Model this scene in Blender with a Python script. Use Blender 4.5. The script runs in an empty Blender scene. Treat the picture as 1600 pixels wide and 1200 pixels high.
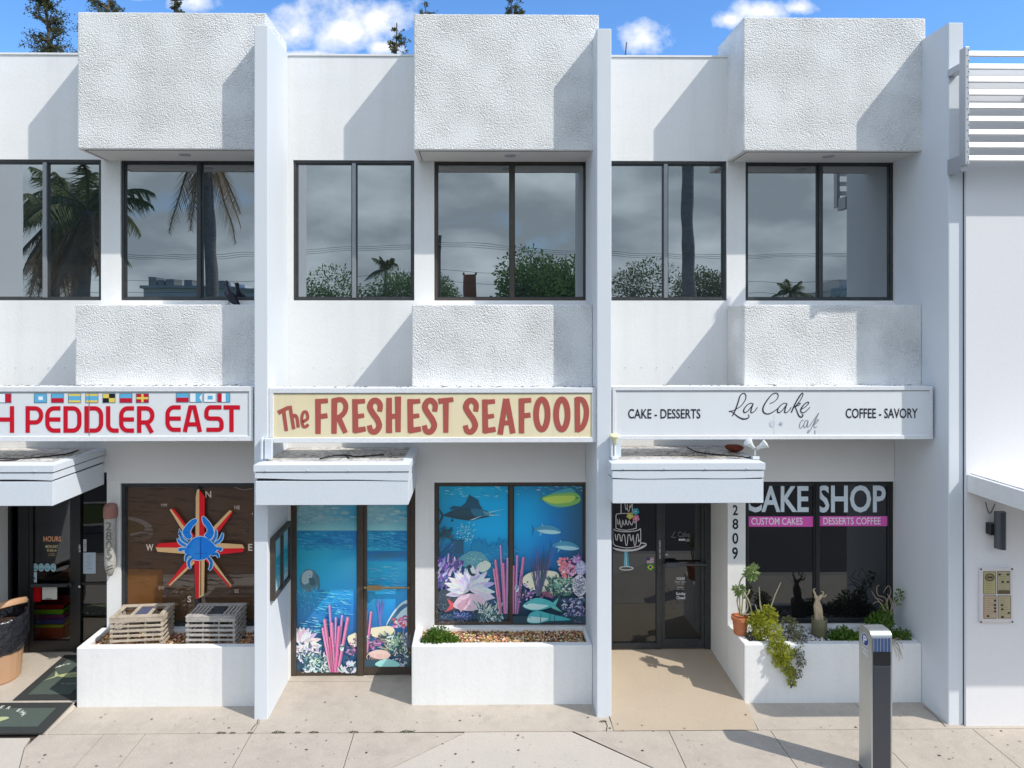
import bpy, math, random
from mathutils import Vector, Matrix
R = math.radians
scene = bpy.context.scene
COL = scene.collection

# ------------------------------------------------------------------ camera
F, CX, HY, YAW = 1067.0, 759.0, 510.0, R(0.6)          # focal length, principal point in photo pixels
CAMP = Vector((0.0, -7.9, 4.1))
cam_d = bpy.data.cameras.new('camera'); cam = bpy.data.objects.new('camera', cam_d); COL.objects.link(cam)
cam.location = CAMP; cam.rotation_euler = (R(90), 0, -YAW)
cam_d.sensor_width = 36; cam_d.lens = 36 * F / 1600
cam_d.shift_x = (800 - CX) / 1600; cam_d.shift_y = -(600 - HY) / 1600
cam_d.clip_start = 0.05; cam_d.clip_end = 3000
scene.camera = cam

# ------------------------------------------------------------------ light: sky and sun
SUN_DIR = Vector((0.865, -0.5, 1.09)).normalized()      # towards the sun
SUN_EL = math.asin(SUN_DIR.z)
world = bpy.data.worlds.new('World'); scene.world = world; world.use_nodes = True
nt = world.node_tree; N = nt.nodes; L = nt.links; N.clear()
def nd(t, **kw):
    n = N.new(t)
    for k, v in kw.items(): setattr(n, k, v)
    return n
def wmath(op, a, b=None, c=None, clamp=False):
    n = nd('ShaderNodeMath', operation=op, use_clamp=clamp)
    for i, s in enumerate((a, b, c)):
        if s is None: continue
        if isinstance(s, (int, float)): n.inputs[i].default_value = s
        else: L.new(s, n.inputs[i])
    return n.outputs[0]
def wmix(fac, a, b):
    n = nd('ShaderNodeMix', data_type='RGBA')
    if isinstance(fac, (int, float)): n.inputs[0].default_value = fac
    else: L.new(fac, n.inputs[0])
    for i, s in ((6, a), (7, b)):
        if isinstance(s, tuple): n.inputs[i].default_value = (*s, 1)
        else: L.new(s, n.inputs[i])
    return n.outputs[2]
sky = nd('ShaderNodeTexSky', sky_type='NISHITA'); sky.sun_disc = False
sky.sun_elevation = SUN_EL; sky.sun_rotation = math.atan2(SUN_DIR.x, SUN_DIR.y)
sky.altitude = 0; sky.air_density = 1.0; sky.dust_density = 0.2; sky.ozone_density = 3.0
tc = nd('ShaderNodeTexCoord'); sep = nd('ShaderNodeSeparateXYZ'); L.new(tc.outputs['Generated'], sep.inputs[0])
dx, dy, dz = sep.outputs
ysafe = wmath('MAXIMUM', dy, 0.02)
U = wmath('DIVIDE', dx, ysafe); V = wmath('DIVIDE', dz, ysafe)
uv = nd('ShaderNodeCombineXYZ'); L.new(U, uv.inputs[0]); L.new(V, uv.inputs[1])
nz = nd('ShaderNodeTexNoise'); nz.inputs['Scale'].default_value = 17; nz.inputs['Detail'].default_value = 7; nz.inputs['Roughness'].default_value = 0.58
L.new(uv.outputs[0], nz.inputs['Vector'])
best = None
for (px, py, a, b) in ((460, 48, 58, 34), (530, 45, 70, 46), (590, 30, 50, 42), (600, 74, 34, 12), (1012, 62, 38, 26), (1140, 28, 26, 16),
                       (1190, 14, 50, 16), (1250, 10, 28, 12), (300, 4, 34, 16), (205, -12, 60, 14), (480, 88, 60, 10), (-160, 60, 90, 40), (1750, 0, 90, 50)):
    u0, v0 = (px - 748) / F, (HY - py) / F
    du = wmath('MULTIPLY', wmath('SUBTRACT', U, u0), F / a); dv = wmath('MULTIPLY', wmath('SUBTRACT', V, v0), F / b)
    d = wmath('SQRT', wmath('ADD', wmath('MULTIPLY', du, du), wmath('MULTIPLY', dv, dv)))
    m = wmath('SUBTRACT', 1.0, d)
    best = m if best is None else wmath('MAXIMUM', best, m)
best = wmath('MAXIMUM', best, -2.0)
pm = wmath('ADD', best, wmath('MULTIPLY', wmath('SUBTRACT', nz.outputs[0], 0.45), 3.2))
puff = wmath('MULTIPLY', wmath('DIVIDE', pm, 1.0, clamp=True), wmath('GREATER_THAN', dy, 0.03))
# grey cloud bank over the street side, as the upper windows mirror it
nb = nd('ShaderNodeTexNoise'); nb.inputs['Scale'].default_value = 5.0; nb.inputs['Detail'].default_value = 6; nb.inputs['Roughness'].default_value = 0.5
mp = nd('ShaderNodeMapping'); mp.inputs['Scale'].default_value = (1, 1, 2.2); mp.inputs['Location'].default_value = (0.3, 0.0, 0.2)
L.new(tc.outputs['Generated'], mp.inputs[0]); L.new(mp.outputs[0], nb.inputs['Vector'])
back = wmath('MULTIPLY', wmath('ADD', wmath('MULTIPLY', dy, -3.0), 0.1, clamp=True), wmath('SUBTRACT', 1.0, wmath('MULTIPLY', wmath('SUBTRACT', dz, 0.72), 4.0, clamp=True), clamp=True))
bk = wmath('MULTIPLY', back, wmath('MULTIPLY_ADD', nb.outputs[0], 4.0, -0.5, clamp=True))
shade = wmath('MULTIPLY_ADD', nb.outputs[0], -3.2, 2.35, clamp=True)
low = wmix(shade, (4.9, 5.5, 5.9), (2.0, 2.4, 2.75))
bankcol = wmix(wmath('MULTIPLY', wmath('SUBTRACT', dz, 0.22), 3.2, clamp=True), low, (5.7, 6.5, 7.7))      # bank brightened higher up, out of view, as fill for the facade's shade
tint = nd('ShaderNodeMix', data_type='RGBA', blend_type='MULTIPLY'); tint.inputs[0].default_value = 1.0
L.new(sky.outputs[0], tint.inputs[6]); tint.inputs[7].default_value = (0.58, 0.85, 1.10, 1)
c1 = wmix(bk, tint.outputs[2], bankcol)
c2 = wmix(puff, c1, (4.8, 4.9, 5.1))
bg = nd('ShaderNodeBackground'); bg.inputs['Strength'].default_value = 0.15; L.new(c2, bg.inputs['Color'])
wo = nd('ShaderNodeOutputWorld'); L.new(bg.outputs[0], wo.inputs[0])

sun_d = bpy.data.lights.new('sun', 'SUN'); sun_d.energy = 2.7; sun_d.angle = R(0.5); sun_d.color = (1.0, 0.95, 0.87)
sun = bpy.data.objects.new('sun', sun_d); COL.objects.link(sun); sun.location = (20, -20, 30)
sun.rotation_euler = (-SUN_DIR).to_track_quat('-Z', 'Y').to_euler()
scene.view_settings.view_transform = 'Standard'; scene.view_settings.look = 'None'
scene.view_settings.exposure = 0.57; scene.view_settings.gamma = 1.0

# ------------------------------------------------------------------ helpers
def at(px, py, Y):                      # the point of the plane Y = const that the photo shows at a pixel
    d = Vector((math.sin(YAW), math.cos(YAW), 0)) + Vector((math.cos(YAW), -math.sin(YAW), 0)) * ((px - CX) / F) + Vector((0, 0, 1)) * ((HY - py) / F)
    return CAMP + d * ((Y - CAMP.y) / d.y)
def XX(px, Y): return at(px, HY, Y).x
def ZZ(py, Y, px=748): return at(px, py, Y).z
def ground(px, py, z=0.0):
    d = Vector((math.sin(YAW), math.cos(YAW), 0)) + Vector((math.cos(YAW), -math.sin(YAW), 0)) * ((px - CX) / F) + Vector((0, 0, 1)) * ((HY - py) / F)
    return CAMP + d * ((z - CAMP.z) / d.z)
def lin(c):
    return tuple(((x / 255) / 12.92 if x / 255 <= 0.04045 else ((x / 255 + 0.055) / 1.055) ** 2.4) for x in c)
def wloc(o):
    v = Vector((0, 0, 0))
    while o is not None: v = v + o.location; o = o.parent
    return v
def tag(o, label=None, cat=None, group=None, kind=None):
    if label: o['label'] = label
    if cat: o['category'] = cat
    if group: o['group'] = group
    if kind: o['kind'] = kind
    return o
def thing(name, loc, label, cat, group=None):
    o = bpy.data.objects.new(name, None); COL.objects.link(o); o.location = loc; o.empty_display_size = 0.1
    return tag(o, label, cat, group)
def copy_tree(o, parent=None):
    c = o.copy(); COL.objects.link(c)
    if parent is not None: c.parent = parent
    for ch in list(o.children): copy_tree(ch, c)
    return c

class MB:
    def __init__(s): s.v = []; s.f = []; s.m = []; s.c = []; s.colored = False
    def face(s, pts, mat=0, col=None):
        i = len(s.v); s.v += [Vector(p) for p in pts]; s.f.append(list(range(i, i + len(pts)))); s.m.append(mat)
        if col is not None: s.colored = True
        s.c.append(col)
    def mesh(s, vs, fs, mat=0, col=None):
        i = len(s.v); s.v += [Vector(p) for p in vs]
        for f in fs: s.f.append([i + k for k in f]); s.m.append(mat); s.c.append(col)
        if col is not None: s.colored = True
    def box(s, x0, x1, y0, y1, z0, z1, mat=0, M=None, mats=None, col=None):
        p = [Vector((x, y, z)) for z in (z0, z1) for y in (y0, y1) for x in (x0, x1)]
        if M is not None: p = [M @ q for q in p]
        fs = [(0, 2, 3, 1), (4, 5, 7, 6), (0, 1, 5, 4), (2, 6, 7, 3), (0, 4, 6, 2), (1, 3, 7, 5)]   # bottom top front back left right
        i = len(s.v); s.v += p
        for k, f in enumerate(fs): s.f.append([i + q for q in f]); s.m.append(mats[k] if mats else mat); s.c.append(col)
        if col is not None: s.colored = True
    def tube(s, path, r, n=6, mat=0, cap=True, col=None):
        path = [Vector(p) for p in path]; rs = r if isinstance(r, (list, tuple)) else [r] * len(path)
        base = len(s.v); ref = Vector((0.13, 0.31, 0.94))
        for i, p in enumerate(path):
            t = (path[min(i + 1, len(path) - 1)] - path[max(i - 1, 0)])
            if t.length < 1e-9: t = Vector((0, 0, 1))
            t.normalize(); a = t.cross(ref)
            if a.length < 1e-3: a = t.cross(Vector((1, 0, 0)))
            a.normalize(); b = t.cross(a)
            for k in range(n):
                an = 2 * math.pi * k / n; s.v.append(p + (a * math.cos(an) + b * math.sin(an)) * rs[i])
        for i in range(len(path) - 1):
            for k in range(n):
                k2 = (k + 1) % n
                s.f.append([base + i * n + k, base + i * n + k2, base + (i + 1) * n + k2, base + (i + 1) * n + k]); s.m.append(mat); s.c.append(col)
        if cap:
            s.f.append([base + k for k in range(n)][::-1]); s.m.append(mat); s.c.append(col)
            e = base + (len(path) - 1) * n; s.f.append([e + k for k in range(n)]); s.m.append(mat); s.c.append(col)
        if col is not None: s.colored = True
    def lathe(s, prof, c, n=24, mat=0, wob=None, M=None):
        base = len(s.v); c = Vector(c)
        for j, (r, z) in enumerate(prof):
            for k in range(n):
                a = 2 * math.pi * k / n; rr = r * (1 + (wob(j, k) if wob else 0))
                p = Vector((rr * math.cos(a), rr * math.sin(a), z))
                s.v.append((M @ p if M else p) + c)
        for j in range(len(prof) - 1):
            for k in range(n):
                k2 = (k + 1) % n
                s.f.append([base + j * n + k, base + j * n + k2, base + (j + 1) * n + k2, base + (j + 1) * n + k]); s.m.append(mat); s.c.append(None)
    def build(s, name, mats, parent=None, smooth=False, bevel=0.0):
        me = bpy.data.meshes.new(name); off = wloc(parent)
        me.from_pydata([tuple(v - off) for v in s.v], [], s.f)
        if not isinstance(mats, (list, tuple)): mats = [mats]
        for m in mats: me.materials.append(m)
        me.polygons.foreach_set('material_index', s.m)
        if smooth: me.polygons.foreach_set('use_smooth', [True] * len(s.f))
        if s.colored:
            ca = me.color_attributes.new('Col', 'FLOAT_COLOR', 'CORNER'); buf = []
            for f, c in zip(s.f, s.c):
                c = c or (0.5, 0.5, 0.5)
                if isinstance(c[0], (tuple, list)):
                    for q in c: buf += [*q, 1.0]
                else: buf += [*c, 1.0] * len(f)
            ca.data.foreach_set('color', buf)
        me.update()
        o = bpy.data.objects.new(name, me); COL.objects.link(o)
        if parent is not None: o.parent = parent
        if bevel:
            b = o.modifiers.new('bevel', 'BEVEL'); b.width = bevel; b.segments = 2; b.limit_method = 'ANGLE'; b.angle_limit = R(40)
        return o

def smooth_path(pts, n=6, closed=False):
    out = []; m = len(pts)
    def g(i): return pts[i % m] if closed else pts[max(0, min(m - 1, i))]
    segs = m if closed else m - 1
    for i in range(segs):
        p0, p1, p2, p3 = g(i - 1), g(i), g(i + 1), g(i + 2)
        for k in range(n):
            t = k / n
            out.append(tuple(0.5 * ((2 * b) + (c - a) * t + (2 * a - 5 * b + 4 * c - d) * t * t + (3 * b - a - 3 * c + d) * t ** 3) for a, b, c, d in zip(p0, p1, p2, p3)))
    if not closed: out.append(tuple(pts[-1]))
    return out

_tc = {}
def text_geo(txt, bold=0.0):
    key = (txt, bold)
    if key in _tc: return _tc[key]
    cu = bpy.data.curves.new('lettering', 'FONT'); cu.body = txt; cu.offset = bold; cu.resolution_u = 3
    o = bpy.data.objects.new('lettering', cu); COL.objects.link(o)
    dg = bpy.context.evaluated_depsgraph_get(); me = o.evaluated_get(dg).to_mesh()
    vs = [(v.co.x, v.co.y) for v in me.vertices]; fs = [list(p.vertices) for p in me.polygons]
    o.evaluated_get(dg).to_mesh_clear(); bpy.data.objects.remove(o); bpy.data.curves.remove(cu)
    x0 = min(v[0] for v in vs); x1 = max(v[0] for v in vs); y0 = min(v[1] for v in vs); y1 = max(v[1] for v in vs)
    vs = [((x - x0) / (x1 - x0), (y - y0) / (y1 - y0)) for x, y in vs]
    _tc[key] = (vs, fs); return vs, fs

class Art(MB):
    """flat printed or painted artwork on a plane facing the street: drawn in photo coordinates, laid on the plane Y = const"""
    def __init__(s, Y, ox=0, oy=0, k=1.0, fn=None, step=0.00003):
        super().__init__(); s.Y = Y; s.ox = ox; s.oy = oy; s.k = k; s.n = 0; s.fn = fn; s.step = step; s.clip = None; s.gain = 1.0; s.haze = 0.0
    def P(s, u, v):
        if s.fn: return s.fn(u, v, s.n * s.step)
        if s.clip: u = min(max(u, s.clip[0]), s.clip[2]); v = min(max(v, s.clip[1]), s.clip[3])
        p = at(s.ox + u / s.k, s.oy + v / s.k, s.Y); p.y -= s.n * s.step; return p
    def tone(s, col):
        c = lin(col); h = (0.10, 0.36, 0.46)
        c = [(x * (1 - s.haze) + q * s.haze) * s.gain for x, q in zip(c, h)]; k = min(1.0, 0.88 / max(max(c), 1e-6)) if s.gain != 1.0 else 1.0
        return tuple(x * k for x in c)
    def poly(s, pts, col, lincol=False):
        s.n += 1; s.face([s.P(*p) for p in pts], 0, col if lincol else s.tone(col))
    def rect(s, u0, v0, u1, v1, col): s.poly([(u0, v1), (u1, v1), (u1, v0), (u0, v0)], col)
    def ell(s, u, v, a, b, col, n=20, rot=0):
        c, sn = math.cos(rot), math.sin(rot)
        s.poly([(u + a * math.cos(t) * c - b * math.sin(t) * sn, v + a * math.cos(t) * sn + b * math.sin(t) * c) for t in [-2 * math.pi * k / n for k in range(n)]], col)
    def blob(s, pts, col, n=4): s.poly(smooth_path(pts, n, True), col)
    def grad(s, us, vs, cols):
        s.n += 1
        for j in range(len(vs) - 1):
            for i in range(len(us) - 1):
                q = [(us[i], vs[j + 1]), (us[i + 1], vs[j + 1]), (us[i + 1], vs[j]), (us[i], vs[j])]
                cc = [cols[j + 1][i], cols[j + 1][i + 1], cols[j][i + 1], cols[j][i]]
                s.face([s.P(*p) for p in q], 0, [s.tone(c) for c in cc])
    def stroke(s, pts, w, col, sm=0, closed=False, ends=False):
        if sm: pts = smooth_path(pts, sm, closed)
        if closed: pts = list(pts) + [pts[0]]
        m = len(pts); ws = w if isinstance(w, (list, tuple)) else None
        def W(i):
            if not ws: return w
            t = i / max(1, m - 1) * (len(ws) - 1); a = int(min(t, len(ws) - 2)); return ws[a] + (ws[a + 1] - ws[a]) * (t - a)
        Lp, Rp = [], []
        for i in range(m):
            if closed and i in (0, m - 1): a, b = pts[m - 2], pts[1]
            else: a, b = pts[max(0, i - 1)], pts[min(m - 1, i + 1)]
            p = pts[i]
            d1 = (p[0] - a[0], p[1] - a[1]); d2 = (b[0] - p[0], b[1] - p[1])
            l1 = math.hypot(*d1) or 0; l2 = math.hypot(*d2) or 0
            e1 = (d1[0] / l1, d1[1] / l1) if l1 > 1e-9 else None; e2 = (d2[0] / l2, d2[1] / l2) if l2 > 1e-9 else None
            e1 = e1 or e2 or (1, 0); e2 = e2 or e1
            t = (e1[0] + e2[0], e1[1] + e2[1]); lt = math.hypot(*t) or 1; t = (t[0] / lt, t[1] / lt)
            cs = max(0.45, t[0] * e1[0] + t[1] * e1[1]); h = W(i) / 2 / cs
            Lp.append((p[0] - t[1] * h, p[1] + t[0] * h)); Rp.append((p[0] + t[1] * h, p[1] - t[0] * h))
        s.n += 1; c = s.tone(col)
        for i in range(m - 1):
            s.face([s.P(*Lp[i]), s.P(*Lp[i + 1]), s.P(*Rp[i + 1]), s.P(*Rp[i])], 0, c)
        if ends:
            for p, i in ((pts[0], 0), (pts[-1], m - 1)): s.ell(p[0], p[1], W(i) / 2, W(i) / 2, col, 12)
    def text(s, txt, u0, v0, u1, v1, col, bold=0.0, rot90=False):
        vs, fs = text_geo(txt, bold); s.n += 1
        if rot90: pv = [s.P(u0 + y * (u1 - u0), v1 - x * (v1 - v0)) for x, y in vs]      # reads upwards
        else: pv = [s.P(u0 + x * (u1 - u0), v1 - y * (v1 - v0)) for x, y in vs]
        s.mesh(pv, fs, 0, lin(col))

# ------------------------------------------------------------------ materials
def mat(name, color, rough=0.6, metal=0.0, noise=None, bump=None, spec=0.3, coat=0.0):
    """noise = (scale, amount, other colour); bump = (scale, distance, detail)"""
    m = bpy.data.materials.new(name); m.use_nodes = True; n = m.node_tree.nodes; l = m.node_tree.links
    b = n['Principled BSDF']; b.inputs['Base Color'].default_value = (*color, 1); b.inputs['Roughness'].default_value = rough
    b.inputs['Metallic'].default_value = metal; b.inputs['Specular IOR Level'].default_value = spec
    if coat: b.inputs['Coat Weight'].default_value = coat
    tcn = n.new('ShaderNodeTexCoord')
    if noise:
        items = noise if isinstance(noise, list) else [noise]; prev = None
        for (sc, amt, other) in items:
            t = n.new('ShaderNodeTexNoise'); t.inputs['Scale'].default_value = sc if not isinstance(sc, tuple) else 1.0
            t.inputs['Detail'].default_value = 8; t.inputs['Roughness'].default_value = 0.62
            if isinstance(sc, tuple):
                mp_ = n.new('ShaderNodeMapping'); mp_.inputs['Scale'].default_value = sc; l.new(tcn.outputs['Object'], mp_.inputs[0]); l.new(mp_.outputs[0], t.inputs['Vector'])
            else: l.new(tcn.outputs['Object'], t.inputs['Vector'])
            rp = n.new('ShaderNodeMapRange'); rp.inputs[1].default_value = 0.48; rp.inputs[2].default_value = 0.78; rp.inputs[3].default_value = 0; rp.inputs[4].default_value = amt
            l.new(t.outputs[0], rp.inputs[0])
            mx = n.new('ShaderNodeMix'); mx.data_type = 'RGBA'; l.new(rp.outputs[0], mx.inputs[0])
            if prev is None: mx.inputs[6].default_value = (*color, 1)
            else: l.new(prev, mx.inputs[6])
            mx.inputs[7].default_value = (*other, 1); prev = mx.outputs[2]
        l.new(prev, b.inputs['Base Color'])
    if bump:
        t = n.new('ShaderNodeTexNoise'); t.inputs['Scale'].default_value = bump[0]; t.inputs['Detail'].default_value = bump[2] if len(bump) > 2 else 4
        l.new(tcn.outputs['Object'], t.inputs['Vector'])
        bp = n.new('ShaderNodeBump'); bp.inputs['Distance'].default_value = bump[1]; bp.inputs['Strength'].default_value = 1.0
        l.new(t.outputs[0], bp.inputs['Height']); l.new(bp.outputs[0], b.inputs['Normal'])
    return m
def stucco_mat():
    m = mat('rough_stucco', (0.86, 0.86, 0.85), 0.9, spec=0.1, noise=[(1.3, 0.3, (0.78, 0.78, 0.76)), (80.0, 0.55, (0.50, 0.50, 0.49)), ((5, 5, 0.5), 0.22, (0.62, 0.61, 0.58))])
    n = m.node_tree.nodes; l = m.node_tree.links; b = n['Principled BSDF']
    tcn = n.new('ShaderNodeTexCoord')
    v = n.new('ShaderNodeTexVoronoi'); v.feature = 'SMOOTH_F1'; v.inputs['Scale'].default_value = 72; v.inputs['Smoothness'].default_value = 0.5
    ns = n.new('ShaderNodeTexNoise'); ns.inputs['Scale'].default_value = 70; ns.inputs['Detail'].default_value = 5; ns.inputs['Roughness'].default_value = 0.65
    ds = n.new('ShaderNodeTexNoise'); ds.inputs['Scale'].default_value = 20
    add = n.new('ShaderNodeVectorMath'); add.operation = 'MULTIPLY_ADD'; add.inputs[1].default_value = (0.03, 0.03, 0.03)
    l.new(tcn.outputs['Object'], ds.inputs['Vector']); l.new(ds.outputs['Color'], add.inputs[0]); l.new(tcn.outputs['Object'], add.inputs[2])
    l.new(add.outputs[0], v.inputs['Vector']); l.new(tcn.outputs['Object'], ns.inputs['Vector'])
    inv = n.new('ShaderNodeMath'); inv.operation = 'MULTIPLY_ADD'; inv.inputs[1].default_value = -0.7; l.new(v.outputs['Distance'], inv.inputs[0]); l.new(ns.outputs[0], inv.inputs[2])
    bp = n.new('ShaderNodeBump'); bp.inputs['Distance'].default_value = 0.019; bp.inputs['Strength'].default_value = 1.0
    tn = n.new('ShaderNodeTexNoise'); tn.inputs['Scale'].default_value = 2.4; tn.inputs['Detail'].default_value = 3; l.new(tcn.outputs['Object'], tn.inputs['Vector'])
    tr = n.new('ShaderNodeMapRange'); tr.inputs[1].default_value = 0.32; tr.inputs[2].default_value = 0.68; tr.inputs[3].default_value = 0.35; tr.inputs[4].default_value = 1.25; l.new(tn.outputs[0], tr.inputs[0])
    hm = n.new('ShaderNodeMath'); hm.operation = 'MULTIPLY'; l.new(inv.outputs[0], hm.inputs[0]); l.new(tr.outputs[0], hm.inputs[1])
    l.new(hm.outputs[0], bp.inputs['Height']); l.new(bp.outputs[0], b.inputs['Normal'])
    return m
def glass_mat(name, base, refl, wav=0.0012, rough=0.0, tint=(0.92, 0.97, 1.0)):
    m = bpy.data.materials.new(name); m.use_nodes = True; n = m.node_tree.nodes; l = m.node_tree.links; n.clear()
    out = n.new('ShaderNodeOutputMaterial'); d = n.new('ShaderNodeBsdfDiffuse'); d.inputs[0].default_value = (*base, 1)
    g = n.new('ShaderNodeBsdfGlossy'); g.inputs[0].default_value = (*tint, 1); g.inputs['Roughness'].default_value = rough
    fr = n.new('ShaderNodeFresnel'); fr.inputs[0].default_value = 1.5
    a = n.new('ShaderNodeMath'); a.operation = 'ADD'; a.use_clamp = True; a.inputs[1].default_value = refl - 0.04; l.new(fr.outputs[0], a.inputs[0])
    mx = n.new('ShaderNodeMixShader'); l.new(a.outputs[0], mx.inputs[0]); l.new(d.outputs[0], mx.inputs[1]); l.new(g.outputs[0], mx.inputs[2])
    tcn = n.new('ShaderNodeTexCoord'); t = n.new('ShaderNodeTexNoise'); t.inputs['Scale'].default_value = 1.6; t.inputs['Detail'].default_value = 1
    l.new(tcn.outputs['Object'], t.inputs['Vector']); bp = n.new('ShaderNodeBump'); bp.inputs['Distance'].default_value = wav; l.new(t.outputs[0], bp.inputs['Height'])
    l.new(bp.outputs[0], g.inputs['Normal']); l.new(mx.outputs[0], out.inputs[0])
    return m
def clear_glass_mat():
    m = bpy.data.materials.new('clear_glass'); m.use_nodes = True; n = m.node_tree.nodes; l = m.node_tree.links; n.clear()
    out = n.new('ShaderNodeOutputMaterial'); d = n.new('ShaderNodeBsdfTransparent'); d.inputs[0].default_value = (0.86, 0.89, 0.87, 1)
    g = n.new('ShaderNodeBsdfGlossy'); g.inputs['Roughness'].default_value = 0.0
    fr = n.new('ShaderNodeFresnel'); fr.inputs[0].default_value = 1.5
    a = n.new('ShaderNodeMath'); a.operation = 'ADD'; a.use_clamp = True; a.inputs[1].default_value = 0.05; l.new(fr.outputs[0], a.inputs[0])
    mx = n.new('ShaderNodeMixShader'); l.new(a.outputs[0], mx.inputs[0]); l.new(d.outputs[0], mx.inputs[1]); l.new(g.outputs[0], mx.inputs[2]); l.new(mx.outputs[0], out.inputs[0])
    return m
def ink_mat(name, rough=0.45, spec=0.3):
    m = mat(name, (0.5, 0.5, 0.5), rough, spec=spec); n = m.node_tree.nodes
    a = n.new('ShaderNodeAttribute'); a.attribute_name = 'Col'; m.node_tree.links.new(a.outputs['Color'], n['Principled BSDF'].inputs['Base Color']); return m
def leaf_mat(name, c1, c2):
    m = mat(name, c1, 0.55, noise=(7.0, 1.0, c2), spec=0.25); n = m.node_tree.nodes; l = m.node_tree.links
    b = n['Principled BSDF']; o = n['Material Output']; t = n.new('ShaderNodeBsdfTranslucent'); mx = n.new('ShaderNodeMixShader'); mx.inputs[0].default_value = 0.38
    src = b.inputs['Base Color'].links[0].from_socket; l.new(src, t.inputs[0]); l.new(b.outputs[0], mx.inputs[1]); l.new(t.outputs[0], mx.inputs[2]); l.new(mx.outputs[0], o.inputs[0])
    return m
M = {}
M['white'] = mat('white_paint', (0.80, 0.80, 0.79), 0.7, noise=[(0.7, 0.6, (0.72, 0.73, 0.73)), ((5, 5, 0.35), 0.45, (0.66, 0.655, 0.63)), (30.0, 0.2, (0.58, 0.57, 0.55)), ((1.6, 1.6, 5), 0.3, (0.70, 0.70, 0.69))], bump=(34, 0.0016, 6), spec=0.2)
M['stucco'] = stucco_mat()
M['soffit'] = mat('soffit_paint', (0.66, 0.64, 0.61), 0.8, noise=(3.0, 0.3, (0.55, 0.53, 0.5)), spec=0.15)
M['lintel'] = mat('warm_white_lintel', (0.77, 0.755, 0.74), 0.8, noise=(2.0, 0.3, (0.70, 0.69, 0.67)), spec=0.15)
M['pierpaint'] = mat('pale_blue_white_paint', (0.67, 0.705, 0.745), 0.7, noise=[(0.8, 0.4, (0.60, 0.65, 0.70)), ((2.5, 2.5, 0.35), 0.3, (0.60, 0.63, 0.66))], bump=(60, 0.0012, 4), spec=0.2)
M['fascia'] = mat('fascia_metal', (0.66, 0.71, 0.765), 0.5, noise=[((2, 2, 14), 0.35, (0.68, 0.69, 0.70)), (45.0, 0.25, (0.5, 0.48, 0.45))], spec=0.3)
M['rooftop'] = mat('canopy_roof_dirt', (0.62, 0.60, 0.57), 0.9, noise=[((1.5, 4, 1), 1.0, (0.15, 0.135, 0.115)), (14.0, 0.95, (0.06, 0.05, 0.04)), (40.0, 0.7, (0.30, 0.27, 0.23))], spec=0.1)
M['gapdark'] = mat('shadow_gap', (0.05, 0.055, 0.06), 0.9)
M['bronze'] = mat('bronze_frame', (0.075, 0.06, 0.048), 0.45, metal=0.3, noise=(9.0, 0.6, (0.13, 0.09, 0.06)), spec=0.5)
M['darkframe'] = mat('dark_frame', (0.045, 0.05, 0.055), 0.4, metal=0.3, noise=(14.0, 0.5, (0.10, 0.10, 0.10)), spec=0.5)
M['greyframe'] = mat('grey_frame', (0.30, 0.32, 0.34), 0.4, metal=0.4, noise=(10.0, 0.5, (0.2, 0.21, 0.22)), spec=0.5)
M['blackframe'] = mat('black_frame', (0.022, 0.023, 0.025), 0.35, metal=0.2, spec=0.5)
M['mirror'] = glass_mat('reflective_glass', (0.020, 0.024, 0.026), 0.40, 0.0013)
M['blackglass'] = glass_mat('black_glass', (0.008, 0.008, 0.009), 0.085, 0.0006)
M['brownglass'] = glass_mat('brown_glass', (0.105, 0.058, 0.032), 0.085, 0.0006)
M['clear'] = clear_glass_mat()
M['ink'] = ink_mat('print_ink', 0.35, 0.4)
M['paintink'] = ink_mat('sign_paint', 0.5, 0.25)
M['signwhite'] = mat('sign_face_white', (0.74, 0.76, 0.78), 0.35, noise=[(1.5, 0.3, (0.68, 0.70, 0.73)), ((3, 3, 0.6), 0.25, (0.62, 0.62, 0.62))], spec=0.4)
M['signcream'] = mat('sign_face_cream', (0.80, 0.70, 0.46), 0.45, noise=[((0.6, 1, 3.0), 0.8, (0.76, 0.64, 0.36)), (1.2, 0.6, (0.84, 0.78, 0.62)), ((9, 9, 0.8), 0.3, (0.52, 0.46, 0.30))], spec=0.3)
M['signframe'] = mat('sign_frame', (0.76, 0.77, 0.79), 0.4, noise=[(6.0, 0.35, (0.6, 0.6, 0.6)), (60.0, 0.4, (0.35, 0.33, 0.3))], spec=0.35)
M['concrete'] = mat('concrete_paving', (0.49, 0.43, 0.36), 0.85, noise=[(1.3, 0.8, (0.37, 0.325, 0.275)), (5.0, 0.5, (0.35, 0.31, 0.265)), (70.0, 0.6, (0.25, 0.22, 0.185)), (11.0, 0.35, (0.56, 0.51, 0.45))], bump=(120, 0.003, 6), spec=0.15)
M['concretelight'] = mat('pale_concrete', (0.53, 0.475, 0.41), 0.85, noise=[(1.4, 0.5, (0.47, 0.43, 0.39)), (60.0, 0.5, (0.33, 0.30, 0.27)), (6.0, 0.35, (0.45, 0.41, 0.37))], bump=(120, 0.003, 6), spec=0.15)
M['tanfloor'] = mat('tan_painted_floor', (0.47, 0.385, 0.29), 0.8, noise=[(1.6, 0.5, (0.40, 0.325, 0.25)), (40.0, 0.25, (0.30, 0.25, 0.20))], bump=(90, 0.002, 5), spec=0.15)
M['joint'] = mat('joint_dirt', (0.055, 0.045, 0.035), 0.95)
M['asphalt'] = mat('asphalt', (0.055, 0.055, 0.058), 0.9, noise=[(0.4, 0.5, (0.075, 0.073, 0.072)), (40.0, 0.4, (0.10, 0.10, 0.10))], bump=(150, 0.004, 4), spec=0.2)
M['kerb'] = mat('kerb_concrete', (0.36, 0.34, 0.31), 0.9, noise=(5.0, 0.5, (0.26, 0.245, 0.225)))
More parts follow.
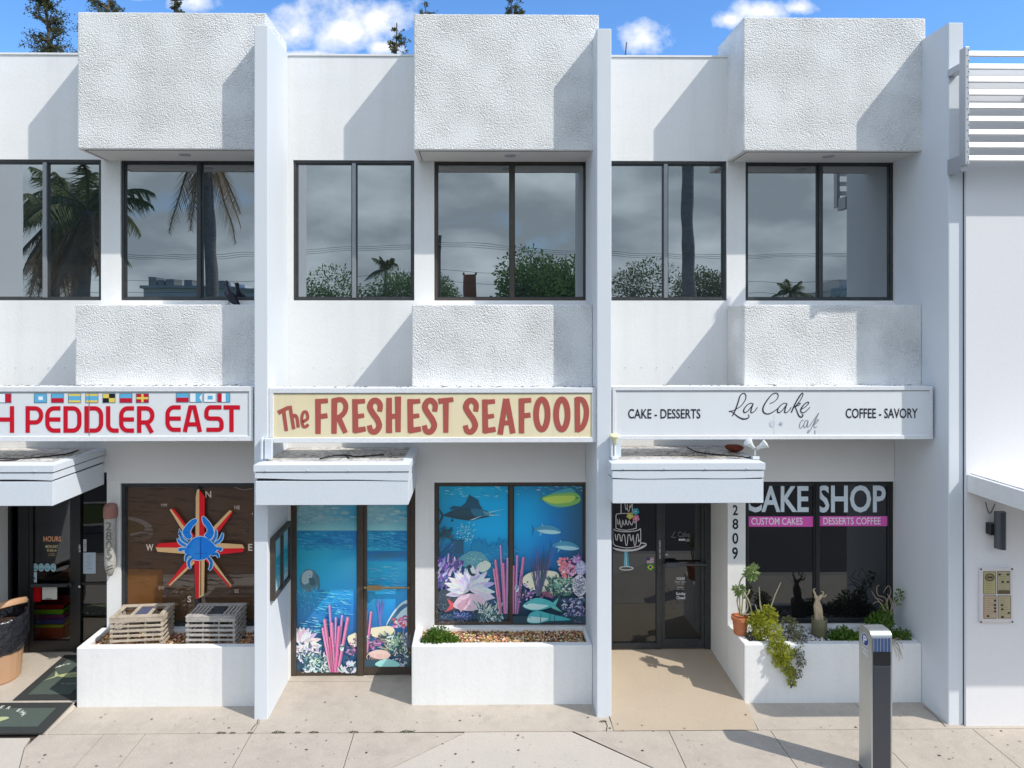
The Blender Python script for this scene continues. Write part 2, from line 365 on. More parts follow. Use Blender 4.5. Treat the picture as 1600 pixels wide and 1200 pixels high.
M['grass'] = mat('lawn', (0.06, 0.09, 0.025), 0.95, noise=(8.0, 0.8, (0.13, 0.12, 0.05)), bump=(80, 0.02, 4))
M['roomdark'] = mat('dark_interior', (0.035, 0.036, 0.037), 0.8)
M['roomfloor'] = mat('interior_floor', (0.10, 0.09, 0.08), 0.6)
M['wood'] = mat('weathered_wood', (0.50, 0.425, 0.335), 0.85, noise=[((6, 6, 40), 0.9, (0.22, 0.175, 0.13)), (5.0, 0.7, (0.46, 0.41, 0.35)), (30.0, 0.4, (0.15, 0.12, 0.09))], bump=(70, 0.004, 5), spec=0.15)
M['woodgrey'] = mat('grey_weathered_wood', (0.45, 0.42, 0.385), 0.85, noise=[((6, 6, 40), 0.9, (0.21, 0.20, 0.195)), (5.0, 0.7, (0.47, 0.44, 0.41)), (30.0, 0.4, (0.13, 0.12, 0.11))], bump=(70, 0.004, 5), spec=0.15)
M['bag'] = mat('black_plastic_bag', (0.018, 0.019, 0.026), 0.22, bump=(9, 0.05, 3), spec=0.6)
M['tanplastic'] = mat('tan_plastic', (0.48, 0.29, 0.175), 0.5, noise=(6.0, 0.4, (0.42, 0.22, 0.11)), spec=0.4)
M['rubber'] = mat('dark_rubber_mat', (0.035, 0.038, 0.036), 0.85, noise=(30.0, 0.4, (0.06, 0.06, 0.055)))
M['matgreen'] = mat('green_carpet', (0.075, 0.098, 0.082), 0.95, noise=[(90.0, 0.6, (0.11, 0.135, 0.115)), (3.0, 0.5, (0.10, 0.115, 0.10))], bump=(300, 0.004, 2))
M['silver'] = mat('brushed_silver', (0.55, 0.58, 0.58), 0.32, metal=0.75, noise=((3, 3, 0.6), 0.3, (0.46, 0.50, 0.50)), spec=0.5)
M['charcoal'] = mat('charcoal_panel', (0.042, 0.046, 0.055), 0.4, noise=(3.0, 0.4, (0.052, 0.058, 0.068)), spec=0.5)
M['solar'] = mat('solar_cells', (0.05, 0.085, 0.19), 0.15, noise=(8.0, 0.4, (0.07, 0.12, 0.26)), spec=0.7, coat=0.6)
M['slatwhite'] = mat('white_aluminium', (0.82, 0.82, 0.82), 0.4, spec=0.4)
M['plate'] = mat('galvanised_plate', (0.48, 0.50, 0.53), 0.4, metal=0.4, noise=(12.0, 0.4, (0.4, 0.42, 0.45)))
M['gunmetal'] = mat('gunmetal', (0.10, 0.11, 0.125), 0.35, metal=0.6, spec=0.5)
M['terracotta'] = mat('terracotta', (0.48, 0.17, 0.075), 0.8, noise=[(9.0, 0.6, (0.38, 0.13, 0.06)), (25.0, 0.4, (0.55, 0.36, 0.25))], spec=0.15)
M['olivepot'] = mat('olive_glaze', (0.16, 0.155, 0.085), 0.35, noise=(8.0, 0.6, (0.24, 0.22, 0.13)), spec=0.5)
M['soil'] = mat('soil', (0.07, 0.05, 0.035), 0.95, noise=(30, 0.5, (0.14, 0.11, 0.08)))
M['stem'] = mat('pale_stem', (0.36, 0.34, 0.22), 0.8, noise=(20, 0.6, (0.24, 0.24, 0.13)))
M['dry'] = mat('dry_twig', (0.38, 0.30, 0.22), 0.9, noise=(18, 0.6, (0.22, 0.17, 0.13)))
M['caudex'] = mat('bleached_trunk', (0.58, 0.46, 0.31), 0.85, noise=[(14, 0.7, (0.38, 0.27, 0.16)), ((12, 12, 3), 0.5, (0.66, 0.56, 0.42))], bump=(30, 0.02, 4))
M['leafyellow'] = leaf_mat('yellow_green_leaf', (0.36, 0.38, 0.035), (0.20, 0.25, 0.025))
M['leafgreen'] = leaf_mat('green_leaf', (0.10, 0.20, 0.025), (0.17, 0.27, 0.04))
M['leafolive'] = leaf_mat('olive_leaf', (0.12, 0.13, 0.06), (0.20, 0.17, 0.11))
M['leafdark'] = leaf_mat('dark_tree_leaf', (0.075, 0.095, 0.035), (0.13, 0.14, 0.06))
M['leaftree'] = leaf_mat('tree_leaf', (0.10, 0.19, 0.05), (0.17, 0.27, 0.08))
M['leafbush'] = leaf_mat('olive_tree_leaf', (0.085, 0.13, 0.05), (0.15, 0.16, 0.08))
M['frond'] = leaf_mat('palm_frond', (0.12, 0.15, 0.05), (0.22, 0.20, 0.08))
M['deadfrond'] = leaf_mat('dead_frond', (0.30, 0.21, 0.11), (0.17, 0.12, 0.07))
M['bark'] = mat('bark', (0.14, 0.11, 0.085), 0.95, noise=((6, 6, 18), 0.7, (0.08, 0.065, 0.05)), bump=(25, 0.02, 4))
M['palmbark'] = mat('palm_bark', (0.19, 0.175, 0.155), 0.95, noise=((2, 2, 14), 0.8, (0.10, 0.09, 0.08)), bump=(14, 0.03, 3))
M['cable'] = mat('black_cable', (0.03, 0.03, 0.032), 0.6)
M['bulb'] = mat('yellowed_lamp_glass', (0.74, 0.70, 0.42), 0.3, spec=0.5)
M['lampwhite'] = mat('lamp_housing', (0.70, 0.72, 0.70), 0.4, spec=0.4)
M['rust'] = mat('rust_red', (0.20, 0.045, 0.025), 0.8, noise=(14, 0.6, (0.10, 0.03, 0.02)))
M['bird'] = mat('dark_feathers', (0.016, 0.018, 0.035), 0.35, noise=(20, 0.6, (0.03, 0.035, 0.09)), spec=0.5)
M['beak'] = mat('beak', (0.03, 0.03, 0.03), 0.5)
M['orange'] = mat('orange_panel', (0.42, 0.10, 0.03), 0.6, noise=(1.0, 0.4, (0.34, 0.08, 0.03)))
M['farwall'] = mat('far_wall_paint', (0.52, 0.47, 0.42), 0.8, noise=(0.5, 0.4, (0.42, 0.39, 0.36)))
M['acunit'] = mat('unit_metal', (0.20, 0.21, 0.21), 0.5, noise=(2.0, 0.5, (0.12, 0.12, 0.12)))
M['paper'] = mat('paper', (0.72, 0.74, 0.76), 0.7)
M['rope'] = mat('rope', (0.30, 0.24, 0.16), 0.95)
M['cream'] = mat('pale_bark_cap', (0.33, 0.16, 0.13), 0.85, noise=[((12, 12, 2), 0.8, (0.20, 0.09, 0.075)), (20, 0.5, (0.42, 0.27, 0.22))], bump=(30, 0.01, 4))

# ------------------------------------------------------------------ key planes and positions (metres; Y = 0 is the shop wall, the street is at -Y)
BOXY, PIERY, PIER3Y, SIGNY, CANY, NEIY = -0.50, -0.75, -0.92, -0.72, -0.95, -0.95
GY = 0.055                                              # glass plane of the windows
TOP, BOXTOP = 7.22, 7.50
p1L, p1R = XX(397, PIERY), XX(418.5, PIERY)
p2L, p2R = XX(932.5, PIERY), XX(955.5, PIERY)
p3L, p3R = XX(1482, PIER3Y), XX(1505, PIER3Y)
p0R = p1R - 3.60; p0L = p0R - 0.16
WZ0, WZ1 = 4.40, 6.02                                   # upper windows
LZ0, LZ1 = 0.635, 2.295                                 # lower windows
FAR_L = p0L - 3.6

def wall_sheet(mb, x0, x1, z0, z1, y0, y1, holes):
    xs = sorted({x0, x1, *[h[0] for h in holes], *[h[1] for h in holes]}); zs = sorted({z0, z1, *[h[2] for h in holes], *[h[3] for h in holes]})
    xs = [x for x in xs if x0 <= x <= x1]; zs = [z for z in zs if z0 <= z <= z1]
    def solid(i, j):
        if i < 0 or j < 0 or i >= len(xs) - 1 or j >= len(zs) - 1: return False
        cx, cz = (xs[i] + xs[i + 1]) / 2, (zs[j] + zs[j + 1]) / 2
        return not any(h[0] < cx < h[1] and h[2] < cz < h[3] for h in holes)
    for i in range(len(xs) - 1):
        for j in range(len(zs) - 1):
            if not solid(i, j): continue
            a, b, c, d = xs[i], xs[i + 1], zs[j], zs[j + 1]
            mb.face([(a, y0, c), (b, y0, c), (b, y0, d), (a, y0, d)]); mb.face([(b, y1, c), (a, y1, c), (a, y1, d), (b, y1, d)])
            if not solid(i - 1, j): mb.face([(a, y1, c), (a, y0, c), (a, y0, d), (a, y1, d)])
            if not solid(i + 1, j): mb.face([(b, y0, c), (b, y1, c), (b, y1, d), (b, y0, d)])
            if not solid(i, j - 1): mb.face([(a, y0, c), (a, y1, c), (b, y1, c), (b, y0, c)])
            if not solid(i, j + 1): mb.face([(a, y0, d), (b, y0, d), (b, y1, d), (a, y1, d)])

# ------------------------------------------------------------------ ground
def slab(mb, pts, z=0.0, th=0.03, gap=0.004, mat=0):
    """a paving slab with a slightly shrunk outline, so that real joints stay open between slabs"""
    n = len(pts); cx = sum(p[0] for p in pts) / n; cy = sum(p[1] for p in pts) / n
    q = []
    for i in range(n):                                 # inset every edge by gap
        a, b, c = pts[i - 1], pts[i], pts[(i + 1) % n]
        def nrm(p, r): e = Vector((r[0] - p[0], r[1] - p[1])); e.normalize(); return Vector((-e.y, e.x))
        n1, n2 = nrm(a, b), nrm(b, c); s = n1 + n2; s = s / max(0.3, s.dot(n1))
        q.append((b[0] + s.x * gap, b[1] + s.y * gap))
    top = [(x, y, z) for x, y in q]; bot = [(x, y, z - th) for x, y in q]
    mb.face(top, mat)
    for i in range(n):
        k = (i + 1) % n; mb.face([bot[i], bot[k], top[k], top[i]], mat)
base = MB(); base.box(-60, 60, -3.2, 40, -0.40, -0.028); base.build('ground', M['joint']).__setitem__('kind', 'structure')
JY = ground(748, 1143.5).y                             # long joint between the shops' apron and the pavement
EDGE = -3.2
def gx(px, py): return ground(px, py).x
mb = MB()
def clip(poly, a, b):                                  # keep what lies on the left of the line a -> b
    out = []; sd = lambda p: (b[0] - a[0]) * (p[1] - a[1]) - (b[1] - a[1]) * (p[0] - a[0])
    for i in range(len(poly)):
        p, q = poly[i - 1], poly[i]; s1, s2 = sd(p), sd(q)
        if (s1 >= 0) != (s2 >= 0): f = s1 / (s1 - s2); out.append((p[0] + (q[0] - p[0]) * f, p[1] + (q[1] - p[1]) * f))
        if s2 >= 0: out.append(q)
    return out
rampL, rampR = gx(728, 1144), gx(893, 1144)
flL, flR = gx(612, 1200), gx(1015, 1200); fy = ground(612, 1200).y
kL = rampL + (flL - rampL) / (fy - JY) * (EDGE - JY); kR = rampR + (flR - rampR) / (fy - JY) * (EDGE - JY)
l0 = (gx(38, 1168), ground(38, 1168).y); l1 = (gx(30, 1200) + 0.0, ground(30, 1200).y); l2 = (l1[0] + (l1[0] - l0[0]) / (l1[1] - l0[1]) * (EDGE - l1[1]), EDGE)
xs = [gx(66, 1144), gx(164, 1146), gx(228, 1146), gx(393, 1146), gx(553, 1146), rampL]
for a, b in zip(xs, xs[1:]):
    p = clip(clip([(a, EDGE), (b, EDGE), (b, JY), (a, JY)], (rampL, JY), (kL, EDGE))[::1] if False else [(a, EDGE), (b, EDGE), (b, JY), (a, JY)], (kL, EDGE), (rampL, JY))
    p = clip(p, l2, l0)[::1] if False else clip(p, l0, l2)
    if len(p) > 2: slab(mb, p)
slab(mb, [l0, (gx(66, 1144), l0[1]), (gx(66, 1144), JY)])
xs = [rampR, gx(1047, 1146), gx(1207, 1146), gx(1366, 1146), gx(1528, 1146), 7.2, 9.4, 14]
for a, b in zip(xs, xs[1:]):
    p = clip([(a, EDGE), (b, EDGE), (b, JY), (a, JY)], (rampR, JY), (kR, EDGE))
    if len(p) > 2: slab(mb, p)
mb.build('sidewalk', M['concrete']).__setitem__('kind', 'structure')
mb = MB(); slab(mb, [(kL, EDGE), (kR, EDGE), (rampR, JY), (rampL, JY)], z=-0.002)
slab(mb, [(-9.4, EDGE), l2, l0, (gx(52, 1149), JY - 0.05), (-9.4, JY - 0.05)], z=-0.002); mb.build('pavement_ramp', M['concretelight']).__setitem__('kind', 'structure')
# apron in front of and between the planters
plL = {1: XX(119.5, BOXY), 2: XX(643, BOXY), 3: XX(1163, BOXY)}
c3 = gx(1187, 1143.5)
mb = MB()
slab(mb, [(plL[1], JY), (gx(396, 1143.5), JY), (gx(396, 1143.5), 0.0), (plL[1], 0.0)])
slab(mb, [(gx(396, 1143.5), JY), (p2R - 0.02, JY), (p2R - 0.02, 0.0), (gx(396, 1143.5), 0.0)])
slab(mb, [(c3, JY), (gx(1380, 1143.5), JY), (gx(1380, 1143.5), 0.0), (plL[3], 0.0), (plL[3], BOXY)])
slab(mb, [(gx(1380, 1143.5), JY), (14, JY), (14, 0.0), (gx(1380, 1143.5), 0.0)])
mb.build('apron', M['concrete']).__setitem__('kind', 'structure')
mb = MB(); FR = 0.085
mb.face([(p2R - 0.02, JY + 0.004, 0.0), (c3 - 0.004, JY + 0.004, 0.0), (plL[3] + 0.004, BOXY, 0.026), (p2R - 0.02, BOXY, 0.026)])
mb.face([(p2R - 0.02, BOXY, 0.026), (plL[3] + 0.004, BOXY, 0.026), (plL[3] + 0.004, 0.75, FR), (p2R - 0.02, 0.75, FR)])
mb.face([(c3 - 0.004, JY + 0.004, 0.0), (c3 - 0.004, JY + 0.004, -0.03), (plL[3] + 0.004, BOXY, -0.03), (plL[3] + 0.004, BOXY, 0.026)])
mb.build('cafe_entrance_floor', M['tanfloor']).__setitem__('kind', 'structure')
mb = MB(); mb.box(p1R - 0.03, plL[2] + 0.02, 0.0, 0.3, -0.03, 0.003); mb.build('seafood_entrance_floor', M['concrete']).__setitem__('kind', 'structure')
mb = MB()
mb.face([(-9.4, JY, 0.002), (plL[1] - 0.03, JY, 0.002), (plL[1] - 0.03, BOXY, 0.030), (-9.4, BOXY, 0.030)])
mb.face([(-9.4, BOXY, 0.030), (plL[1] - 0.03, BOXY, 0.030), (plL[1] - 0.03, 0.75, FR), (-9.4, 0.75, FR)])
mb.face([(plL[1] - 0.03, JY, 0.002), (plL[1] - 0.002, JY, -0.004), (plL[1] - 0.002, BOXY, -0.004), (plL[1] - 0.03, BOXY, 0.030)], 0)
mb.build('fish_shop_entrance_floor', M['concrete']).__setitem__('kind', 'structure')
# kerb, car park and lawn on the street side
mb = MB(); mb.box(-60, 60, -3.35, -3.204, -0.38, 0.0); mb.build('kerb', M['kerb'], bevel=0.02).__setitem__('kind', 'structure')
mb = MB(); mb.box(-60, 60, -17, -3.354, -0.45, -0.13); mb.build('road', M['asphalt']).__setitem__('kind', 'structure')
def island(cx, cy, rx, ry, nm):
    a = MB(); g = MB(); n = 48
    o = [(cx + rx * math.cos(2 * math.pi * k / n) * (1 + .08 * math.sin(6 * math.pi * k / n)), cy + ry * math.sin(2 * math.pi * k / n)) for k in range(n)]
    i_ = [(cx + (x - cx) * (1 - .16 / rx), cy + (y - cy) * (1 - .16 / ry)) for x, y in o]
    for k in range(n):
        q = (k + 1) % n
        a.face([(*o[k], -0.13), (*o[q], -0.13), (*o[q], 0.02), (*o[k], 0.02)]); a.face([(*o[k], 0.02), (*o[q], 0.02), (*i_[q], 0.02), (*i_[k], 0.02)])
        a.face([(*i_[q], -0.05), (*i_[k], -0.05), (*i_[k], 0.02), (*i_[q], 0.02)])
    g.face([(x, y, 0.0) for x, y in i_])
    a.build('island_kerb', M['kerb']).__setitem__('kind', 'structure'); g.build('island_lawn', M['grass']).__setitem__('kind', 'structure')
island(-8.6, -5.9, 2.0, 1.0, 'a')
mb = MB(); mb.box(-60, 60, -120, -17.004, -0.45, -0.06); mb.build('lawn', M['grass']).__setitem__('kind', 'structure')
mb = MB(); mb.box(-1500, 1500, -1500, 1500, -0.60, -0.47); mb.build('terrain', mat('far_ground', (0.16, 0.16, 0.12), 0.95, noise=(0.05, 0.6, (0.10, 0.11, 0.07)))).__setitem__('kind', 'structure')

# ------------------------------------------------------------------ the white two-storey shop building
bld = thing('shop_building', (0, 0, 0), 'white two-storey shop row with rough stucco boxes, thin fins and dark windows', 'building')
def winholes(xl, xr, first):
    return []
bays = [dict(xl=p0R, xr=p1L, box=XX(121, BOXY), low=XX(117.5, BOXY), pl=plL[1], ul=(p0R + 0.06, XX(162, GY)), ur=(XX(192, GY), p1L - 0.004), door=(p0R, XX(167, 0)), dy=0.6),
        dict(xl=p1R, xr=p2L, box=XX(646.5, BOXY), low=XX(643.5, BOXY), pl=plL[2], ul=(XX(460, GY), XX(648, GY)), ur=(XX(679, GY), XX(917, GY)), door=(p1R, XX(649, 0)), dy=0.12),
        dict(xl=p2R, xr=p3L, box=XX(1162, BOXY), low=XX(1162.5, BOXY), pl=plL[3], ul=(p2R + 0.03, XX(1133, GY)), ur=(XX(1162, GY), XX(1393, GY)), door=(p2R, XX(1137, 0)), dy=0.6)]
mb = MB(); holes = []
for b in bays:
    holes += [(*b['ul'], WZ0, WZ1), (*b['ur'], WZ0, WZ1), (*b['ur'], LZ0, LZ1), (*b['door'], -0.1, 2.42)]
wall_sheet(mb, FAR_L, p3R - 0.02, -0.1, TOP, 0.0, 0.62, holes)
mb.box(FAR_L, FAR_L + 0.25, 0.62, 9, -0.1, TOP); mb.box(p3R - 0.27, p3R - 0.02, 0.62, 9, -0.1, TOP); mb.box(FAR_L, p3R - 0.02, 9.0, 9.25, -0.1, TOP)
mb.build('wall', M['white'], bld)
mb = MB(); mb.box(FAR_L + 0.26, p3R - 0.28, 0.63, 8.99, 6.7, 6.9); mb.build('roof', mat('roof_gravel', (0.42, 0.41, 0.39), 0.95, noise=(20, 0.5, (0.3, 0.3, 0.28))), bld)
# coping lip along the parapet
for b in bays: mb = MB(); mb.box(b['xl'] + 0.002, b['box'] - 0.002, -0.012, 0.64, TOP + 0.001, TOP + 0.022); mb.build('coping', M['white'], bld)
# fins (piers)
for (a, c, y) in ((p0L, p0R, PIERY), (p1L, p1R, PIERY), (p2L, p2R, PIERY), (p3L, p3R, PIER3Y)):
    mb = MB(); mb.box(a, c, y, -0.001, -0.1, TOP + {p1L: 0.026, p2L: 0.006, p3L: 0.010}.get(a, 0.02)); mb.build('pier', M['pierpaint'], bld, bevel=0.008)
# rough stucco boxes at the parapet and under the upper windows
ends = [XX(415.5, BOXY), XX(936, BOXY), XX(1446.5, BOXY)]
for b, e in zip(bays, ends):
    z0 = ZZ(234.5, BOXY)
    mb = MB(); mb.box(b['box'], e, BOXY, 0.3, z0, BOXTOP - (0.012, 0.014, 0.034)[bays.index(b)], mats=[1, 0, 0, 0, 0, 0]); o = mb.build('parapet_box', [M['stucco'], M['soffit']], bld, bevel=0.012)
    cx = XX({0: 290, 1: 797, 2: 1293}[bays.index(b)], -0.25)
    l = MB(); l.lathe([(0.0, z0 - 0.004), (0.04, z0 - 0.004), (0.058, z0 - 0.008), (0.066, z0 - 0.002), (0.066, z0 + 0.01)], (cx, -0.27, 0), 20); l.build('recessed_light', M['plate'], o, smooth=True)
    l = MB(); l.box(b['box'] + 0.05, b['box'] + 0.058, BOXY + 0.05, -0.01, z0 - 0.003, z0 + 0.01); l.box(b['box'] + 0.05, min(e, b['xr']) - 0.02, BOXY + 0.045, BOXY + 0.052, z0 - 0.003, z0 + 0.01); l.build('drip_groove', M['gapdark'], o)
    mb = MB(); mb.box(b['low'], b['xr'] - 0.001, BOXY, -0.001, 3.42, ZZ(476, BOXY)); mb.build('spandrel_box', M['stucco'], bld, bevel=0.012)
for b in bays:      # little weep slots low on the smooth spandrel wall
    x = b['xl'] + 0.30
    while x < b['low'] - 0.1: mb = MB(); mb.box(x, x + 0.006, -0.008, 0.01, 3.62, 3.626); mb.build('weep_hole', M['greyframe'], bld); x += 0.185
# lintel wall between sign and lower window is a thin panel slightly warmer and darker than the wall
for b in bays:
    mb = MB(); mb.box(b['door'][1] + 0.003, b['xr'] - 0.003, -0.008, 0.004, LZ1 + 0.03, 3.3); mb.build('lintel_panel', M['lintel'], bld)

# windows
def window(x0, x1, z0, z1, mull, fm, gm, name='window', fw=0.032, label=None, mm=None, sill=True):
    mb = MB(); y0, y1 = 0.02, 0.10
    g = 0.004
    mb.box(x0 + g, x0 + fw, y0, y1, z0 + g, z1 - g); mb.box(x1 - fw, x1 - g, y0, y1, z0 + g, z1 - g)
    mb.box(x0 + fw, x1 - fw, y0, y1, z1 - fw, z1 - g); mb.box(x0 + fw, x1 - fw, y0, y1, z0 + g, z0 + fw)
    w = mb.build(name, fm, bld, bevel=0.003)
    if label: w['label'] = label
    mb = MB(); mb.box(mull - 0.022, mull + 0.022, 0.012, y1 - 0.002, z0 + fw, z1 - fw); mb.build('mullion', mm or fm, w, bevel=0.003)
    for a, c in ((x0 + fw, mull - 0.022), (mull + 0.022, x1 - fw)):
        mb = MB(); mb.face([(a, GY, z0 + fw), (c, GY, z0 + fw), (c, GY, z1 - fw), (a, GY, z1 - fw)])
        mb.box(a, a + 0.012, GY - 0.02, GY + 0.01, z0 + fw, z1 - fw, 1); mb.box(c - 0.012, c, GY - 0.02, GY + 0.01, z0 + fw, z1 - fw, 1)
        mb.box(a + 0.012, c - 0.012, GY - 0.02, GY + 0.01, z0 + fw, z0 + fw + 0.012, 1); mb.box(a + 0.012, c - 0.012, GY - 0.02, GY + 0.01, z1 - fw - 0.012, z1 - fw, 1)
        mb.build('pane', [gm, M['darkframe']], w)
    return w
up_f = [M['darkframe'], M['bronze'], M['darkframe']]
mull_u = [(XX(73, GY), XX(313, GY)), (XX(554, GY), XX(800, GY)), (XX(1039, GY), XX(1280, GY))]
for b, fm, mu in zip(bays, up_f, mull_u):
    window(*b['ul'], WZ0, WZ1, mu[0], M['darkframe'], M['mirror'], 'window', mm=M['greyframe'])
    window(*b['ur'], WZ0, WZ1, mu[1], fm, M['mirror'], 'window', mm=fm)
mull_l = [XX(309.5, GY), XX(798.5, GY), XX(1275, GY)]
lw = []
for b, fm, gm, mu, lb in zip(bays, (M['darkframe'], M['bronze'], M['blackframe']), (M['brownglass'], M['blackglass'], M['blackglass']), mull_l,
                             ('brown shop window with red compass rose and blue crab', 'shop window covered with a printed coral reef picture', 'black cafe window with white and pink lettering')):
    lw.append(window(*b['ur'], LZ0, LZ1, mu, fm, gm, 'window', fw=0.04, label=lb))
# window sills (white ledge under the lower windows)
for b in bays:
    mb = MB(); mb.box(b['ur'][0] - 0.03, b['ur'][1], -0.05, 0.015, LZ0 - 0.05, LZ0 - 0.002); mb.build('window_sill', M['white'], bld, bevel=0.006)

# entrance canopies
def canopy(x0, x1, zb, label, wob):
    zt = zb + 0.41
    c = MB(); c.box(x0, x1, CANY, -0.002, zb, zb + 0.245); cn = c.build('entrance_canopy', M['fascia'], bld, bevel=0.004); cn['label'] = label
    c = MB(); c.box(x0 + 0.012, x1 - 0.012, CANY + 0.014, -0.004, zb + 0.246, zb + 0.262); c.box(x0 + 0.012, x1 - 0.012, CANY + 0.014, -0.004, zb + 0.332, zb + 0.344); c.build('shadow_gap', M['gapdark'], cn)
    # middle strip with a slightly buckled lower edge
    c = MB(); n = 24
    for k in range(n):
        a, b_ = x0 - 0.002 + (x1 - x0 + 0.004) * k / n, x0 - 0.002 + (x1 - x0 + 0.004) * (k + 1) / n
        d = lambda x: 0.010 * math.sin((x - x0) * 2.1 + wob) + 0.004 * math.sin((x - x0) * 6 + wob)
        y = CANY - 0.006
        c.face([(a, y, zb + 0.262 + d(a)), (b_, y, zb + 0.262 + d(b_)), (b_, y, zb + 0.332), (a, y, zb + 0.332)])
        c.face([(a, y, zb + 0.332), (b_, y, zb + 0.332), (b_, y + 0.02, zb + 0.332), (a, y + 0.02, zb + 0.332)])
        c.face([(b_, y, zb + 0.262 + d(b_)), (a, y, zb + 0.262 + d(a)), (a, y + 0.02, zb + 0.262 + d(a)), (b_, y + 0.02, zb + 0.262 + d(b_))])
    for x in (x0 - 0.002, x1 + 0.002):
        c.face([(x, CANY - 0.006, zb + 0.262), (x, -0.004, zb + 0.262), (x, -0.004, zb + 0.332), (x, CANY - 0.006, zb + 0.332)])
    c.build('trim_strip', M['fascia'], cn)
    # flashing with a sloped lip running round the top
    c = MB(); X0, X1, Y0 = x0 - 0.014, x1 + 0.014, CANY - 0.014; z1, z2 = zb + 0.344, zt
    ix0, ix1, iy = x0 + 0.07, x1 - 0.07, CANY + 0.12
    c.face([(X0, Y0, z1), (X1, Y0, z1), (X1, Y0, z2), (X0, Y0, z2)]); c.face([(X1, Y0, z1), (X1, -0.003, z1), (X1, -0.003, z2), (X1, Y0, z2)])
    c.face([(X0, -0.003, z1), (X0, Y0, z1), (X0, Y0, z2), (X0, -0.003, z2)]); c.face([(X0, Y0, z1), (X0, -0.003, z1), (X1, -0.003, z1), (X1, Y0, z1)])
    c.face([(X0, Y0, z2), (X1, Y0, z2), (ix1, iy, z2 + 0.010), (ix0, iy, z2 + 0.010)])
    c.face([(X0, -0.003, z2), (X0, Y0, z2), (ix0, iy, z2 + 0.010), (ix0, -0.003, z2 + 0.010)]); c.face([(X1, Y0, z2), (X1, -0.003, z2), (ix1, -0.003, z2 + 0.010), (ix1, iy, z2 + 0.010)])
    x = X0 + 0.12
    while x < X1 - 0.1: c.box(x, x + 0.012, Y0 - 0.006, Y0 + 0.002, z1 + 0.004, z1 + 0.02); x += 0.42
    c.build('flashing', M['fascia'], cn)
    c = MB(); c.box(ix0 + 0.001, ix1 - 0.001, iy, -0.004, z2 - 0.03, z2 + 0.009); c.build('canopy_roof', M['rooftop'], cn)
    c = MB(); c.box(x0 + 0.01, x0 + 0.03, CANY + 0.13, PIERY - 0.004, zt + 0.03, zt + 0.25); c.box(x0 + 0.045, x0 + 0.12, CANY + 0.15, PIERY - 0.004, zt + 0.03, zt + 0.24); c.build('upstand', M['fascia'], cn, bevel=0.003)
    return cn
can1 = canopy(p0R - 0.05, XX(82.5, CANY), 2.285, 'flat white canopy over the fish shop entrance', 0.3)
can2 = canopy(XX(399, CANY), XX(638, CANY), 2.285, 'flat white canopy over the seafood shop door', 1.7)
can3 = canopy(XX(957, CANY), XX(1193, CANY), 2.295, 'flat white canopy over the cafe door', 3.2)

# ------------------------------------------------------------------ doors
def leaf(mb, x0, x1, z0, z1, y, w, wb, d=0.05):
    mb.box(x0, x0 + w, y, y + d, z0, z1); mb.box(x1 - w, x1, y, y + d, z0, z1); mb.box(x0 + w, x1 - w, y, y + d, z1 - w, z1); mb.box(x0 + w, x1 - w, y, y + d, z0, z0 + wb)
def pane(x0, x1, z0, z1, y, m, parent, name='pane'):
    mb = MB(); mb.face([(x0, y, z0), (x1, y, z0), (x1, y, z1), (x0, y, z1)]); return mb.build(name, m, parent)
ZT = 2.40
# seafood shop: fixed side light and door leaf, both covered with the printed sea picture
D2 = bays[1]['dy']; sx = [XX(p, D2) for p in (455.5, 463, 558, 568, 641, 646)]
mb = MB(); mb.box(sx[0], sx[1], D2, D2 + 0.06, 0.004, ZT); mb.box(sx[2], sx[3], D2 - 0.006, D2 + 0.06, 0.004, ZT); mb.box(sx[4], sx[5] + 0.03, D2 - 0.004, D2 + 0.06, 0.004, ZT)
mb.box(sx[1], sx[2], D2 + 0.004, D2 + 0.06, 0.004, 0.055); mb.box(sx[1], sx[2], D2 + 0.004, D2 + 0.06, ZT - 0.04, ZT); mb.box(sx[3], sx[4], D2, D2 + 0.06, ZT - 0.04, ZT)
df = mb.build('door_frame', M['bronze'], bld, bevel=0.003); df['label'] = 'brown metal door frame of the seafood shop'
pane(sx[1], sx[2], 0.055, ZT - 0.04, D2 + 0.03, M['blackglass'], df)
mb = MB(); leaf(mb, sx[3] + 0.003, sx[4] - 0.003, 0.02, ZT - 0.045, D2 + 0.004, 0.034, 0.165, 0.045); d2 = mb.build('door', M['bronze'], bld, bevel=0.003); d2['label'] = 'seafood shop door covered with the printed reef picture'
pane(sx[3] + 0.037, sx[4] - 0.037, 0.185, ZT - 0.08, D2 + 0.03, M['blackglass'], d2)
zb2 = ZZ(916, D2)
mb = MB(); mb.tube([(sx[3] + 0.01, D2 - 0.035, zb2), (sx[4] - 0.005, D2 - 0.035, zb2)], 0.013, 8); mb.box(sx[3] + 0.05, sx[3] + 0.21, D2 - 0.06, D2 - 0.02, zb2 - 0.022, zb2 + 0.028)
mb.box(sx[3] + 0.01, sx[3] + 0.03, D2 - 0.035, D2 + 0.004, zb2 - 0.012, zb2 + 0.012); mb.box(sx[4] - 0.03, sx[4] - 0.01, D2 - 0.035, D2 + 0.004, zb2 - 0.012, zb2 + 0.012); mb.build('push_bar', mat('brass_bar', (0.30, 0.22, 0.12), 0.35, metal=0.7), d2, bevel=0.003)
mb = MB(); zk = ZZ(902, D2); mb.lathe([(0.0, -0.012), (0.016, -0.012), (0.018, 0.0)], (XX(560.5, D2), D2 - 0.008, zk), 12, M=Matrix.Rotation(R(90), 3, 'X')); mb.build('lock', M['plate'], df)
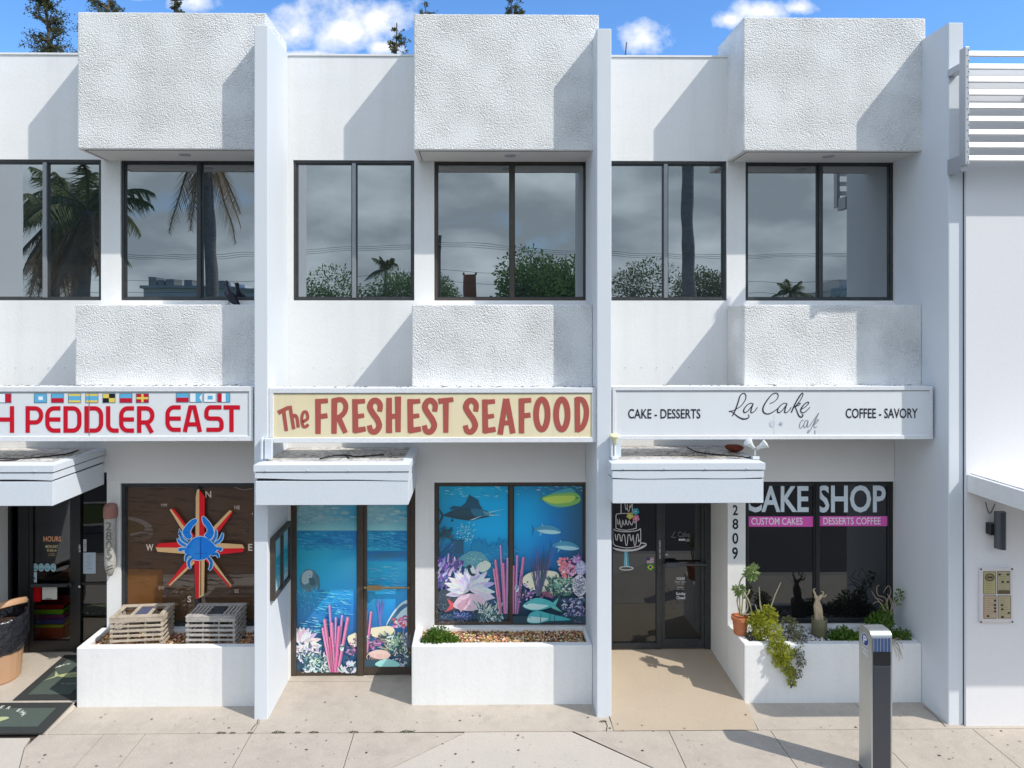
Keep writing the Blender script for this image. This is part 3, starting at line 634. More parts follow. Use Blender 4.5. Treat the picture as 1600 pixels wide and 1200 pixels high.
# cafe
D3 = bays[2]['dy']; cx = [XX(p, D3) for p in (952, 957, 1025, 1033, 1100, 1111.5)]
mb = MB(); mb.box(p2R + 0.002, cx[1] - 0.0, D3 - 0.03, D3 + 0.015, FR, 2.415); mb.box(cx[2], cx[3], D3 - 0.03, D3 + 0.015, FR, 2.415); mb.box(cx[4], bays[2]['door'][1] - 0.002, D3 - 0.03, D3 + 0.015, FR, 2.415)
mb.box(cx[1], cx[2], D3 - 0.026, D3 + 0.015, FR, FR + 0.075); mb.box(cx[1], cx[4], D3 - 0.026, D3 + 0.015, 2.37, 2.415)
cf = mb.build('door_frame', M['darkframe'], bld, bevel=0.003); cf['label'] = 'dark metal door frame of the cafe'
pane(cx[1], cx[2], FR + 0.075, 2.37, D3, M['blackglass'], cf)
mb = MB(); leaf(mb, cx[3] + 0.003, cx[4] - 0.003, FR + 0.01, 2.365, D3 - 0.024, 0.04, 0.11, 0.036); d3 = mb.build('door', M['darkframe'], bld, bevel=0.003); d3['label'] = 'dark glass cafe door with white opening hours'
pane(cx[3] + 0.043, cx[4] - 0.043, FR + 0.12, 2.325, D3, M['blackglass'], d3)
zb3 = ZZ(880.5, D3)
mb = MB(); mb.tube([(cx[3], D3 - 0.07, zb3), (cx[4] + 0.02, D3 - 0.07, zb3)], 0.014, 8); mb.box(cx[3] + 0.04, cx[3] + 0.20, D3 - 0.095, D3 - 0.05, zb3 - 0.03, zb3 + 0.03); mb.box(cx[4] - 0.02, cx[4], D3 - 0.07, D3 - 0.024, zb3 - 0.012, zb3 + 0.012); mb.box(cx[3] + 0.005, cx[3] + 0.025, D3 - 0.07, D3 - 0.024, zb3 - 0.012, zb3 + 0.012)
mb.build('push_bar', M['gunmetal'], d3, bevel=0.004)
# fish shop: black frame, clear glass with the shop room behind
D1 = bays[0]['dy']; fx = [XX(p, D1) for p in (19, 33, 47, 117, 128, 166)]; xe = bays[0]['door'][1]
mb = MB(); mb.box(p0R + 0.002, fx[0], D1 - 0.03, D1 + 0.015, FR, 2.415); mb.box(fx[1] - 0.02, fx[2], D1 - 0.03, D1 + 0.015, FR, 2.415); mb.box(fx[3], fx[4], D1 - 0.035, D1 + 0.015, FR, 2.415); mb.box(xe - 0.06, xe - 0.002, D1 - 0.03, D1 + 0.015, FR, 2.415)
mb.box(fx[4], xe - 0.06, D1 - 0.026, D1 + 0.015, FR, FR + 0.10); mb.box(fx[0], xe - 0.06, D1 - 0.026, D1 + 0.015, 2.37, 2.415); mb.box(fx[4], xe - 0.06, D1 - 0.02, D1 + 0.012, ZZ(909, D1) - 0.015, ZZ(909, D1) + 0.015)
ff = mb.build('door_frame', M['blackframe'], bld, bevel=0.003); ff['label'] = 'black metal door frame of the fish shop'
pane(fx[4], xe - 0.06, FR + 0.10, 2.37, D1, M['clear'], ff)
mb = MB(); leaf(mb, fx[2] + 0.003, fx[3] - 0.003, FR + 0.01, 2.365, D1 - 0.024, 0.045, 0.13, 0.036); d1 = mb.build('door', M['blackframe'], bld, bevel=0.003); d1['label'] = 'glass fish shop door with opening hours and round stickers'
pane(fx[2] + 0.048, fx[3] - 0.048, FR + 0.14, 2.32, D1, M['clear'], d1)
mb = MB(); zb1 = ZZ(909, D1); mb.box(fx[2] + 0.06, fx[3] - 0.0, D1 - 0.08, D1 - 0.06, zb1 - 0.015, zb1 + 0.02); mb.box(fx[3] - 0.05, fx[3] - 0.02, D1 - 0.08, D1 - 0.024, zb1 - 0.015, zb1 + 0.015); mb.tube([(fx[2] + 0.02, D1 - 0.06, 0.35), (fx[2] + 0.02, D1 - 0.06, 0.75)], 0.011, 8); mb.build('push_bar', M['gunmetal'], d1)
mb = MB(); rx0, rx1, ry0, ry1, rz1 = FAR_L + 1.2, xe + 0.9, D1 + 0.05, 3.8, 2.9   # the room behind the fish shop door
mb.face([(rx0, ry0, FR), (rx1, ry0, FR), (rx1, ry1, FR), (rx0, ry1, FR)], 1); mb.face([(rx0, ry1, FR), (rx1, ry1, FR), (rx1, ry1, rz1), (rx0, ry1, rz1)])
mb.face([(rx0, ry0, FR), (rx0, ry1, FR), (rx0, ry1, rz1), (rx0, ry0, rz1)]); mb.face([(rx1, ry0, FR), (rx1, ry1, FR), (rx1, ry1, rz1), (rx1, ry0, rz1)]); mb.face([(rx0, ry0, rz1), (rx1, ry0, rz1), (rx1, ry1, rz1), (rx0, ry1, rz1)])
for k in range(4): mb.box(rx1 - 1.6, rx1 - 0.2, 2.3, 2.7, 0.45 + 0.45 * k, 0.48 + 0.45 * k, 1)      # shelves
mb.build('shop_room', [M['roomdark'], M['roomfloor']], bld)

# poster case on the inner side of the fin beside the seafood door
def finside(px, py):                                    # point of the plane X = p1R + e at a pixel
    d = at(px, py, 0.0) - CAMP; t = (p1R - CAMP.x) / d.x; return CAMP + d * t
ya, yb = finside(421.5, 880).y, -0.03; zA, zB = 1.205, 1.865
mb = MB(); X0 = p1R + 0.001
for (a, b_, c, d) in ((ya, ya + 0.045, zA, zB), (yb - 0.045, yb, zA, zB), (ya + 0.045, yb - 0.045, zB - 0.045, zB), (ya + 0.045, yb - 0.045, zA, zA + 0.045), ((ya + yb) / 2 - 0.02, (ya + yb) / 2 + 0.02, zA + 0.045, zB - 0.045)):
    mb.box(X0, X0 + 0.05, a, b_, c, d)
sw = mb.build('side_window', M['bronze'], bld, bevel=0.003); sw['label'] = 'small two-pane side window with sea picture on the fin'
for a, b_ in ((ya + 0.045, (ya + yb) / 2 - 0.02), ((ya + yb) / 2 + 0.02, yb - 0.045)):
    art = Art(0, fn=lambda u, v, e, a=a, b_=b_: Vector((X0 + 0.02 + e, a + (b_ - a) * u, zB - 0.045 - (zB - zA - 0.09) * v)))
    art.grad([0, 1], [0, .35, .4, .7, 1], [[(150, 190, 200)] * 2, [(110, 185, 205)] * 2, [(30, 150, 180)] * 2, [(60, 165, 185)] * 2, [(190, 215, 220)] * 2])
    rr = random.Random(int(a * 100))
    for k in range(26):
        u, v = rr.random() * 0.8 + .05, .4 + rr.random() * .5; art.stroke([(u, v), (u + .14, v - .02 + rr.random() * .04)], 0.012, rr.choice([(20, 90, 130), (150, 220, 230), (15, 110, 150)]))
    art.build('printed_picture', M['ink'], sw)

# ------------------------------------------------------------------ shop signs
def sign(name, x0, x1, z0, z1, face_m, label, fr=0.05):
    t = thing(name, ((x0 + x1) / 2, SIGNY, z0), label, 'sign')
    mb = MB(); yb = -0.505
    mb.box(x0, x1, SIGNY + 0.012, yb, z0 + 0.002, z1 - 0.002)
    mb.build('cabinet', M['signframe'], t)
    mb = MB(); y0, y1 = SIGNY - 0.004, SIGNY + 0.02
    mb.box(x0 - 0.003, x1 + 0.003, y0, y1, z1 - fr, z1 + 0.003); mb.box(x0 - 0.003, x1 + 0.003, y0, y1, z0 - 0.003, z0 + fr)
    mb.box(x0 - 0.003, x0 + fr * 0.8, y0, y1, z0 + fr, z1 - fr); mb.box(x1 - fr * 0.8, x1 + 0.003, y0, y1, z0 + fr, z1 - fr)
    mb.build('frame', M['signframe'], t, bevel=0.004)
    mb = MB(); mb.face([(x0 + fr * .8, SIGNY + 0.008, z0 + fr), (x1 - fr * .8, SIGNY + 0.008, z0 + fr), (x1 - fr * .8, SIGNY + 0.008, z1 - fr), (x0 + fr * .8, SIGNY + 0.008, z1 - fr)])
    mb.build('sign_face', face_m, t)
    mb = MB(); g = 0.006
    mb.box(x0 + fr * .8 - 0.0, x1 - fr * .8, SIGNY + 0.001, SIGNY + 0.0075, z1 - fr - g, z1 - fr); mb.build('frame_seam', M['greyframe'], t)
    return t
AY = SIGNY + 0.005
s1 = sign('shop_sign', p0R + 0.02, XX(395, SIGNY), ZZ(688, SIGNY), ZZ(604, SIGNY), M['signwhite'], 'white shop sign with red PEDDLER EAST lettering and little signal flags')
s2 = sign('shop_sign', XX(421, SIGNY), XX(931, SIGNY), ZZ(691, SIGNY), ZZ(606.5, SIGNY), M['signcream'], 'cream shop sign with brown-red lettering The FRESHEST SEAFOOD')
s3 = sign('shop_sign', XX(957.5, SIGNY), XX(1457, SIGNY), ZZ(687, SIGNY), ZZ(604.5, SIGNY), M['signwhite'], 'pale cafe sign with dark lettering CAKE - DESSERTS and script in the middle', fr=0.04)

RED = (198, 18, 42)
def peddler():
    a = Art(AY, 0, 600, 4); w = 27; c = RED
    def st(*p, sm=0): a.stroke(list(p), w, c)
    def arc(cx, cy, rx, ry, a0, a1, n=8): return [(cx + rx * math.cos(R(a0 + (a1 - a0) * k / n)), cy + ry * math.sin(R(a0 + (a1 - a0) * k / n))) for k in range(n + 1)]
    def P_(x, r, leg=False):
        st((x, 305), (x, 138)); rr = 38
        st((x, 152), (r - rr, 152), *arc(r - rr, 152 + rr + 4, rr, rr + 4, -90, 0)[1:], *arc(r - rr, 240 - rr - 4, rr, rr + 4, 0, 90), (x, 240))
        if leg: st((x + 45, 240), (r - 2, 305))
    def E_(l, r, t=138, b=305):
        rr = 40; st((r, t + 14), (l + rr, t + 14), *arc(l + rr, t + 14 + rr + 6, rr, rr + 6, -90, -180)[1:], *arc(l + rr, b - 14 - rr - 6, rr, rr + 6, 180, 90), (r, b - 14)); st((l, (t + b) / 2), (r, (t + b) / 2))
    def D_(x, r):
        rr = 40; st((x, 305), (x, 138)); st((x, 152), (r - rr, 152), *arc(r - rr, 152 + rr + 6, rr, rr + 6, -90, 0)[1:], *arc(r - rr, 291 - rr - 6, rr, rr + 6, 0, 90), (x, 291))
    def L_(x, r): rr = 36; st((x, 138), (x, 291 - rr), *arc(x + rr, 291 - rr, rr, rr, 180, 90)[1:], (r, 291))
    st((75, 305), (75, 138)); st((-22, 305), (-22, 138)); st((-22, 222), (75, 222))                # ...H
    def S_(l, r, t, b):
        rr = 24; m = (t + b) / 2
        st((r, t + 14), (l + rr, t + 14), *arc(l + rr, t + 14 + 34, rr, 34, -90, -180)[1:], *arc(l + rr, m - 18, rr, 18, 180, 90), (r - rr, m), *arc(r - rr, m + 34, rr, 34, -90, 0), *arc(r - rr, b - 14 - 18, rr, 18, 0, 90), (l, b - 14))
    S_(-165, -60, 138, 305); st((-200, 305), (-200, 138)); st((-330, 305), (-330, 138)); st((-330, 152), (-240, 152)); st((-330, 222), (-250, 222))
    a.build('lettering', M['paintink'], s1); a = Art(AY, 0, 600, 4)
    P_(173, 257); E_(296, 378); D_(410, 496); D_(541, 632); L_(676, 742); E_(758, 838); P_(870, 952, True)
    a.build('lettering', M['paintink'], s1); a = Art(AY, 0, 600, 4)
    E_(1047, 1130, 132, 300); st((1155, 300), (1192, 138)); st((1250, 300), (1213, 138)); st((1182, 146), (1223, 146)); st((1175, 252), (1232, 252))
    S_(1290, 1385, 132, 300); st((1397, 146), (1500, 146)); st((1447, 146), (1447, 300))
    a.build('lettering', M['paintink'], s1)
    BL, WH, YE, RD, BK = (95, 175, 215), (232, 238, 242), (228, 205, 95), (190, 25, 50), (30, 30, 30)
    def flag(u, kind, v0=62):
        f = Art(AY - 0.0004, 0, 600, 4); u1, v1 = u + 74, v0 + 53
        f.rect(u - 3, v0 - 3, u1 + 3, v1 + 3, (70, 105, 130))
        f.rect(u, v0, u1, v1, WH)
        if kind == 'H': f.rect(u + 37, v0, u1, v1, RD)
        if kind == 'P': f.rect(u, v0, u1, v1, BL); f.rect(u + 24, v0 + 16, u + 52, v0 + 38, WH)
        if kind == 'E': f.rect(u, v0, u1, v0 + 26, BL); f.rect(u, v0 + 26, u1, v1, RD)
        if kind == 'D': f.rect(u, v0, u1, v1, YE); f.rect(u, v0 + 13, u1, v1 - 13, BL)
        if kind == 'L': f.rect(u, v0, u1, v1, YE); f.rect(u + 37, v0, u1, v0 + 26, BK); f.rect(u, v0 + 26, u + 37, v1, BK)
        if kind == 'R': f.rect(u, v0, u1, v1, RD); f.rect(u + 30, v0, u + 44, v1, YE); f.rect(u, v0 + 20, u1, v0 + 33, YE)
        if kind == 'A': f.poly([(u + 34, v1), (u1, v1), (u1 - 16, v0 + 26), (u1, v0), (u + 34, v0)], BL)
        if kind == 'S': f.rect(u + 22, v0 + 14, u + 54, v0 + 38, BL)
        if kind == 'T': f.rect(u, v0, u + 25, v1, RD); f.rect(u + 49, v0, u1, v1, BL)
        f.build('signal_flag', M['paintink'], s1)
    for u, k in ((-6, 'H'), (216, 'P'), (322, 'E'), (429, 'D'), (537, 'D'), (644, 'L'), (750, 'E'), (853, 'R'), (1103, 'E'), (1188, 'A'), (1275, 'S'), (1361, 'T')): flag(u, k, 62 if u < 1000 else 59)
    g = MB(); x = XX(139.5, AY); g.box(x - 0.003, x + 0.003, AY - 0.002, AY + 0.001, ZZ(680, AY), ZZ(611, AY)); g.build('panel_seam', M['greyframe'], s1)
peddler()

def freshest():
    a = Art(AY, 400, 600, 4); c = (172, 88, 80)
    def st(pts, w, sm=0, closed=False): a.stroke(pts, [x * .92 for x in w] if isinstance(w, list) else w * .92, c, sm, closed)
    def E(x, d=0):
        st([(x, 94 + d), (x + 4, 303 + d)], [37, 40]); st([(x - 10, 112 + d), (x + 64, 106 + d)], [34, 30]); st([(x, 205 + d), (x + 58, 196 + d)], [34, 28]); st([(x - 6, 292 + d), (x + 68, 280 + d)], [38, 34])
    def S(x, d=0): st([(x + 55, 172 + d), (x + 58, 130 + d), (x + 36, 104 + d), (x + 8, 110 + d), (x - 6, 145 + d), (x + 14, 185 + d), (x + 40, 222 + d), (x + 52, 262 + d), (x + 32, 296 + d), (x + 2, 294 + d), (x - 10, 258 + d)], [34, 38, 40, 40, 40, 38, 34], 5)
    st([(388, 94), (388, 312)], [40, 36]); st([(374, 110), (450, 104)], [36, 30]); st([(388, 205), (447, 197)], 34)
    st([(490, 92), (488, 310)], [40, 36]); st([(482, 104), (535, 98), (560, 128), (556, 170), (525, 204), (488, 214)], 34, 4); st([(515, 208), (560, 305)], [38, 32])
    E(618); S(718)
    st([(832, 86), (832, 306)], [38, 42]); st([(888, 78), (888, 300)], [42, 36]); st([(832, 205), (888, 198)], 34)
    E(963); S(1062)
    st([(1187, 100), (1187, 304)], [40, 34]); st([(1140, 108), (1234, 96)], [38, 30])
    a.build('lettering', M['paintink'], s2); a = Art(AY, 400, 600, 4)
    S(1318); E(1430, 2)
    st([(1526, 316), (1562, 92)], [38, 36]); st([(1606, 308), (1566, 92)], [38, 36]); st([(1542, 245), (1592, 240)], 32)
    st([(1660, 92), (1660, 308)], [40, 36]); st([(1648, 106), (1720, 100)], [36, 30]); st([(1660, 200), (1716, 193)], 34)
    for x in (1787, 1912): a.stroke([(x + 36 * math.cos(t), 190 + 94 * math.sin(t)) for t in [2 * math.pi * k / 24 for k in range(24)]], 36, c, 0, True)
    st([(2008, 84), (2010, 300)], [38, 36]); st([(2000, 96), (2040, 100), (2064, 150), (2062, 215), (2040, 268), (2004, 290)], 36, 4)
    a.build('lettering', M['paintink'], s2); a = Art(AY, 400, 600, 4)
    st([(172, 165), (190, 294)], [26, 24]); st([(138, 180), (204, 146)], [30, 24])
    st([(212, 136), (236, 282)], 24); st([(222, 222), (240, 196), (256, 212), (264, 272)], 22, 4)
    st([(288, 238), (322, 216), (316, 178), (296, 178), (286, 215), (292, 258), (308, 268), (328, 252)], 21, 4)
    a.build('lettering', M['paintink'], s2)
freshest()

def lacake():
    a = Art(AY, 1120, 600, 8.889); c = (40, 40, 52)
    st = lambda p, w, col=c: a.stroke(p, w, col, 6)
    st([(172, 378), (205, 374), (262, 352), (345, 296), (402, 205), (400, 146), (368, 128), (326, 162), (294, 262), (262, 352), (234, 412), (214, 448)], [9, 9, 9, 10, 12, 12, 11, 16, 17, 15, 10])
    st([(176, 380), (220, 392), (290, 450), (360, 484), (425, 478), (450, 448), (436, 420)], [10, 10, 16, 20, 16, 12, 9]); a.ell(180, 379, 12, 8, c)
    def A(dx):
        st([(510 + dx, 274), (465 + dx, 266), (405 + dx, 310), (374 + dx, 365), (388 + dx, 398), (432 + dx, 374), (484 + dx, 308), (508 + dx, 272)], [9, 10, 14, 16, 12, 9, 9]); st([(506 + dx, 274), (482 + dx, 340), (474 + dx, 388), (494 + dx, 398), (530 + dx, 372), (566 + dx, 322)], [14, 16, 14, 10, 9])
    A(0)
    a.build('script_lettering', M['paintink'], s3); a = Art(AY, 1120, 600, 8.889)
    st([(736, 270), (792, 248), (846, 196), (852, 146), (820, 126), (762, 150), (690, 240), (644, 330), (652, 392), (706, 416), (776, 392), (846, 340)], [9, 9, 10, 12, 12, 14, 16, 18, 16, 12, 9])
    A(470)
    st([(1036, 396), (1096, 262), (1160, 156), (1188, 126), (1198, 146), (1168, 214), (1108, 290), (1062, 332)], [16, 16, 12, 9, 9]); st([(1070, 330), (1120, 285), (1158, 262), (1150, 290), (1096, 316), (1112, 370), (1142, 440), (1176, 460), (1198, 436), (1186, 418)], [9, 10, 10, 10, 14, 18, 16, 11])
    st([(1176, 350), (1236, 312), (1280, 262), (1258, 252), (1206, 292), (1168, 354), (1180, 396), (1226, 390), (1296, 322)], [9, 10, 11, 12, 16, 16, 11, 9])
    a.build('script_lettering', M['paintink'], s3); a = Art(AY, 1120, 600, 8.889)
    g = (128, 130, 142)
    for p in ([(1208, 508), (1188, 500), (1158, 548), (1150, 600), (1176, 608), (1206, 566)], [(1262, 512), (1236, 506), (1212, 560), (1216, 604), (1244, 586), (1270, 512), (1258, 596), (1284, 588)], [(1284, 588), (1370, 470), (1416, 406), (1400, 440), (1336, 570), (1296, 646), (1264, 680), (1276, 636)], [(1346, 570), (1392, 532), (1414, 498), (1386, 502), (1354, 566), (1360, 610), (1392, 588)], [(1364, 640), (1364, 700)]): st(p, 8, g)
    a.build('script_lettering', M['paintink'], s3); a = Art(AY, 1120, 600, 8.889)
    for k in range(6):
        t = k * 1.05; a.stroke([(888, 555), (888 + 34 * math.cos(t), 555 + 38 * math.sin(t))], [10, 5], (165, 168, 182))
    a.ell(770, 555, 34, 44, (205, 212, 220)); a.stroke([(796, 420), (796, 716)], 2.5, (170, 178, 188))
    a.build('flower_mark', M['paintink'], s3)
    a = Art(AY); a.text('CAKE - DESSERTS', 981.5, 639, 1094.5, 654, c, 0.012); a.build('lettering', M['paintink'], s3)
    a = Art(AY); a.text('COFFEE - SAVORY', 1321.5, 638, 1434, 653.5, c, 0.012); a.build('lettering', M['paintink'], s3)
lacake()

# ------------------------------------------------------------------ artwork on the windows
rnd = random.Random(7)
MU = GY - 0.0035
def jit(c, d=18): return tuple(max(0, min(255, x + rnd.randint(-d, d))) for x in c)
def coral_spikes(a, u, v, r, n, cols, ln=40, w=9, spread=math.pi, base=None):
    if base: a.ell(u, v, r, r * .75, base, 18)
    for k in range(n):
        ang = -math.pi / 2 + (rnd.random() - .5) * spread * 1.4; rr = r * math.sqrt(rnd.random())
        p = (u + rr * math.cos(ang * 1.0 + rnd.random() * 6), v + rr * .75 * math.sin(ang + rnd.random() * 6)); l = ln * (.6 + .6 * rnd.random()); b = ang + (rnd.random() - .5) * .8
        q = (p[0] + l * math.cos(b), p[1] + l * math.sin(b)); m = ((p[0] + q[0]) / 2 + rnd.uniform(-4, 4), (p[1] + q[1]) / 2)
        a.stroke([p, m, q], [w, w * .8, w * .35], jit(rnd.choice(cols)))
def brain(a, u, v, rx, ry, c0, c1, n=40):
    a.ell(u, v, rx, ry, c0, 22)
    for k in range(n):
        t = rnd.random() * 6.28; rr = math.sqrt(rnd.random()) * .85; x, y = u + rx * rr * math.cos(t), v + ry * rr * math.sin(t)
        a.stroke([(x, y), (x + rnd.uniform(-14, 14), y + rnd.uniform(-10, 10)), (x + rnd.uniform(-20, 20), y + rnd.uniform(-14, 14))], 4, jit(c1), 3)
def petals(a, u, v, r, n, cols, a0=-math.pi, a1=0):
    for k in range(n):
        t = a0 + (a1 - a0) * (k + .5) / n + rnd.uniform(-.1, .1); l = r * rnd.uniform(.75, 1.05); c = jit(rnd.choice(cols), 12)
        ex, ey = u + l * math.cos(t), v + l * math.sin(t); nx, ny = -math.sin(t), math.cos(t); w = r * .14
        a.blob([(u, v), (u + .55 * (ex - u) + nx * w, v + .55 * (ey - v) + ny * w), (ex + nx * w * .5, ey + ny * w * .5), (ex, ey), (u + .55 * (ex - u) - nx * w, v + .55 * (ey - v) - ny * w)], c, 3)
        a.stroke([(u, v), (ex, ey)], [2, 4, 2], tuple(int(x * .72) for x in c))
def tubes(a, lst, base):
    for (u, v, bu, w, c) in lst:
        d = tuple(int(x * .62) for x in c)
        a.stroke([(bu, base), ((bu + u) / 2, (base + v) / 2), (u, v)], [w * .7, w, w], d, 3); a.ell(u, v, w / 2, w * .55, d, 12)
        a.stroke([(bu - w * .12, base), ((bu + u) / 2 - w * .14, (base + v) / 2), (u - w * .14, v)], [w * .35, w * .55, w * .55], c, 3); a.ell(u - w * .1, v, w * .3, w * .4, tuple(min(255, x + 35) for x in c), 10)
        for k in range(int((base - v) / 9)):
            t = rnd.random(); a.ell(bu + (u - bu) * t + rnd.uniform(-w * .35, w * .35), base + (v - base) * t, w * .09, w * .09, tuple(min(255, x + 50) for x in c), 6)
def fish(a, pts, col, back=None, belly=None, tail=None):
    if tail: a.poly(tail, back or col)
    a.blob(pts, col, 4)
def waves(a, u0, v0, u1, v1, n, cols, l=30, w=3):
    for k in range(n):
        u, v = rnd.uniform(u0, u1 - l), rnd.uniform(v0, v1); ll = l * rnd.uniform(.4, 1.2)
        a.stroke([(u, v), (u + ll * .3, v - 3), (u + ll * .6, v + 2), (min(u + ll, u1), v - 1)], [1, w, 1], jit(rnd.choice(cols), 12))

def reef_window(parent):
    K = 5.0; pans = ((52, 60, 618, 1125), (654, 60, 1222, 1125))
    a = Art(MU, 670, 745, K); a.gain = 1.45; a.haze = 0.13; a.clip = (52, 60, 1222, 1125)
    T, C, B, DK, BT = (18, 128, 160), (0, 150, 205), (14, 110, 180), (38, 62, 98), (40, 45, 78)
    for (u0, v0, u1, v1) in pans:
        if u0 < 300: a.grad([u0, 200, 400, 618], [v0, 200, 420, 640, 850, v1], [[T, (20, 140, 172), (16, 150, 185), (10, 130, 170)], [(20, 125, 160), (8, 135, 180), (2, 148, 200), (0, 148, 200)], [(20, 100, 140), (6, 128, 175), (2, 150, 205), (0, 160, 215)], [(24, 60, 100), (20, 90, 135), (6, 115, 165), (6, 120, 175)], [(40, 40, 75), (40, 50, 85), (20, 70, 115), (20, 85, 135)], [(28, 30, 45), BT, BT, (40, 34, 60)]])
        else: a.grad([u0, 800, 960, 1100, u1], [v0, 200, 420, 640, 850, v1], [[(14, 120, 160), (16, 105, 150), (22, 90, 125), (30, 85, 110), (34, 75, 100)], [(0, 145, 200), (2, 140, 195), (14, 110, 165), (30, 85, 125), (36, 68, 100)], [(0, 158, 212), (0, 145, 205), (10, 110, 180), (30, 80, 125), (40, 62, 92)], [(4, 120, 180), (8, 110, 178), (12, 95, 165), (26, 72, 120), (40, 58, 92)], [(30, 60, 105), (30, 60, 110), (30, 60, 110), (40, 52, 90), (44, 50, 82)], [(35, 28, 40), (36, 26, 38), (40, 32, 45), (44, 38, 55), (40, 40, 66)]])
    for k in range(120):
        u = rnd.uniform(60, 1200); v = 62 + rnd.random() ** 2 * 95; a.stroke([(u, v), (u + rnd.uniform(8, 22), v - rnd.uniform(-3, 7)), (u + rnd.uniform(24, 46), v + rnd.uniform(-3, 5))], [1, rnd.uniform(2, 6), 1], jit(rnd.choice([(205, 232, 238), (120, 200, 215), (70, 170, 195), (10, 95, 130)])))
    # billfish
    dk, md = (34, 28, 38), (40, 86, 112)
    a.poly([(120, 300), (80, 245), (58, 205), (92, 290), (100, 305), (60, 392), (88, 372)], dk)
    a.blob([(118, 302), (150, 278), (230, 248), (330, 238), (410, 252), (480, 278), (520, 292), (470, 312), (400, 326), (330, 342), (240, 332), (160, 316)], dk, 4)
    a.blob([(330, 246), (410, 254), (480, 280), (520, 291), (470, 306), (400, 312), (350, 300)], md, 4)
    a.poly([(162, 246), (190, 226), (250, 232), (285, 205), (315, 138), (350, 160), (386, 178), (396, 215), (420, 250), (300, 248), (175, 256)], (30, 52, 76))
    a.stroke([(470, 278), (540, 262), (606, 246)], [14, 6, 1], (110, 185, 205)); a.stroke([(470, 300), (560, 296)], [10, 2], (140, 200, 215))
    a.poly([(180, 325), (172, 356), (196, 340)], dk); a.stroke([(410, 306), (350, 330), (318, 340)], [3, 10, 1], (160, 185, 195))
    for k in range(13): a.stroke([(205 + k * 18, 262 - (4 if 4 < k < 10 else 0)), (203 + k * 18, 300)], [1.5, 3, 1], (66, 120, 145))
    for k in range(12): a.stroke([(425 + k * 8, 268 + k * 2), (445 + k * 6, 300)], [2, 4, 1], jit((150, 205, 215)))
    # dolphin fish
    a.poly([(890, 165), (858, 105), (872, 150), (862, 200), (876, 190)], (60, 120, 105))
    a.blob([(884, 168), (930, 142), (1000, 130), (1080, 122), (1140, 122), (1178, 150), (1182, 188), (1150, 212), (1080, 232), (1000, 236), (930, 212)], (120, 168, 62), 4)
    a.blob([(890, 172), (960, 152), (1060, 146), (1140, 150), (1120, 190), (1050, 205), (960, 206)], (178, 196, 58), 4)
    a.poly([(940, 140), (980, 118), (1060, 92), (1110, 84), (1150, 116), (1100, 122), (1000, 130)], (70, 140, 150)); a.ell(1160, 164, 9, 8, (20, 40, 40), 10); a.ell(1163, 161, 3, 3, (220, 230, 220), 8)
    a.stroke([(900, 190), (980, 225), (1080, 232)], [3, 8, 2], (90, 165, 170))
    for dx, dy in ((0, 0), (142, 126)):          # two tunas
        a.poly([(822 + dx, 410 + dy), (800 + dx, 362 + dy), (812 + dx, 410 + dy), (802 + dx, 470 + dy)], (26, 70, 110))
        a.blob([(820 + dx, 410 + dy), (880 + dx, 380 + dy), (950 + dx, 378 + dy), (1010 + dx, 405 + dy), (1034 + dx, 434 + dy), (990 + dx, 448 + dy), (920 + dx, 446 + dy), (860 + dx, 430 + dy)], (70, 135, 165), 4)
        a.blob([(850 + dx, 418 + dy), (920 + dx, 412 + dy), (990 + dx, 420 + dy), (1030 + dx, 434 + dy), (980 + dx, 446 + dy), (900 + dx, 440 + dy)], (175, 215, 222), 4)
        a.poly([(880 + dx, 384 + dy), (884 + dx, 364 + dy), (896 + dx, 380 + dy)], (120, 180, 200)); a.poly([(870 + dx, 436 + dy), (862 + dx, 466 + dy), (884 + dx, 442 + dy)], (120, 180, 200)); a.ell(1012 + dx, 424 + dy, 3.5, 3.5, (15, 25, 35), 8)
    # left side: soft coral, ghost reef, wreck
    for k in range(120): 
        u, v = 290 + rnd.gauss(0, 34), 435 + rnd.gauss(0, 38); a.ell(u, v, rnd.uniform(3, 8), rnd.uniform(3, 7), jit(rnd.choice([(90, 180, 205), (40, 140, 175), (130, 200, 215)])), 8)
    coral_spikes(a, 120, 450, 50, 50, [(40, 50, 60), (20, 34, 44), (60, 70, 70)], 50, 8)
    a.rect(175, 490, 270, 600, (34, 62, 92)); a.stroke([(170, 488), (285, 496)], 5, (20, 46, 70))
    for k in range(60):
        u, v = rnd.uniform(60, 180), rnd.uniform(520, 690); a.stroke([(u, v), (u + 34, v - 42)], [3, 5, 2], jit(rnd.choice([(70, 105, 175), (40, 60, 120), (20, 36, 80), (95, 120, 180)])))
    # ghost coral on the horizon
    for k in range(16): a.blob([(330 + k * 20, 640), (345 + k * 20, 560 - rnd.random() * 90), (375 + k * 20, 570 - rnd.random() * 60), (390 + k * 20, 640)], (12, 112, 160), 3)
    waves(a, 400, 560, 760, 820, 60, [(60, 170, 200), (100, 190, 215), (15, 90, 140)], 40, 3)
    # big grouper
    a.poly([(240, 640), (190, 610), (205, 650), (195, 690)], (30, 60, 75)); a.blob([(225, 650), (270, 605), (340, 578), (410, 590), (460, 640), (486, 690), (440, 742), (380, 738), (310, 710), (260, 690)], (84, 140, 150), 4)
    a.blob([(370, 700), (420, 655), (465, 660), (484, 692), (440, 736), (395, 734)], (196, 200, 182), 4)
    for k in range(130): a.ell(rnd.gauss(355, 48), rnd.gauss(650, 30), 2.6, 2.6, jit(rnd.choice([(140, 185, 190), (60, 110, 125), (175, 205, 200)])), 6)
    a.ell(420, 655, 6, 6, (20, 30, 35), 8)
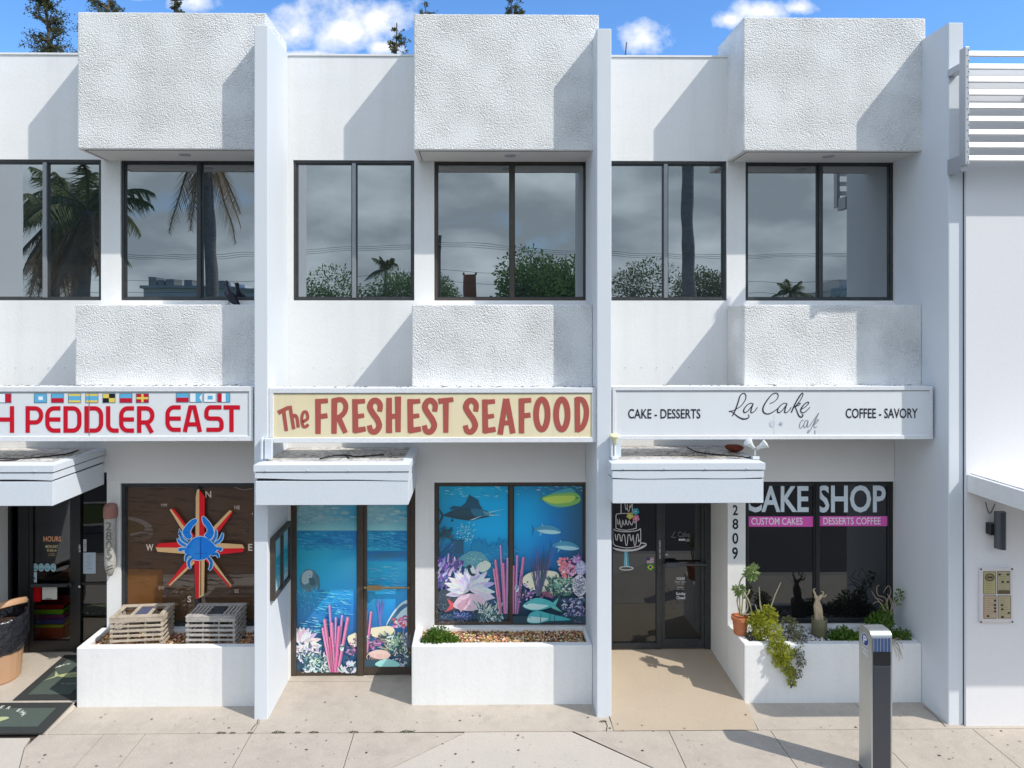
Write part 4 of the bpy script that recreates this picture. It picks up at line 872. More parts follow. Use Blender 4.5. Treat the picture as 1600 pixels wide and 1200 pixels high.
    # lilac coral, white fan, clown fish
    for k in range(90):
        u, v = rnd.uniform(62, 250), rnd.uniform(660, 880); l = rnd.uniform(30, 70); a.stroke([(u, v), (u + rnd.uniform(4, 24), v - l * .6), (u + rnd.uniform(0, 34), v - l)], [12, 14, 8], jit(rnd.choice([(150, 120, 190), (190, 170, 215), (95, 70, 150), (60, 50, 110), (220, 205, 230), (110, 60, 120)])), 2)
    a.ell(150, 960, 110, 90, (52, 36, 46))
    for r_ in (190, 150, 110): petals(a, 320, 880, r_, 15, [(225, 220, 228), (200, 190, 208), (240, 236, 238), (180, 168, 195)], -3.5, .35)
    a.blob([(310, 690), (345, 690), (362, 730), (352, 765), (318, 760), (298, 725)], (228, 230, 232), 4); a.blob([(300, 700), (316, 690), (336, 745), (366, 752), (350, 770), (316, 756)], (16, 16, 22), 3); a.ell(318, 696, 20, 12, (20, 20, 26))
    a.blob([(400, 890), (450, 905), (512, 938), (450, 962), (400, 980), (380, 930)], (200, 186, 200), 3)
    # pink snapper
    a.poly([(200, 985), (140, 940), (165, 1000), (130, 1050), (190, 1025)], (205, 60, 60)); a.blob([(190, 1000), (240, 930), (330, 905), (410, 930), (440, 975), (400, 1020), (330, 1042), (240, 1030)], (212, 178, 190), 4)
    a.poly([(215, 1000), (260, 960), (330, 930), (300, 990), (250, 1050)], (190, 140, 158)); a.stroke([(280, 980), (330, 1010)], [2, 8, 2], (70, 50, 60)); a.stroke([(330, 910), (300, 960), (290, 1010)], [3, 8, 2], (160, 105, 125))
    for k in range(60): coral_spikes(a, rnd.uniform(210, 330), rnd.uniform(1050, 1110), 8, 1, [(70, 80, 160), (40, 46, 100), (120, 130, 190), (24, 26, 40)], 26, 8)
    coral_spikes(a, 480, 1070, 105, 170, [(200, 218, 208), (110, 150, 140), (40, 70, 70), (230, 238, 230), (20, 40, 44)], 46, 8, 1.6, (30, 54, 58))
    # tube sponges
    PK, LP, PP = (208, 104, 148), (184, 126, 186), (146, 88, 160)
    tubes(a, [(560, 535, 590, 17, LP), (522, 648, 566, 24, PK), (508, 715, 556, 18, (225, 130, 165)), (580, 675, 600, 26, PK), (614, 630, 610, 16, LP)], 1060)
    tubes(a, [(690, 612, 676, 19, LP), (738, 628, 690, 24, PK), (664, 690, 660, 16, (205, 84, 130)), (716, 760, 680, 16, PP)], 1060)
    brain(a, 686, 862, 16, 26, (210, 215, 225), (90, 90, 110), 8)
    # sand mound and right-hand reef
    a.blob([(735, 780), (780, 742), (860, 724), (950, 724), (1010, 750), (1010, 850), (940, 885), (840, 878), (745, 842)], (228, 220, 188), 5)
    for k in range(70): a.ell(rnd.gauss(780, 46), rnd.gauss(900, 34), rnd.uniform(4, 12), rnd.uniform(4, 9), jit(rnd.choice([(100, 50, 110), (150, 90, 150), (60, 34, 70), (190, 150, 190), (40, 24, 44)])), 8)
    for k in range(46):
        t = rnd.uniform(-.42, .5); l = rnd.uniform(250, 390); u = 850 + rnd.uniform(-12, 20); a.stroke([(u, 920), (u + t * l * .35, 920 - l * .5), (u + t * l * .62 + rnd.uniform(-16, 16), 920 - l)], [7, 4, 1.5], jit(rnd.choice([(84, 60, 90), (60, 44, 60), (110, 80, 130), (50, 46, 80)])), 2)
    coral_spikes(a, 1020, 850, 95, 210, [(30, 50, 42), (90, 120, 100), (20, 32, 30), (205, 215, 190), (140, 160, 130)], 60, 12, 2.6, (24, 36, 36))
    for k in range(60): a.ell(rnd.gauss(1050, 22), rnd.gauss(690, 32), rnd.uniform(8, 18), rnd.uniform(8, 15), jit(rnd.choice([(226, 110, 120), (240, 150, 150), (200, 70, 90)])), 9)
    for k in range(60): a.ell(rnd.gauss(1110, 26), rnd.gauss(705, 28), rnd.uniform(6, 14), rnd.uniform(6, 12), jit(rnd.choice([(236, 190, 200), (220, 140, 165), (180, 100, 140)])), 9)
    coral_spikes(a, 1150, 640, 34, 46, [(190, 120, 190), (120, 70, 140), (225, 180, 220)], 34, 7, 3)
    brain(a, 1182, 700, 42, 58, (150, 140, 180), (225, 220, 235), 50); brain(a, 1172, 835, 56, 84, (205, 200, 205), (110, 100, 120), 80)
    for k in range(150): coral_spikes(a, rnd.uniform(1040, 1215), rnd.uniform(930, 1100), 10, 1, [(90, 80, 120), (40, 36, 60), (170, 160, 190), (215, 215, 225), (60, 60, 110)], 32, 10, 4)
    a.rect(654, 1070, 1222, 1125, (36, 28, 40))
    for k in range(16): a.ell(rnd.uniform(870, 960), rnd.uniform(880, 930), 13, 10, jit((130, 40, 80)), 8)
    # yellowtail and its twin
    for dy, k in ((0, 1), (116, .8)):
        if k == 1: a.poly([(940, 985), (1010, 925), (985, 990), (1040, 1040), (960, 1010)], (90, 170, 150))
        y0 = 975 + dy * .87
        a.blob([(732 + dy * .3, y0 + 12), (790, y0 - 30), (850, y0 - 48), (930, y0 - 28), (980, y0 + 4) if k == 1 else (1106, y0 + 20), (930, y0 + 32), (840, y0 + 52), (770, y0 + 42)], (70, 165, 165), 4)
        a.blob([(732 + dy * .3, y0 + 14), (790, y0 - 4), (860, y0 + 2), (930, y0 + 12), (860, y0 + 42), (780, y0 + 38)], (190, 222, 215), 4); a.ell(762 + dy * .2, y0 + 4, 5, 5, (20, 40, 50), 8)
    for u in (868, 940, 975): a.stroke([(u, 1120), (u + 4, 1060), (u - 8, 1030)], [6, 4, 2], (44, 34, 40))
    for k in range(1500):                              # fine coral grain over the lower half of the print
        u, v = rnd.uniform(56, 1216), 1120 - abs(rnd.gauss(0, 150))
        if 610 < u < 660 or (500 < u < 640 and v > 640) or (650 < u < 745) or (730 < u < 1110 and v > 920) or v < 640: continue
        l = rnd.uniform(4, 16); t = rnd.random() * 3.14; a.stroke([(u, v), (u + l * math.cos(t), v + l * math.sin(t))], [1, rnd.uniform(2, 6), 1], jit(rnd.choice([(150, 130, 170), (90, 80, 120), (200, 190, 205), (60, 60, 90), (120, 140, 140), (170, 120, 150)])))
    a.build('printed_reef_picture', M['ink'], parent)
reef_window(lw[1])
# the mullion stands in front of the print
def sea_door():
    K = 4.212; Y = D2 + 0.0265
    def sky_sea(a, u0, u1, b):
        um = (u0 + u1) / 2
        a.grad([u0, um, u1], [30, 110, 165, 208], [[(120, 150, 160), (110, 155, 172), (50, 140, 175)], [(130, 165, 172), (110, 165, 182), (40, 130, 168)], [(120, 165, 172), (125, 175, 182), (90, 160, 175)], [(130, 185, 190), (140, 190, 195), (120, 180, 192)]])
        for k in range(130):
            v = rnd.uniform(44, 160); u = u0 + (u1 - u0) * min(.94, max(.06, abs(rnd.gauss(0, .42)) * (1.1 if v > 110 else .8))); f = rnd.random()
            a.ell(u, v, rnd.uniform(10, 30), rnd.uniform(5, 12), tuple(int(p + (q - p) * f) for p, q in zip((112, 158, 172), (150, 182, 186))), 14)
        a.grad([u0, um, u1], [208, 280, 340, 420, 560, 700, 820, b], [[(20, 120, 165), (14, 125, 175), (22, 105, 175)], [(16, 130, 170), (10, 120, 175), (14, 95, 165)], [(30, 150, 178), (20, 150, 185), (20, 130, 185)], [(10, 145, 175), (12, 155, 195), (60, 165, 205)], [(10, 135, 170), (6, 150, 200), (40, 150, 210)], [(14, 105, 155), (8, 125, 190), (20, 110, 190)], [(16, 85, 145), (14, 95, 165), (20, 85, 160)], [(24, 36, 66), (26, 40, 72), (26, 36, 66)]])
        waves(a, u0, 215, u1, 330, 120, [(60, 160, 205), (10, 85, 150), (90, 190, 215), (14, 100, 165)], 46, 4)
    a = Art(Y, 415, 780, K); a.gain = 1.45; a.haze = 0.15; a.clip = (203, 30, 600, 1135); sky_sea(a, 203, 600, 1135)
    # manatee
    a.blob([(235, 500), (270, 462), (320, 470), (345, 510), (335, 570), (300, 606), (255, 600), (230, 560)], (70, 95, 108), 4); a.blob([(245, 490), (280, 466), (310, 476), (300, 530), (262, 560), (240, 540)], (150, 165, 168), 4)
    a.blob([(330, 490), (352, 510), (358, 570), (350, 602), (342, 560)], (60, 84, 96), 3); a.blob([(285, 520), (320, 520), (330, 556), (300, 566)], (46, 62, 74), 3); a.ell(292, 500, 4, 4, (20, 28, 34), 8)
    for k in range(90): a.stroke([(u := rnd.uniform(206, 330), v := rnd.uniform(590, 760)), (u + rnd.uniform(-16, 16), v - rnd.uniform(4, 22))], [2, 5, 2], jit(rnd.choice([(70, 160, 200), (20, 90, 150), (110, 190, 215)])))
    waves(a, 300, 600, 590, 760, 90, [(70, 180, 215), (120, 205, 225), (10, 100, 165)], 50, 5); waves(a, 210, 770, 470, 960, 60, [(170, 230, 235), (60, 160, 200), (14, 70, 130)], 70, 6)
    for k in range(40): a.stroke([(u := rnd.uniform(300, 590), 1000), (u + rnd.uniform(-10, 10), 1000 - rnd.uniform(60, 160))], [6, 3, 1], jit((20, 50, 96)))
    a.blob([(540, 905), (575, 882), (600, 880), (600, 962), (560, 958)], (228, 216, 180), 3)
    for k in range(50): a.ell(rnd.gauss(572, 22), rnd.gauss(990, 24), rnd.uniform(4, 11), rnd.uniform(4, 9), jit(rnd.choice([(110, 50, 100), (170, 110, 150), (70, 36, 70)])), 8)
    for r_ in (130, 95): petals(a, 236, 950, r_, 12, [(226, 214, 216), (240, 232, 228), (196, 176, 190)], -2.4, .9)
    for k in range(110): coral_spikes(a, rnd.uniform(210, 360), rnd.uniform(960, 1060), 9, 1, [(225, 215, 220), (180, 160, 185), (70, 60, 96), (240, 236, 236), (46, 44, 76)], 40, 13, 3)
    coral_spikes(a, 340, 1095, 92, 130, [(205, 222, 214), (110, 140, 140), (50, 66, 76), (232, 240, 234), (24, 36, 48)], 44, 9, 1.8, (32, 44, 60))
    PK, LP = (214, 108, 154), (190, 126, 190)
    tubes(a, [(425, 698, 455, 17, LP), (466, 775, 462, 15, LP), (508, 762, 468, 17, LP), (393, 790, 440, 24, PK), (380, 845, 432, 18, (226, 130, 166)), (438, 812, 458, 27, PK), (488, 836, 466, 24, (226, 90, 150)), (545, 776, 480, 23, PK), (428, 905, 448, 18, (190, 60, 110))], 1130)
    brain(a, 506, 968, 13, 22, (220, 222, 226), (80, 80, 100), 8)
    for k in range(9): petals(a, rnd.uniform(480, 590), rnd.uniform(1080, 1140), 46, 4, [(225, 226, 228), (60, 60, 74), (200, 202, 208)], -2.6, -.5)
    a.build('printed_reef_picture', M['ink'], df)
    a = Art(Y, 415, 780, K); a.gain = 1.45; a.haze = 0.15; a.clip = (656, 30, 952, 1095); sky_sea(a, 656, 952, 1100)
    a.grad([656, 800, 952], [340, 372, 408], [[(14, 90, 160), (20, 80, 140), (30, 96, 160)], [(20, 90, 150), (40, 86, 118), (20, 96, 160)], [(20, 120, 180), (24, 130, 190), (20, 120, 185)]])
    waves(a, 656, 420, 950, 620, 70, [(90, 175, 215), (40, 140, 200), (130, 200, 225)], 60, 4)
    for k in range(26): a.stroke([(756 + rnd.uniform(-8, 8), 830), (756 + (t := rnd.uniform(-30, 34)) * .5, 740), (756 + t, 640 + rnd.random() * 60)], [5, 4, 1], jit((96, 90, 165)), 2)
    a.blob([(795, 830), (820, 770), (860, 715), (905, 672), (952, 664), (952, 770), (915, 760), (885, 790), (850, 800)], (196, 214, 220), 4); a.blob([(795, 832), (850, 745), (905, 690), (950, 690), (890, 735), (840, 800)], (54, 84, 120), 3); a.poly([(850, 770), (800, 835), (835, 815), (870, 790)], (40, 64, 98))
    for k in range(60): a.ell(rnd.gauss(905, 28), rnd.gauss(815, 22), rnd.uniform(6, 15), rnd.uniform(6, 12), jit(rnd.choice([(236, 190, 205), (215, 120, 150), (245, 225, 230), (190, 50, 80)])), 9)
    a.blob([(690, 850), (740, 838), (820, 832), (850, 860), (840, 900), (760, 910), (700, 895)], (232, 218, 182), 4)
    for k in range(70): a.ell(rnd.gauss(735, 36), rnd.gauss(945, 26), rnd.uniform(5, 12), rnd.uniform(4, 9), jit(rnd.choice([(120, 50, 90), (180, 120, 160), (76, 36, 66), (150, 70, 120)])), 8)
    tubes(a, [(664, 735, 662, 15, LP), (696, 742, 670, 19, PK)], 1010); brain(a, 668, 910, 11, 20, (222, 222, 226), (90, 90, 110), 6)
    coral_spikes(a, 860, 960, 80, 170, [(34, 44, 40), (96, 112, 92), (20, 28, 28), (210, 214, 190), (140, 150, 120)], 56, 11, 2.6, (26, 32, 34)); brain(a, 935, 930, 26, 60, (190, 190, 200), (80, 80, 96), 50)
    a.rect(656, 1050, 952, 1100, (34, 38, 52))
    for k in range(90): coral_spikes(a, rnd.uniform(850, 948), rnd.uniform(1000, 1095), 8, 1, [(200, 200, 205), (80, 80, 96), (36, 38, 50)], 26, 9, 4)
    a.blob([(680, 1010), (730, 985), (790, 990), (825, 1020), (790, 1045), (720, 1040)], (222, 186, 170), 4)
    for k in range(18): a.stroke([(u := rnd.uniform(680, 820), 1012), (u + rnd.uniform(-12, 12), 1050)], [4, 5, 2], jit((214, 160, 145)))
    a.stroke([(800, 1000), (800, 960), (780, 948)], [5, 3, 2], (214, 170, 150), 3); a.stroke([(690, 1000), (668, 1028), (676, 1046)], [6, 5, 2], (214, 170, 150), 3)
    a.blob([(722, 1080), (760, 1052), (820, 1046), (880, 1072), (870, 1096), (770, 1098)], (150, 205, 195), 4)
    a.build('printed_reef_picture', M['ink'], d2)
sea_door()

def compass(parent):
    a = Art(0.008, 190, 750, 5.714); a.gain = 1.3; r, c = (226, 24, 40), (255, 206, 146)
    P = a.poly
    P([(693, 80), (672, 88), (662, 150), (660, 520), (693, 520)], c); P([(693, 88), (720, 118), (742, 150), (740, 520), (693, 520)], r)
    P([(440, 255), (470, 262), (585, 410), (655, 500), (610, 530)], r); P([(430, 268), (440, 256), (600, 470), (640, 540), (560, 480)], c)
    P([(965, 268), (985, 278), (830, 470), (770, 520), (740, 500)], c); P([(985, 278), (990, 296), (880, 450), (800, 540), (770, 520)], r)
    P([(330, 566), (510, 556), (600, 580), (600, 606), (304, 600)], r); P([(304, 602), (600, 606), (600, 660), (520, 656), (320, 640)], c)
    P([(800, 566), (900, 564), (1078, 576), (1098, 608), (800, 612)], c); P([(800, 612), (1098, 608), (1084, 642), (880, 664), (800, 660)], r)
    P([(640, 690), (560, 740), (410, 930), (414, 944), (440, 930), (640, 720)], r); P([(660, 700), (640, 720), (420, 938), (432, 946), (590, 800), (680, 720)], c)
    P([(648, 690), (700, 690), (694, 1056), (660, 1060)], r); P([(694, 690), (742, 690), (736, 1030), (690, 1056)], c); a.stroke([(708, 700), (706, 1030)], 10, (120, 80, 46))
    P([(760, 690), (800, 690), (980, 940), (976, 956), (960, 930)], c); P([(742, 710), (764, 700), (976, 956), (964, 962), (820, 800)], r)
    a.build('compass_rose', M['ink'], parent)
    a = Art(0.0065, 190, 750, 5.714, step=0.00005); a.gain = 1.3; w, b = (226, 240, 250), (24, 140, 246); d, lt = (20, 88, 170), (60, 150, 225)
    shapes = [[(560, 640), (620, 540), (680, 508), (730, 508), (790, 540), (850, 620), (790, 672), (740, 706), (660, 712), (610, 672)],
              [(545, 470), (560, 430), (600, 380), (640, 352), (672, 350), (668, 380), (640, 410), (622, 440), (612, 470), (626, 500), (612, 524), (580, 520)],
              [(720, 332), (745, 334), (800, 400), (822, 455), (820, 490), (790, 530), (756, 512), (742, 490), (764, 462), (760, 430), (728, 380)]]
    legs = [[(590, 560), (545, 530), (520, 470), (528, 500)], [(575, 590), (525, 560), (498, 520)], [(570, 615), (520, 620), (534, 634)], [(815, 545), (840, 500), (842, 440)], [(830, 570), (885, 530), (905, 470)], [(840, 610), (885, 616), (872, 634)],
            [(620, 660), (580, 680), (572, 728)], [(640, 690), (605, 720), (600, 760), (618, 792)], [(770, 690), (800, 730), (796, 780), (778, 806)], [(800, 665), (850, 660), (866, 696)]]
    for g in legs: a.stroke(g, [34, 40, 38, 20], w, 4)
    for s_ in shapes: a.stroke(s_, 12, w, 4, True)
    for g in legs: a.stroke(g, [24, 28, 26, 9], lt if g[0][1] < 620 else (30, 120, 190), 4); a.stroke(g, [5, 7, 5], d, 4)
    for s_ in shapes: a.blob(s_, b, 4)
    a.blob([(600, 640), (640, 560), (690, 530), (690, 690), (650, 690)], (48, 156, 252), 4); a.stroke([(708, 512), (706, 700)], [6, 12, 8], (14, 60, 140)); a.stroke([(600, 470), (640, 400)], [4, 10, 4], lt, 0); a.stroke([(780, 470), (745, 380)], [4, 10, 4], lt, 0)
    for q in ([(560, 462), (610, 470)], [(766, 455), (816, 470)], [(650, 655), (690, 655), (740, 655), (770, 650)], [(590, 600), (640, 600)]): a.stroke(q, 4, (14, 80, 170))
    a.build('blue_crab', M['ink'], parent)
    a = Art(MU, 190, 750, 5.714); t = (236, 214, 196)
    for s_, x0, y0, x1, y1 in (('N', 748, 98, 800, 158), ('W', 218, 572, 284, 632), ('E', 1130, 570, 1168, 632), ('S', 588, 1034, 622, 1092), ('NW', 352, 210, 408, 242), ('NE', 1006, 228, 1056, 262), ('SW', 328, 946, 382, 978), ('SE', 1006, 976, 1046, 1008)): a.text(s_, x0, y0, x1, y1, t if len(s_) == 1 else (205, 180, 165), 0.02)
    a.build('compass_letters', M['ink'], parent); a = Art(MU, 190, 750, 5.714); rr = random.Random(9)
    a.clip = (40, 40, 1172, 1290); a.rect(52, 795, 366, 1285, (112, 74, 38))  # tan patch: sunlight on wood behind the glass, painted in as colour
    for k in range(150):
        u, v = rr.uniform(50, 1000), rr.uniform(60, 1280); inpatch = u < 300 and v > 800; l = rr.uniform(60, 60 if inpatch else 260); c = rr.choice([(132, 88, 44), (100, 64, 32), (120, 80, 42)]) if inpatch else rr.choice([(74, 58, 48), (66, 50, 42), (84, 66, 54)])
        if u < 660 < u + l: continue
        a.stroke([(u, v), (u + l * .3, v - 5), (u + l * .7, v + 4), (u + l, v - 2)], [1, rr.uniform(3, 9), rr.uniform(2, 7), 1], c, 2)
    # faint chart lines on the brown glass
    g = (120, 96, 80); a.stroke([(70, 72), (250, 62), (430, 66), (680, 72)], 4, g, 4); a.stroke([(720, 78), (790, 82), (840, 44)], 4, g, 4); a.stroke([(970, 44), (1080, 86), (1168, 76)], 5, (150, 140, 130), 4)
    for k in range(4): a.stroke([(1065 + k * 6, 400 + k * 22), (1110, 392 + k * 24), (1160, 404 + k * 22)], [3, 8, 3], (96, 84, 78), 3)
    a.stroke([(1176, 292), (1166, 300), (1176, 312)], 5, t, 3)
    a.build('chart_lines_sun_patch', M['ink'], parent)
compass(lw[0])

def cakeshop(parent):
    a = Art(MU); w = (214, 226, 234)
    a.text('CAKE', 1164, 759, 1263.5, 800.5, w, 0.022); a.build('lettering', M['ink'], parent); a = Art(MU); a.text('SHOP', 1277.5, 758, 1384, 801, w, 0.022); a.build('lettering', M['ink'], parent)
    a = Art(MU); pk = (226, 96, 186)
    a.rect(1159.5, 807, 1270.5, 823, pk); a.text('CUSTOM CAKES', 1174, 809, 1254, 820, (245, 236, 244), 0.01); a.build('pink_band', M['ink'], parent)
    a = Art(MU); a.rect(1278, 806.5, 1387, 822, pk); a.text('DESSERTS COFFEE', 1286.5, 808.5, 1376, 819.5, (245, 236, 244), 0.01); a.build('pink_band', M['ink'], parent)
cakeshop(lw[2])

def cafe_door():
    Y = D3 - 0.003; a = Art(Y, 945, 770, 4.8); w = (226, 224, 230)
    st = lambda p, wd=6, c=w, sm=0, cl=False: a.stroke(p, wd, c, sm, cl)
    st([(122, 20), (122, 160)], 7); st([(206, 20), (206, 150)], 6)
    st([(150, 60), (156, 118), (166, 122), (168, 84), (172, 132), (184, 136), (188, 90), (194, 110), (204, 80)], 5, w, 3)
    st([(84, 268), (84, 172), (100, 158), (150, 154), (215, 160)], 6, w, 2); st([(236, 200), (236, 268)], 6)
    st([(92, 196), (96, 230), (106, 232), (110, 200), (118, 250), (128, 254), (134, 206), (142, 236), (152, 238), (158, 204), (166, 232), (176, 240), (182, 210), (196, 236), (206, 238), (214, 212), (226, 226), (234, 206)], 5.5, w, 3)
    st([(84, 266), (120, 276), (170, 280), (236, 266)], 6, w, 3); st([(66, 272), (90, 284), (160, 292), (240, 284), (268, 268)], 7, w, 3); st([(60, 280), (64, 380), (100, 402), (170, 414), (240, 402), (268, 384), (268, 268)], 6, w, 2)
    st([(78, 310), (84, 350), (94, 352), (98, 316), (112, 314), (118, 356), (128, 358), (132, 322), (148, 318), (156, 384), (168, 388), (174, 322), (188, 316), (194, 352), (204, 354), (212, 318), (220, 384), (232, 386), (240, 322), (250, 312), (254, 366), (264, 350)], 6, w, 3)
    st([(46, 396), (80, 424), (150, 436), (230, 430), (290, 408), (310, 388), (296, 378), (268, 378)], 8, w, 3); st([(58, 414), (150, 432), (240, 424), (300, 392)], [5, 14, 14, 5], w, 3)
    st([(154, 440), (150, 520), (150, 560)], [12, 16, 10], (110, 195, 220)); st([(168, 440), (176, 560)], [12, 16], (60, 170, 200)); st([(160, 450), (162, 556)], [4, 8], (225, 240, 245))
    a.stroke([(162 + 50 * math.cos(t), 566 + 13 * math.sin(t)) for t in [6.283 * k / 24 for k in range(24)]], 7, w, 0, True)
    for (u, v, c) in ((232, 140, (70, 180, 215)), (188, 172, (226, 226, 110)), (234, 192, (236, 150, 195))):
        for k in range(5): t = k * 1.257 + .3; a.ell(u + 15 * math.cos(t), v + 15 * math.sin(t), 12, 12, jit(c, 14), 10)
        a.ell(u, v, 6, 6, (245, 240, 210), 8)
    a.build('cake_drawing', M['ink'], cf)
    a = Art(Y, 945, 770, 4.8)
    a.rect(314, 486, 367, 528, (200, 196, 204))
    for k in range(3): a.rect(314, 489 + k * 14, 367, 495 + k * 14, (180, 110, 120))
    a.rect(314, 486, 340, 508, (70, 66, 120)); a.rect(314, 534, 370, 582, (20, 130, 60)); a.poly([(342, 580), (366, 558), (342, 538), (318, 558)], (232, 214, 60)); a.ell(342, 558, 11, 11, (30, 60, 140), 14); a.build('flag_sticker', M['ink'], cf)
    a = Art(Y, 945, 770, 4.8); t = (225, 225, 228)
    a.text('HOURS', 538, 632, 600, 654, t, .03); a.text('MONDAY - FRIDAY', 526, 664, 608, 674, t); a.text('7 am - 7 pm', 540, 680, 594, 690, t); a.text('SATURDAY', 544, 704, 592, 713, t); a.text('8 am - 7 pm', 540, 718, 594, 728, t); a.text('Sunday', 534, 744, 606, 774, t, .02); a.text('Closed', 538, 774, 602, 798, t, .02); a.text('PULL', 436, 456, 478, 470, t, .03)
    a.stroke([(500, 330), (522, 300), (524, 292), (510, 320), (500, 332), (530, 334)], 4, (130, 130, 132), 3); a.text('Cake', 548, 292, 638, 332, (120, 120, 122)); 
    for k in range(3): a.ell(562 + k * 16, 352, 8, 8, t, 10)
    a.text('cafe', 606, 340, 636, 366, (200, 200, 204))
    a.build('door_lettering', M['ink'], d3)
    a = Art(D3 - 0.034, 945, 770, 4.8)
    a.text('WE ARE OPEN', 406, 358, 420, 496, (200, 200, 204), .02, rot90=True); a.build('frame_sticker', M['ink'], cf)
cafe_door()

def fish_door():
    Y = D1 - 0.003; a = Art(Y, 0, 770, 4.8); t = (226, 190, 140)
    a.text('HOURS', 326, 326, 460, 366, (236, 170, 130), .03); a.text('MON-SAT', 342, 392, 436, 414, (232, 214, 160), .02); a.text('9:30-6', 352, 422, 424, 442, (232, 214, 160), .02); a.text('CLOSED', 366, 452, 412, 461, t); a.text('SUNDAY', 362, 464, 416, 474, t)
    a.build('door_lettering', M['ink'], d1)
    a = Art(Y, 0, 770, 4.8)
    for k in range(4): u = 264 + k * 45; a.ell(u, 560, 21, 29, (205, 228, 232), 20); a.ell(u, 560, 16, 23, (110, 170, 190), 20); a.stroke([(u - 10, 560), (u, 550), (u + 10, 562)], 5, (200, 226, 230), 3)
    a.build('round_sticker', M['ink'], d1)
    a = Art(Y, 0, 770, 4.8); a.rect(244, 594, 276, 672, (200, 214, 224)); a.ell(260, 640, 7, 7, (60, 80, 110), 8); a.rect(234, 702, 306, 816, (186, 16, 22)); a.rect(316, 708, 428, 800, (222, 220, 210)); a.rect(340, 792, 388, 798, (60, 60, 60)); a.build('notice', M['ink'], d1)
    a = Art(D1 - 0.003, 0, 770, 4.8); a.rect(624, 448, 718, 606, (190, 206, 220))
    for k in range(7): a.rect(652 - (k % 2) * 8, 470 + k * 16, 690 - (k % 3) * 6, 473 + k * 16, (120, 132, 150))
    a.rect(626, 350, 648, 440, (225, 226, 226)); a.text('OPEN', 630, 358, 644, 432, (30, 30, 30), .02, rot90=True); a.build('notice', M['ink'], ff)
    a = Art(D1 - 0.040, 0, 770, 4.8); a.text('PUSH', 590, 390, 604, 444, (220, 220, 220), .03, rot90=True); a.ell(595, 704, 9, 9, (215, 215, 215), 12); a.build('frame_sticker', M['ink'], ff)
fish_door()

# house number beside the cafe window
a = Art(-0.003)
for ch, (u0, v0, u1, v1) in zip('2809', ((1145, 789, 1153, 805), (1144.5, 810.5, 1153.7, 827), (1144.3, 832.5, 1153.7, 850), (1144, 855, 1153, 874))): a.text(ch, u0, v0, u1, v1, (36, 42, 58), .018)
a.build('house_number', M['paintink'], bld)

# ------------------------------------------------------------------ planters
PT = ZZ(1009, BOXY)
def planter(x0, x1, label):
    t = thing('planter', ((x0 + x1) / 2, -0.25, 0), label, 'planter', 'white masonry planters under the shop windows')
    mb = MB(); w = 0.085
    mb.box(x0, x1, BOXY, BOXY + w, -0.02, PT); mb.box(x0, x0 + w, BOXY + w, -0.004, -0.02, PT); mb.box(x1 - w * .5, x1, BOXY + w, -0.004, -0.02, PT - 0.001)
    mb.build('planter_wall', M['white'], t, bevel=0.010)
    mb = MB(); mb.box(x0 + w, x1 - w * .5, BOXY + w, -0.006, 0.3, PT - 0.055); mb.build('soil', M['soil'], t)
    return t
planter(plL[1], p1L - 0.002, 'white planter holding two slatted wooden traps under the brown window')
planter(plL[2], p2L - 0.002, 'white planter with brown gravel and one small green shrub under the reef picture')
planter(plL[3], p3L - 0.002, 'white planter full of succulents and pots under the black cafe window')
def pebbles(name, x0, x1, n, cols, seed, z=PT - 0.055, avoid=()):
    r = random.Random(seed); mb = MB(); mb.colored = True
    for _ in range(n):
        x, y = r.uniform(x0, x1), r.uniform(BOXY + 0.09, -0.02)
        s = r.uniform(0.007, 0.017); a = r.random() * 3.14; c = r.choice(cols); c = lin(tuple(max(0, min(255, q + r.randint(-22, 22))) for q in c))
        zz = z + r.uniform(0, 0.016); vs = []
        for (dx, dy, dz) in ((1, 0, 0), (.3, .8, .1), (-.9, .3, 0), (-.4, -.8, 0), (.5, -.7, .05), (0, 0, .75), (.25, .1, .7)):
            X, Y = dx * s * 1.25, dy * s; vs.append((x + X * math.cos(a) - Y * math.sin(a), y + X * math.sin(a) + Y * math.cos(a), zz + dz * s))
        mb.mesh(vs, [(0, 1, 6), (1, 2, 5, 6), (2, 3, 5), (3, 4, 5), (4, 0, 6, 5)], 0, c)
    o = mb.build(name, M['paintink']); o['kind'] = 'stuff'; return o
GR = [(196, 152, 104), (170, 120, 74), (128, 88, 56), (214, 180, 140), (226, 205, 176), (100, 70, 48), (150, 110, 80)]
pebbles('brown_gravel', plL[1] + 0.09, p1L - 0.06, 2600, GR, 3); pebbles('brown_gravel', plL[2] + 0.09, p2L - 0.06, 3000, GR, 4)
pebbles('white_gravel', plL[3] + 0.09, p3L - 0.06, 2400, [(232, 230, 228), (205, 205, 208), (176, 176, 182), (240, 238, 236), (140, 138, 140)], 5)

